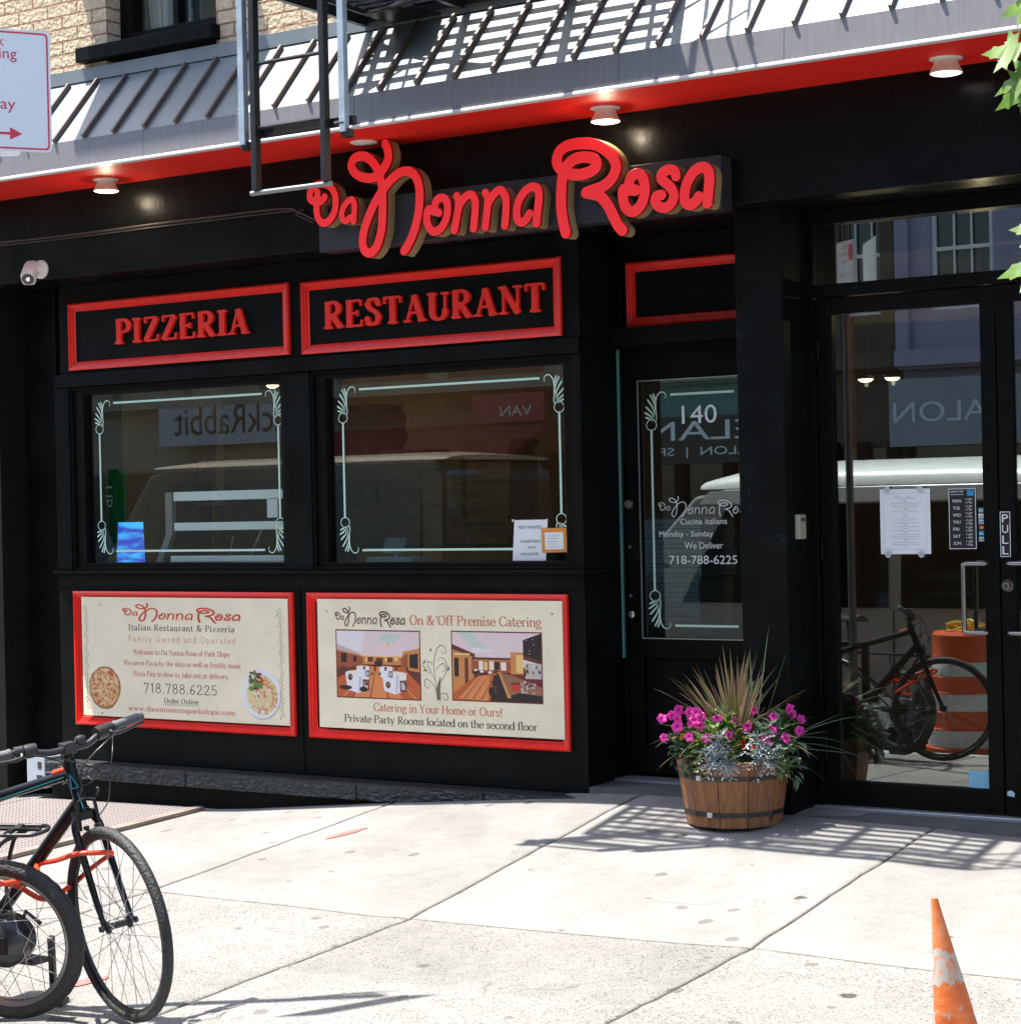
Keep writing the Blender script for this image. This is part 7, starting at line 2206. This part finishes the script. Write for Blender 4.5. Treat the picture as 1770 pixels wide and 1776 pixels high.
def small_flowers(name, label, m, spots, r):
    t = thing(name, label, 'flower', spots[0])
    mb = MB()
    rg = random.Random(6)
    for c in spots:
        for k in range(14):
            v = Vector((rg.gauss(0, 1), rg.gauss(0, 1), rg.gauss(0, 1))).normalized()
            leaf(mb, c + v * r * .1, v, (v.y, v.x, .5), r, r * .45, 0, .2)
    mb.build('blossom', m, t)
    mb = MB()
    for c in spots: mb.tube([c, c + (PC - c) * .5 + Vector((0, 0, .08))], .002, 5)
    mb.build('stalk', grass_m, t)
small_flowers('red_flower', 'small scarlet blooms low in the middle of the barrel front', leafmat('scarlet_petal', (.62, .02, .012), (.7, .05, .02), .5, .2), [V_(.02, -.20, .345), V_(.03, -.205, .325), V_(.075, -.21, .315)], .017)
small_flowers('marigold', 'single small orange bloom at the left of the barrel', leafmat('orange_petal', (.72, .26, .01), (.8, .33, .02), .5, .2), [V_(-.245, -.13, .365)], .018)
def miller(label, cs, seed):
    rg = random.Random(seed)
    t = thing('dusty_miller', label, 'plant', V_(*cs[0]))
    mb = MB()
    for c in cs:
        c = V_(*c)
        for k in range(9):
            az = rg.uniform(0, 6.283); el = rg.uniform(-.7, 1.2)
            d_ = (VR * math.cos(az) * math.cos(el) - VF * (.25 + .75 * abs(math.sin(az))) * math.cos(el) + Vector((0, 0, math.sin(el)))).normalized()
            L = rg.uniform(.065, .105)
            s = d_.cross(Vector((0, 0, 1))).normalized(); nn = s.cross(d_)
            blade(mb, c, d_, L, .0055, .6, 5, .1)
            for q in range(1, 5):
                for sg in (-1, 1):
                    p = c + d_ * L * (.22 * q) - Vector((0, 0, .5 * .6 * L * (.22 * q) ** 2))
                    d2 = (d_ * .75 + s * sg + Vector((0, 0, rg.uniform(-.2, .1)))).normalized()
                    blade(mb, p, d2, L * (.38 - .05 * q), .0058, .5, 3, .1)
                    blade(mb, p + d2 * L * .16, (d2 + d_ * .8).normalized(), L * .15, .0048, .3, 2, .1)
    mb.build('leaves', silver, t)
    mb = MB(); c = V_(*cs[0]); mb.tube([c, c + (PC - c) * .4 + Vector((0, 0, .06))], .004, 6); mb.build('stem', silver, t)
miller('silvery white dusty miller hanging over the front left of the barrel rim', [(-.10, -.235, .33), (-.13, -.235, .29), (-.07, -.25, .27), (-.05, -.25, .26), (-.11, -.26, .27), (-.09, -.235, .36)], 3)
miller('silvery blue dusty miller at the front right of the barrel', [(.09, -.225, .34), (.12, -.235, .30), (.10, -.25, .27), (.14, -.245, .26), (.08, -.24, .37)], 4)

# ------------------------------------------------------------------ crushed traffic cone
CN = Vector((-2.055, -3.45, gz(-2.055, -3.45)))
tip = Vector((-2.135, -3.50, .375))
t = thing('traffic_cone', 'faded leaning orange traffic cone with a torn whitish collar, standing alone on the rough pavement', 'traffic cone', CN)
def cone_mat():
    m = bpy.data.materials.new('faded_cone_plastic'); m.use_nodes = True
    nt = m.node_tree; b = nt.nodes['Principled BSDF']; L = nt.links.new
    b.inputs['Roughness'].default_value = .55
    geo = nd(nt, 'ShaderNodeNewGeometry'); sp = nd(nt, 'ShaderNodeSeparateXYZ'); L(geo.outputs['Position'], sp.inputs[0])
    def noise(sc, det=6, dist=0.0):
        n = nd(nt, 'ShaderNodeTexNoise'); n.inputs['Scale'].default_value = sc; n.inputs['Detail'].default_value = det; n.inputs['Roughness'].default_value = .7; n.inputs['Distortion'].default_value = dist
        L(geo.outputs['Position'], n.inputs['Vector']); return n.outputs['Fac']
    n1 = noise(9, 7, .6)
    cr = nd(nt, 'ShaderNodeValToRGB')
    e = cr.color_ramp.elements
    e[0].position = .32; e[0].color = (.58, .10, .025, 1); e[1].position = .68; e[1].color = (.62, .26, .13, 1)
    x = e.new(.5); x.color = (.70, .15, .025, 1)
    L(n1, cr.inputs[0])
    # worn reflective collar between two heights, with torn edges
    n2 = noise(26, 6)
    zz = nd(nt, 'ShaderNodeMath', operation='MULTIPLY_ADD'); L(n2, zz.inputs[0]); zz.inputs[1].default_value = .10; L(sp.outputs['Z'], zz.inputs[2])
    lo = nd(nt, 'ShaderNodeMath', operation='GREATER_THAN'); L(zz.outputs[0], lo.inputs[0]); lo.inputs[1].default_value = .19
    hi = nd(nt, 'ShaderNodeMath', operation='LESS_THAN'); L(zz.outputs[0], hi.inputs[0]); hi.inputs[1].default_value = .285
    lo2 = nd(nt, 'ShaderNodeMath', operation='LESS_THAN'); L(zz.outputs[0], lo2.inputs[0]); lo2.inputs[1].default_value = .112
    hi2 = nd(nt, 'ShaderNodeMath', operation='GREATER_THAN'); L(zz.outputs[0], hi2.inputs[0]); hi2.inputs[1].default_value = .100
    m1 = nd(nt, 'ShaderNodeMath', operation='MULTIPLY'); L(lo.outputs[0], m1.inputs[0]); L(hi.outputs[0], m1.inputs[1])
    m2 = nd(nt, 'ShaderNodeMath', operation='MULTIPLY'); L(lo2.outputs[0], m2.inputs[0]); L(hi2.outputs[0], m2.inputs[1])
    ad = nd(nt, 'ShaderNodeMath', operation='ADD'); L(m1.outputs[0], ad.inputs[0]); L(m2.outputs[0], ad.inputs[1])
    pat = nd(nt, 'ShaderNodeMapRange'); pat.inputs['From Min'].default_value = .60; pat.inputs['From Max'].default_value = .66; L(noise(17, 6), pat.inputs['Value'])
    wr = nd(nt, 'ShaderNodeMapRange'); wr.inputs['From Min'].default_value = .44; wr.inputs['From Max'].default_value = .50; wr.inputs['To Min'].default_value = .12; L(noise(13, 7, .8), wr.inputs['Value'])
    aw = nd(nt, 'ShaderNodeMath', operation='MULTIPLY'); L(ad.outputs[0], aw.inputs[0]); L(wr.outputs[0], aw.inputs[1])
    mxp = nd(nt, 'ShaderNodeMath', operation='MAXIMUM'); L(aw.outputs[0], mxp.inputs[0]); 
    pm = nd(nt, 'ShaderNodeMath', operation='MULTIPLY'); L(pat.outputs[0], pm.inputs[0]); pm.inputs[1].default_value = .55; L(pm.outputs[0], mxp.inputs[1])
    mx = nd(nt, 'ShaderNodeMix', data_type='RGBA'); L(mxp.outputs[0], mx.inputs[0]); L(cr.outputs[0], mx.inputs[6]); mx.inputs[7].default_value = (.46, .41, .355, 1)
    L(mx.outputs[2], b.inputs['Base Color'])
    bp = nd(nt, 'ShaderNodeBump'); bp.inputs['Strength'].default_value = .5; bp.inputs['Distance'].default_value = .006; L(n1, bp.inputs['Height']); L(bp.outputs[0], b.inputs['Normal'])
    return m
cm_ = cone_mat()
mb = MB()
N = 36
rg = random.Random(9)
rows = 26
for j in range(rows + 1):
    f_ = j / rows
    c = CN.lerp(tip, f_)
    r_ = .098 * (1 - f_) ** 1.05 + .010
    for k in range(N):
        a = 6.2832 * k / N
        dent = 1 - .34 * math.exp(-((f_ - .34) / .10) ** 2) * max(0, math.cos(a + 2.0)) - .22 * math.exp(-((f_ - .5) / .2) ** 2) * max(0, math.cos(a + 1.1)) ** 2 + .05 * math.sin(3 * a + 9 * f_) * (1 - f_) + .05 * math.exp(-((f_ - .28) / .03) ** 2)
        mb.v.append(tuple(c + Vector((r_ * dent * math.cos(a) * .95, r_ * dent * math.sin(a), 0))))
for j in range(rows):
    for k in range(N):
        mb.f.append((j * N + k, j * N + (k + 1) % N, (j + 1) * N + (k + 1) % N, (j + 1) * N + k)); mb.m.append(0)
mb.f.append(tuple(rows * N + k for k in range(N))); mb.m.append(0)
mb.build('cone_body', cm_, t, smooth=True, autos=70)
mb = MB()
gzc = CN.z
pp = rrect(-.19, .19, -.19, .19, .05)
n = len(pp)
vs = []
for z, s in ((.004, 1), (.030, 1), (.036, .97)):
    vs += [CN + Vector((a * s, b_ * s, z)) for a, b_ in pp]
mb.add(vs, [(r_ * n + k, r_ * n + (k + 1) % n, (r_ + 1) * n + (k + 1) % n, (r_ + 1) * n + k) for r_ in range(2) for k in range(n)] + [tuple(range(2 * n, 3 * n))])
mb.build('base', mat('cone_base', (.03, .03, .03), .7, var=.3), t)

# ------------------------------------------------------------------ street tree whose leaves hang into the picture
leaf_tree = leafmat('maple_leaf', (.10, .20, .018), (.16, .28, .035), .45, .42, 30, .22)
TR = Vector((.05, -4.6, -.35))
t = thing('maple_tree', 'maple with bright green lobed leaves hanging in at the right edge', 'tree', TR)
half = [(0, 0), (.10, .02), (.30, .05), (.22, .16), (.40, .20), (.52, .18), (.44, .32), (.60, .48), (.36, .46), (.30, .44), (.26, .50), (.20, .44), (.14, .60), (.17, .72), (.09, .76), (0, 1.0)]
lf = [(x, y) for x, y in half] + [(-x, y) for x, y in reversed(half[1:-1])]
ltri = tessellate_polygon([[Vector((x, y, 0)) for x, y in lf]])
def maple(mb, p, d_, nrm, L):
    d_ = Vector(d_).normalized(); s = d_.cross(Vector(nrm)).normalized(); nn = s.cross(d_)
    vs = [Vector(p) + s * x * L + d_ * y * L + nn * L * (.10 * abs(x) - .16 * y * y + .02 * math.sin(14 * x)) for x, y in lf]
    mb.add(vs, [tuple(q) for q in ltri])
def proj(p):
    q = Vector(p) - CAM
    w_ = q.dot(fw)
    return 885 + 3545 * q.dot(rt2) / w_, 888 - 3545 * q.dot(up2) / w_
mb = MB(); ms2 = MB(); mt = MB()
mt.tube(spline([TR + Vector((0, 0, -.1)), TR + Vector((.03, .02, 1.2)), TR + Vector((-.02, .0, 2.4)), TR + Vector((.05, .05, 3.6)), TR + Vector((.0, .1, 5.2))], 5), [.11 - .0046 * k for k in range(21)], 12)
rg = random.Random(31)
for b_ in range(26):
    z0 = rg.uniform(2.1, 5.0)
    az = rg.uniform(0, 6.283)
    L = rg.uniform(.8, 1.9) * (1 if z0 < 4 else .7)
    p = TR + Vector((0, 0, z0))
    e_ = p + Vector((math.cos(az) * L, math.sin(az) * L, rg.uniform(-.1, .7)))
    md = (p + e_) / 2 + Vector((0, 0, .12))
    path = spline([p, md, e_], 6)
    ok = [q for q in path if not (-60 < proj(q)[0] < 1830 and -80 < proj(q)[1] < 1850)]
    if len(ok) < len(path): continue
    mt.tube(path, [.028 * (1 - k / len(path)) + .004 for k in range(len(path))], 6)
    for k in range(75):
        q = path[rg.randrange(3, len(path))] + Vector((rg.gauss(0, .2), rg.gauss(0, .2), rg.gauss(-.05, .18)))
        u, v = proj(q)
        if u < 1900: continue
        maple(mb, q, (rg.uniform(-1, 1), rg.uniform(-1, 1), rg.uniform(-1, .1)), (rg.uniform(-.5, .5), rg.uniform(-.5, .5), 1), rg.uniform(.08, .13))
# the low spray that the photo shows
spr = [((-1.105, -5.39, 2.36), (-.95, .0, .15), (.25, -.8, .55), .105), ((-1.13, -5.39, 2.30), (-.75, .1, -.12), (.1, -.9, .4), .075), ((-1.155, -5.40, 2.21), (-.55, .0, .1), (.3, -.85, .4), .075), ((-1.13, -5.40, 2.175), (-.85, .05, -.25), (.1, -.8, .6), .085), ((-1.10, -5.38, 2.21), (.5, .1, .45), (.1, -.9, .4), .09),
       ((-1.125, -5.41, 2.15), (-.8, .0, -.3), (.3, -.8, .4), .085), ((-1.12, -5.39, 1.955), (-.7, .0, .15), (.2, -.8, .5), .07), ((-1.11, -5.40, 1.90), (-.95, .0, -.1), (.15, -.75, .6), .10), ((-1.09, -5.40, 1.88), (-.4, .1, -.55), (.2, -.8, .5), .07), ((-1.08, -5.38, 1.82), (-.9, 0, -.4), (.2, -.8, .5), .05)]
for p, d_, nn, L in spr:
    p = (p[0] - .034, p[1], p[2] + (.06 if p[2] > 2.0 else 0)); L *= 1.06
    maple(mb, p, d_, nn, L)
    ms2.tube([p, Vector(p) + Vector((.03, .01, .02)), (-1.02, p[1], p[2] + .03)], .0018, 5)
hang = spline([TR + Vector((0, 0, 2.9)), (-.45, -4.9, 2.62), (-.85, -5.2, 2.5), (-1.02, -5.39, 2.36), (-1.03, -5.40, 2.1), (-1.04, -5.40, 1.86)], 8)
for k in range(420):
    q = hang[rg.randrange(5, len(hang))] + Vector((rg.gauss(.06, .11), rg.gauss(.03, .11), rg.gauss(-.03, .10)))
    if proj(q)[0] < 1900: continue
    maple(mb, q, (rg.uniform(-1, 1), rg.uniform(-1, 1), rg.uniform(-1, .1)), (rg.uniform(-.5, .5), rg.uniform(-.5, .5), 1), rg.uniform(.07, .11))
mt.tube(spline([TR + Vector((0, 0, 2.9)), (-.45, -4.9, 2.62), (-.85, -5.2, 2.5), (-1.02, -5.39, 2.36), (-1.03, -5.40, 2.1), (-1.04, -5.40, 1.86)], 6), [.02] * 7 + [.012] * 8 + [.006] * 8 + [.004] * 8, 6)
mb.build('crown', leaf_tree, t, smooth=True, autos=80)
ms2.build('leaf_stalks', grass_m, t)
mt.build('trunk', mat('maple_bark', (.09, .075, .06), .9, var=.3, vscale=20, bump=1, bscale=30), t, smooth=True)

# ------------------------------------------------------------------ on and across the street, seen in the panes
def loft(mb, sections, mi=0):
    n = len(sections[0]); o = len(mb.v)
    for s in sections: mb.v += [tuple(p) for p in s]
    for r_ in range(len(sections) - 1):
        for k in range(n): mb.f.append((o + r_ * n + k, o + r_ * n + (k + 1) % n, o + (r_ + 1) * n + (k + 1) % n, o + (r_ + 1) * n + k)); mb.m.append(mi)
    mb.f.append(tuple(o + k for k in range(n - 1, -1, -1))); mb.m.append(mi)
    mb.f.append(tuple(o + (len(sections) - 1) * n + k for k in range(n))); mb.m.append(mi)
dark_glass = mat('vehicle_glass', (.008, .009, .01), .04, spec=.8)
def van(label, x0, L, yn, W, H, col, group, roofcol=None, roofh=.215):
    """parked vehicle, its kerb side at y = yn, nose towards -x"""
    zg = -.50
    t = thing('parked_van', label, 'van', (x0 + L / 2, yn - W / 2, zg))
    body = mat('van_paint_' + str(round(col[0], 2)), col, .22, coat=.6)
    yc = yn - W / 2
    mb = MB()
    prof = [(0, .42), (0, .95), (.06, 1.10), (.75, 1.28), (1.45, H - .26), (1.75, H - .2), (L - .15, H - .2), (L - .03, H - .35), (L, 1.0), (L, .42)]
    secs = []
    for s, inset, drop in ((-1, .06, .05), (-1, 0, .0), (1, 0, .0), (1, .06, .05)):
        pass
    def sec(yoff, shrink):
        return [(x0 + x + (0.02 if x < .5 else -.02 if x > L - .5 else 0) * shrink, yc + yoff * (W / 2) * (1 - .11 * max(0, (z - 1.0)) / (H - 1.0)), zg + z) for x, z in prof]
    loft(mb, [sec(-1, 1), sec(-.94, 0), sec(.94, 0), sec(1, 1)])
    bo = mb.build('body', body, t, smooth=True, autos=35)
    bv = bo.modifiers.new('bevel', 'BEVEL'); bv.width = .03; bv.segments = 3; bv.limit_method = 'ANGLE'; bv.angle_limit = R(25)
    def side_y(z, s): return yc + s * (W / 2 + .004) * (1 - .11 * max(0, (z - 1.0)) / (H - 1.0))
    for s in (1, -1):
        for a, b_ in ((1.35, 2.25), (2.36, 3.45), (3.56, L - .3)):
            mb = MB()
            z0, z1 = 1.12, H - .34
            fx = .42 if a < 1.5 else 0
            pts = [(x0 + a, z0), (x0 + b_, z0), (x0 + b_, z1), (x0 + a + fx, z1)]
            vs = [(x, side_y(z, s), zg + z) for x, z in pts] + [(x, side_y(z, s) - s * .02, zg + z) for x, z in pts]
            mb.add(vs, [(0, 1, 2, 3), (4, 7, 6, 5), (0, 4, 5, 1), (1, 5, 6, 2), (2, 6, 7, 3), (3, 7, 4, 0)])
            mb.build('window', dark_glass, t)
        mb = MB()
        for x in (2.30, 3.50):
            mb.add([(x0 + x - .006, side_y(.5, s), zg + .5), (x0 + x + .006, side_y(.5, s), zg + .5), (x0 + x + .006, side_y(1.1, s), zg + 1.1), (x0 + x - .006, side_y(1.1, s), zg + 1.1)], [(0, 1, 2, 3)])
        mb.box(x0 + 2.06, x0 + 2.24, side_y(.9, s) - .015, side_y(.9, s) + .015, zg + .84, zg + .93)
        mb.box(x0 + 2.40, x0 + 2.48, side_y(.9, s) - .015, side_y(.9, s) + .015, zg + .74, zg + .96)
        mb.build('door_trim', dark_glass, t)
    if roofcol is None:
        for s in (1, -1):
            mb = MB()
            za, zb2 = H - .325, H - .215
            mb.add([(x0 + 1.5, side_y(za, s) + s * .002, zg + za), (x0 + L - .1, side_y(za, s) + s * .002, zg + za), (x0 + L - .2, side_y(zb2, s) + s * .002, zg + zb2), (x0 + 1.6, side_y(zb2, s) + s * .002, zg + zb2),
                    (x0 + 1.5, side_y(za, s) - s * .03, zg + za), (x0 + L - .1, side_y(za, s) - s * .03, zg + za), (x0 + L - .2, side_y(zb2, s) - s * .03, zg + zb2), (x0 + 1.6, side_y(zb2, s) - s * .03, zg + zb2)], [(0, 1, 2, 3), (4, 7, 6, 5), (0, 4, 5, 1), (1, 5, 6, 2), (2, 6, 7, 3), (3, 7, 4, 0)])
            mb.build('window_surround', white_paint, t)
    secs = []
    for k in range(9):
        u = k / 8
        x = x0 + 1.50 + (L - 1.55) * u
        hh = roofh * min(1, (u * 8 + .25) ** .5) * (1 if u < .99 else .55)
        secs.append([(x, yc + math.cos(R(a)) * W * .445, zg + H - .2 + .002 + hh * max(0, math.sin(R(a))) ** .8) for a in (0, 12, 28, 45, 65, 90, 115, 135, 152, 168, 180)])
    mb = MB(); loft(mb, secs)
    mb.build('roof', mat('van_roof_' + str(round(col[0], 2)), (.82, .83, .82) if roofcol is None else roofcol, .3, coat=.4), t, smooth=True, autos=50)
    mb = MB()
    mb.add([(x0 + .80, yc - W * .42, zg + 1.31), (x0 + .80, yc + W * .42, zg + 1.31), (x0 + 1.42, yc + W * .38, zg + H - .29), (x0 + 1.42, yc - W * .38, zg + H - .29)], [(0, 1, 2, 3)])
    ob = mb.build('windscreen', dark_glass, t); ob.location.z += .012; ob.location.x -= .012
    for wx in (.85, L - .95):
        for s in (1, -1):
            c = (x0 + wx, yc + s * (W / 2 - .09), zg + .33)
            mb = MB(); mb.lathe([(.20, -.1), (.31, -.1), (.33, -.07), (.33, .07), (.31, .1), (.20, .1)], c, (0, 1, 0), 28); wo_ = mb.build('wheel', rubber, t, smooth=True, autos=40)
            mb = MB(); mb.lathe([(0, s * .06), (.06, s * .09), (.19, s * .07), (.20, s * .102), (.20, 0), (0, 0)], c, (0, 1, 0), 20); mb.build('rim', steel, wo_, smooth=True, autos=30)
    mb = MB()
    for s in (1, -1): mb.obox((x0 + .03, yc + s * W * .38, zg + .78), (.05, 0, 0), (0, .13, 0), (0, 0, .09))
    mb.build('headlight', mat('headlight_glass', (.6, .62, .62), .1), t, bevel=.02)
    return t
van('grey van with a white roof at the kerb, mirrored in the glass double doors', -9.7, 4.9, -5.75, 1.9, 2.28, (.33, .315, .30), 'vans parked along the kerb')
van('dark brown van with a beige roof at the kerb, mirrored in the shop windows', -15.2, 5.0, -5.6, 1.9, 2.60, (.07, .062, .045), 'vans parked along the kerb', (.48, .37, .27), .085)
# traffic drum at the kerb
DR = Vector((-5.34, -5.02, -.5))
t = thing('traffic_drum', 'orange traffic drum with white bands standing at the kerb, mirrored in the glass door', 'traffic drum', DR)
mb = MB()
rings = [(.30, .02, 0), (.30, .17, 0), (.285, .175, 0), (.285, .18, 1), (.285, .30, 1), (.285, .31, 0), (.275, .315, 0), (.275, .43, 0), (.265, .435, 0), (.265, .44, 1), (.265, .56, 1), (.265, .57, 0), (.25, .575, 0), (.25, .68, 0), (.245, .685, 0), (.245, .69, 1), (.245, .79, 1), (.24, .80, 0), (.24, .98, 0), (.225, 1.0, 0)]
N = 28
for r_, z, m_ in rings:
    for k in range(N): mb.v.append(tuple(DR + Vector((r_ * math.cos(6.2832 * k / N), r_ * math.sin(6.2832 * k / N), z))))
for i in range(len(rings) - 1):
    for k in range(N): mb.f.append((i * N + k, i * N + (k + 1) % N, (i + 1) * N + (k + 1) % N, (i + 1) * N + k)); mb.m.append(1 if rings[i][2] and rings[i + 1][2] else 0)
mb.f.append(tuple((len(rings) - 1) * N + k for k in range(N))); mb.m.append(0)
mb.build('drum', [mat('drum_orange', (.72, .10, .02), .45, var=.1), mat('drum_white', (.7, .7, .68), .4)], t, smooth=True, autos=30)
mb = MB(); mb.lathe([(.2, 0), (.36, 0), (.36, .04), (.31, .06), (.2, .06)], DR, n=24); mb.build('rubber_base', rubber, t)
mb = MB()
for k in range(4): mb.tube(spline([DR + Vector((rg.uniform(-.15, .15), rg.uniform(-.15, .15), 1.0 + rg.uniform(0, .08))) for q in range(6)], 4), .008, 5)
mb.build('tape_tangle', mat('yellow_tape', (.6, .5, .05), .5), t)

def shopfront(x0, x1, wall, label, floors=3, trim=None, sign_z=(2.35, 3.25), sign_m=None, awning=None):
    t = thing('shop_building', label, 'building', ((x0 + x1) / 2, -21.5, -.4))
    YW = -21.0
    H = 3.6 + floors * 3.1
    trim = trim or wall
    mb = MB()
    nb = max(2, int((x1 - x0) / 1.7))
    ww = 1.0
    mb.box(x0, x1, YW - 6, YW - .2, -.4, H)
    # the wall is the grid of piers and bands round the openings
    mb.box(x0, x1, YW - .199, YW, 3.45, 4.35)
    for f_ in range(floors):
        z0 = 4.35 + f_ * 3.1
        xs = [x0] + [x0 + (k + .5) * (x1 - x0) / nb for k in range(nb)] + [x1]
        prev = x0
        for k in range(nb):
            c = x0 + (k + .5) * (x1 - x0) / nb
            mb.box(prev, c - ww / 2, YW - .199, YW, z0, z0 + 1.9); prev = c + ww / 2
        mb.box(prev, x1, YW - .199, YW, z0, z0 + 1.9)
        mb.box(x0, x1, YW - .199, YW, z0 + 1.9, z0 + 3.1 if f_ < floors - 1 else H)
    mb.build('wall', wall, t)
    for f_ in range(floors):
        z0 = 4.35 + f_ * 3.1
        for k in range(nb):
            c = x0 + (k + .5) * (x1 - x0) / nb
            mb = MB()
            for q in ((c - ww / 2, c - ww / 2 + .07, z0, z0 + 1.9), (c + ww / 2 - .07, c + ww / 2, z0, z0 + 1.9), (c - ww / 2 + .07, c + ww / 2 - .07, z0, z0 + .07), (c - ww / 2 + .07, c + ww / 2 - .07, z0 + 1.83, z0 + 1.9), (c - ww / 2 + .07, c + ww / 2 - .07, z0 + .92, z0 + .98)): mb.box(q[0], q[1], YW - .12, YW - .06, q[2], q[3])
            for d_ in (-.14, .14): mb.box(c + d_ - .015, c + d_ + .015, YW - .115, YW - .07, z0 + .07, z0 + 1.83)
            wn_ = mb.build('window', white_paint, t)
            mb = MB(); mb.box(c - ww / 2 + .07, c + ww / 2 - .07, YW - .18, YW - .13, z0 + .07, z0 + 1.83); mb.build('pane', dark_glass, wn_)
    mb = MB()
    mb.box(x0, x1, YW + .001, YW + .35, H - .5, H); mb.box(x0, x1, YW + .001, YW + .18, 3.5, 3.75)
    for k in range(nb + 1):
        c = x0 + k * (x1 - x0) / nb
        mb.box(max(x0, c - .22), min(x1, c + .22), YW + .001, YW + .1, 3.751, H - .501)
    mb.build('cornice', trim, t)
    mb = MB(); mb.box(x0 + .25, x1 - .25, YW - .15, YW - .1, .1, sign_z[0] - .1); mb.build('shop_pane', dark_glass, t)
    mb = MB()
    for k in range(5):
        c = x0 + .1 + k * (x1 - x0 - .2) / 4
        mb.box(c - .09, c + .09, YW - .099, YW + .02, -.36, sign_z[0])
    mb.box(x0, x1, YW - .09, YW + .05, -.36, .09)
    mb.build('shop_frame', black_alu if sign_m is None else trim, t)
    if awning:
        mb = MB(); mb.prism([(YW + .05, 2.9), (YW + 1.3, 2.35), (YW + 1.3, 2.1), (YW + 1.27, 2.1), (YW + 1.27, 2.32), (YW + .05, 2.86)], x0 + .1, x1 - .1); mb.build('awning', awning, t)
    return t
lav = mat('lavender_painted_wall', (.30, .27, .38), .7, var=.1)
brk = mat('red_brick_far', (.25, .10, .06), .8, var=.2)
tan_w = mat('tan_stone_far', (.34, .29, .22), .8, var=.1)
green_w = mat('dull_teal_wall', (.12, .26, .25), .6, var=.1)
shopfront(-14.6, -12.37, mat('dark_brown_far', (.06, .04, .028), .6, var=.2), 'narrow dark brown building across the street beside the lavender one', 2)
shopfront(-12.35, -6.0, lav, 'lavender painted building across the street, mirrored in the glass doors', 3)
shopfront(-18.5, -14.62, green_w, 'teal fronted building across the street, mirrored in door 140', 3, tan_w)
shopfront(-23.4, -18.52, brk, 'red brick building with a red awning across the street', 3, tan_w, awning=mat('red_awning', (.22, .014, .02), .7))
shopfront(-31.0, -23.42, tan_w, 'tan stone building across the street, mirrored in the pizzeria window', 3)
shopfront(-46.0, -31.02, brk, 'long red brick building at the far left across the street', 3, tan_w)
shopfront(-5.98, 14.0, tan_w, 'long tan stone building across the street opposite the double doors', 3)
def street_sign(label, x0, x1, z0, z1, board_m, words, letter_m, y=-20.95):
    t = thing('shop_fascia_sign', label, 'sign', ((x0 + x1) / 2, y, z0))
    mb = MB(); mb.box(x0, x1, y, y + .12, z0, z1); mb.build('board', board_m, t)
    mb = MB()
    for s, a, b_, c, d_ in words:                                  # read from the restaurant side, so written towards -x
        put_sans(mb, s, 0, a - b_, c, d_, lambda u, z, d=0, a=a: (a - u, y + .125, z))
    mb.build('lettering', letter_m, t)
grey_board = mat('blue_grey_board', (.22, .25, .29), .5)
street_sign('grey sign reading SALON across the street, mirrored in the glass door', -12.45, -9.3, 2.25, 3.30, grey_board, [('SALON', -10.62, -12.38, 2.62, 2.94)], mat('sign_letter_pale', (.55, .60, .65), .4))
street_sign('black sign reading ELAN SALON SPA across the street, mirrored in door 140', -18.2, -14.7, 2.1, 2.9, black_ink, [('ELAN', -15.05, -17.1, 2.50, 2.82), ('SALON  |  SPA', -15.0, -17.1, 2.2, 2.38)], mat('sign_letter_white', (.7, .75, .75), .4))
street_sign('pale grey banner with dark hand lettering across the street, mirrored in the pizzeria window', -27.6, -23.6, 2.75, 3.75, mat('grey_banner', (.42, .44, .48), .6), [('ackRabbit', -24.4, -27.2, 2.95, 3.5)], ink_dark)
street_sign('red sign with white letters across the street, at the right of the restaurant window reflection', -20.2, -18.7, 2.92, 3.42, mat('red_board', (.4, .03, .05), .5), [('VAN', -18.95, -19.6, 3.02, 3.2)], white_vinyl)
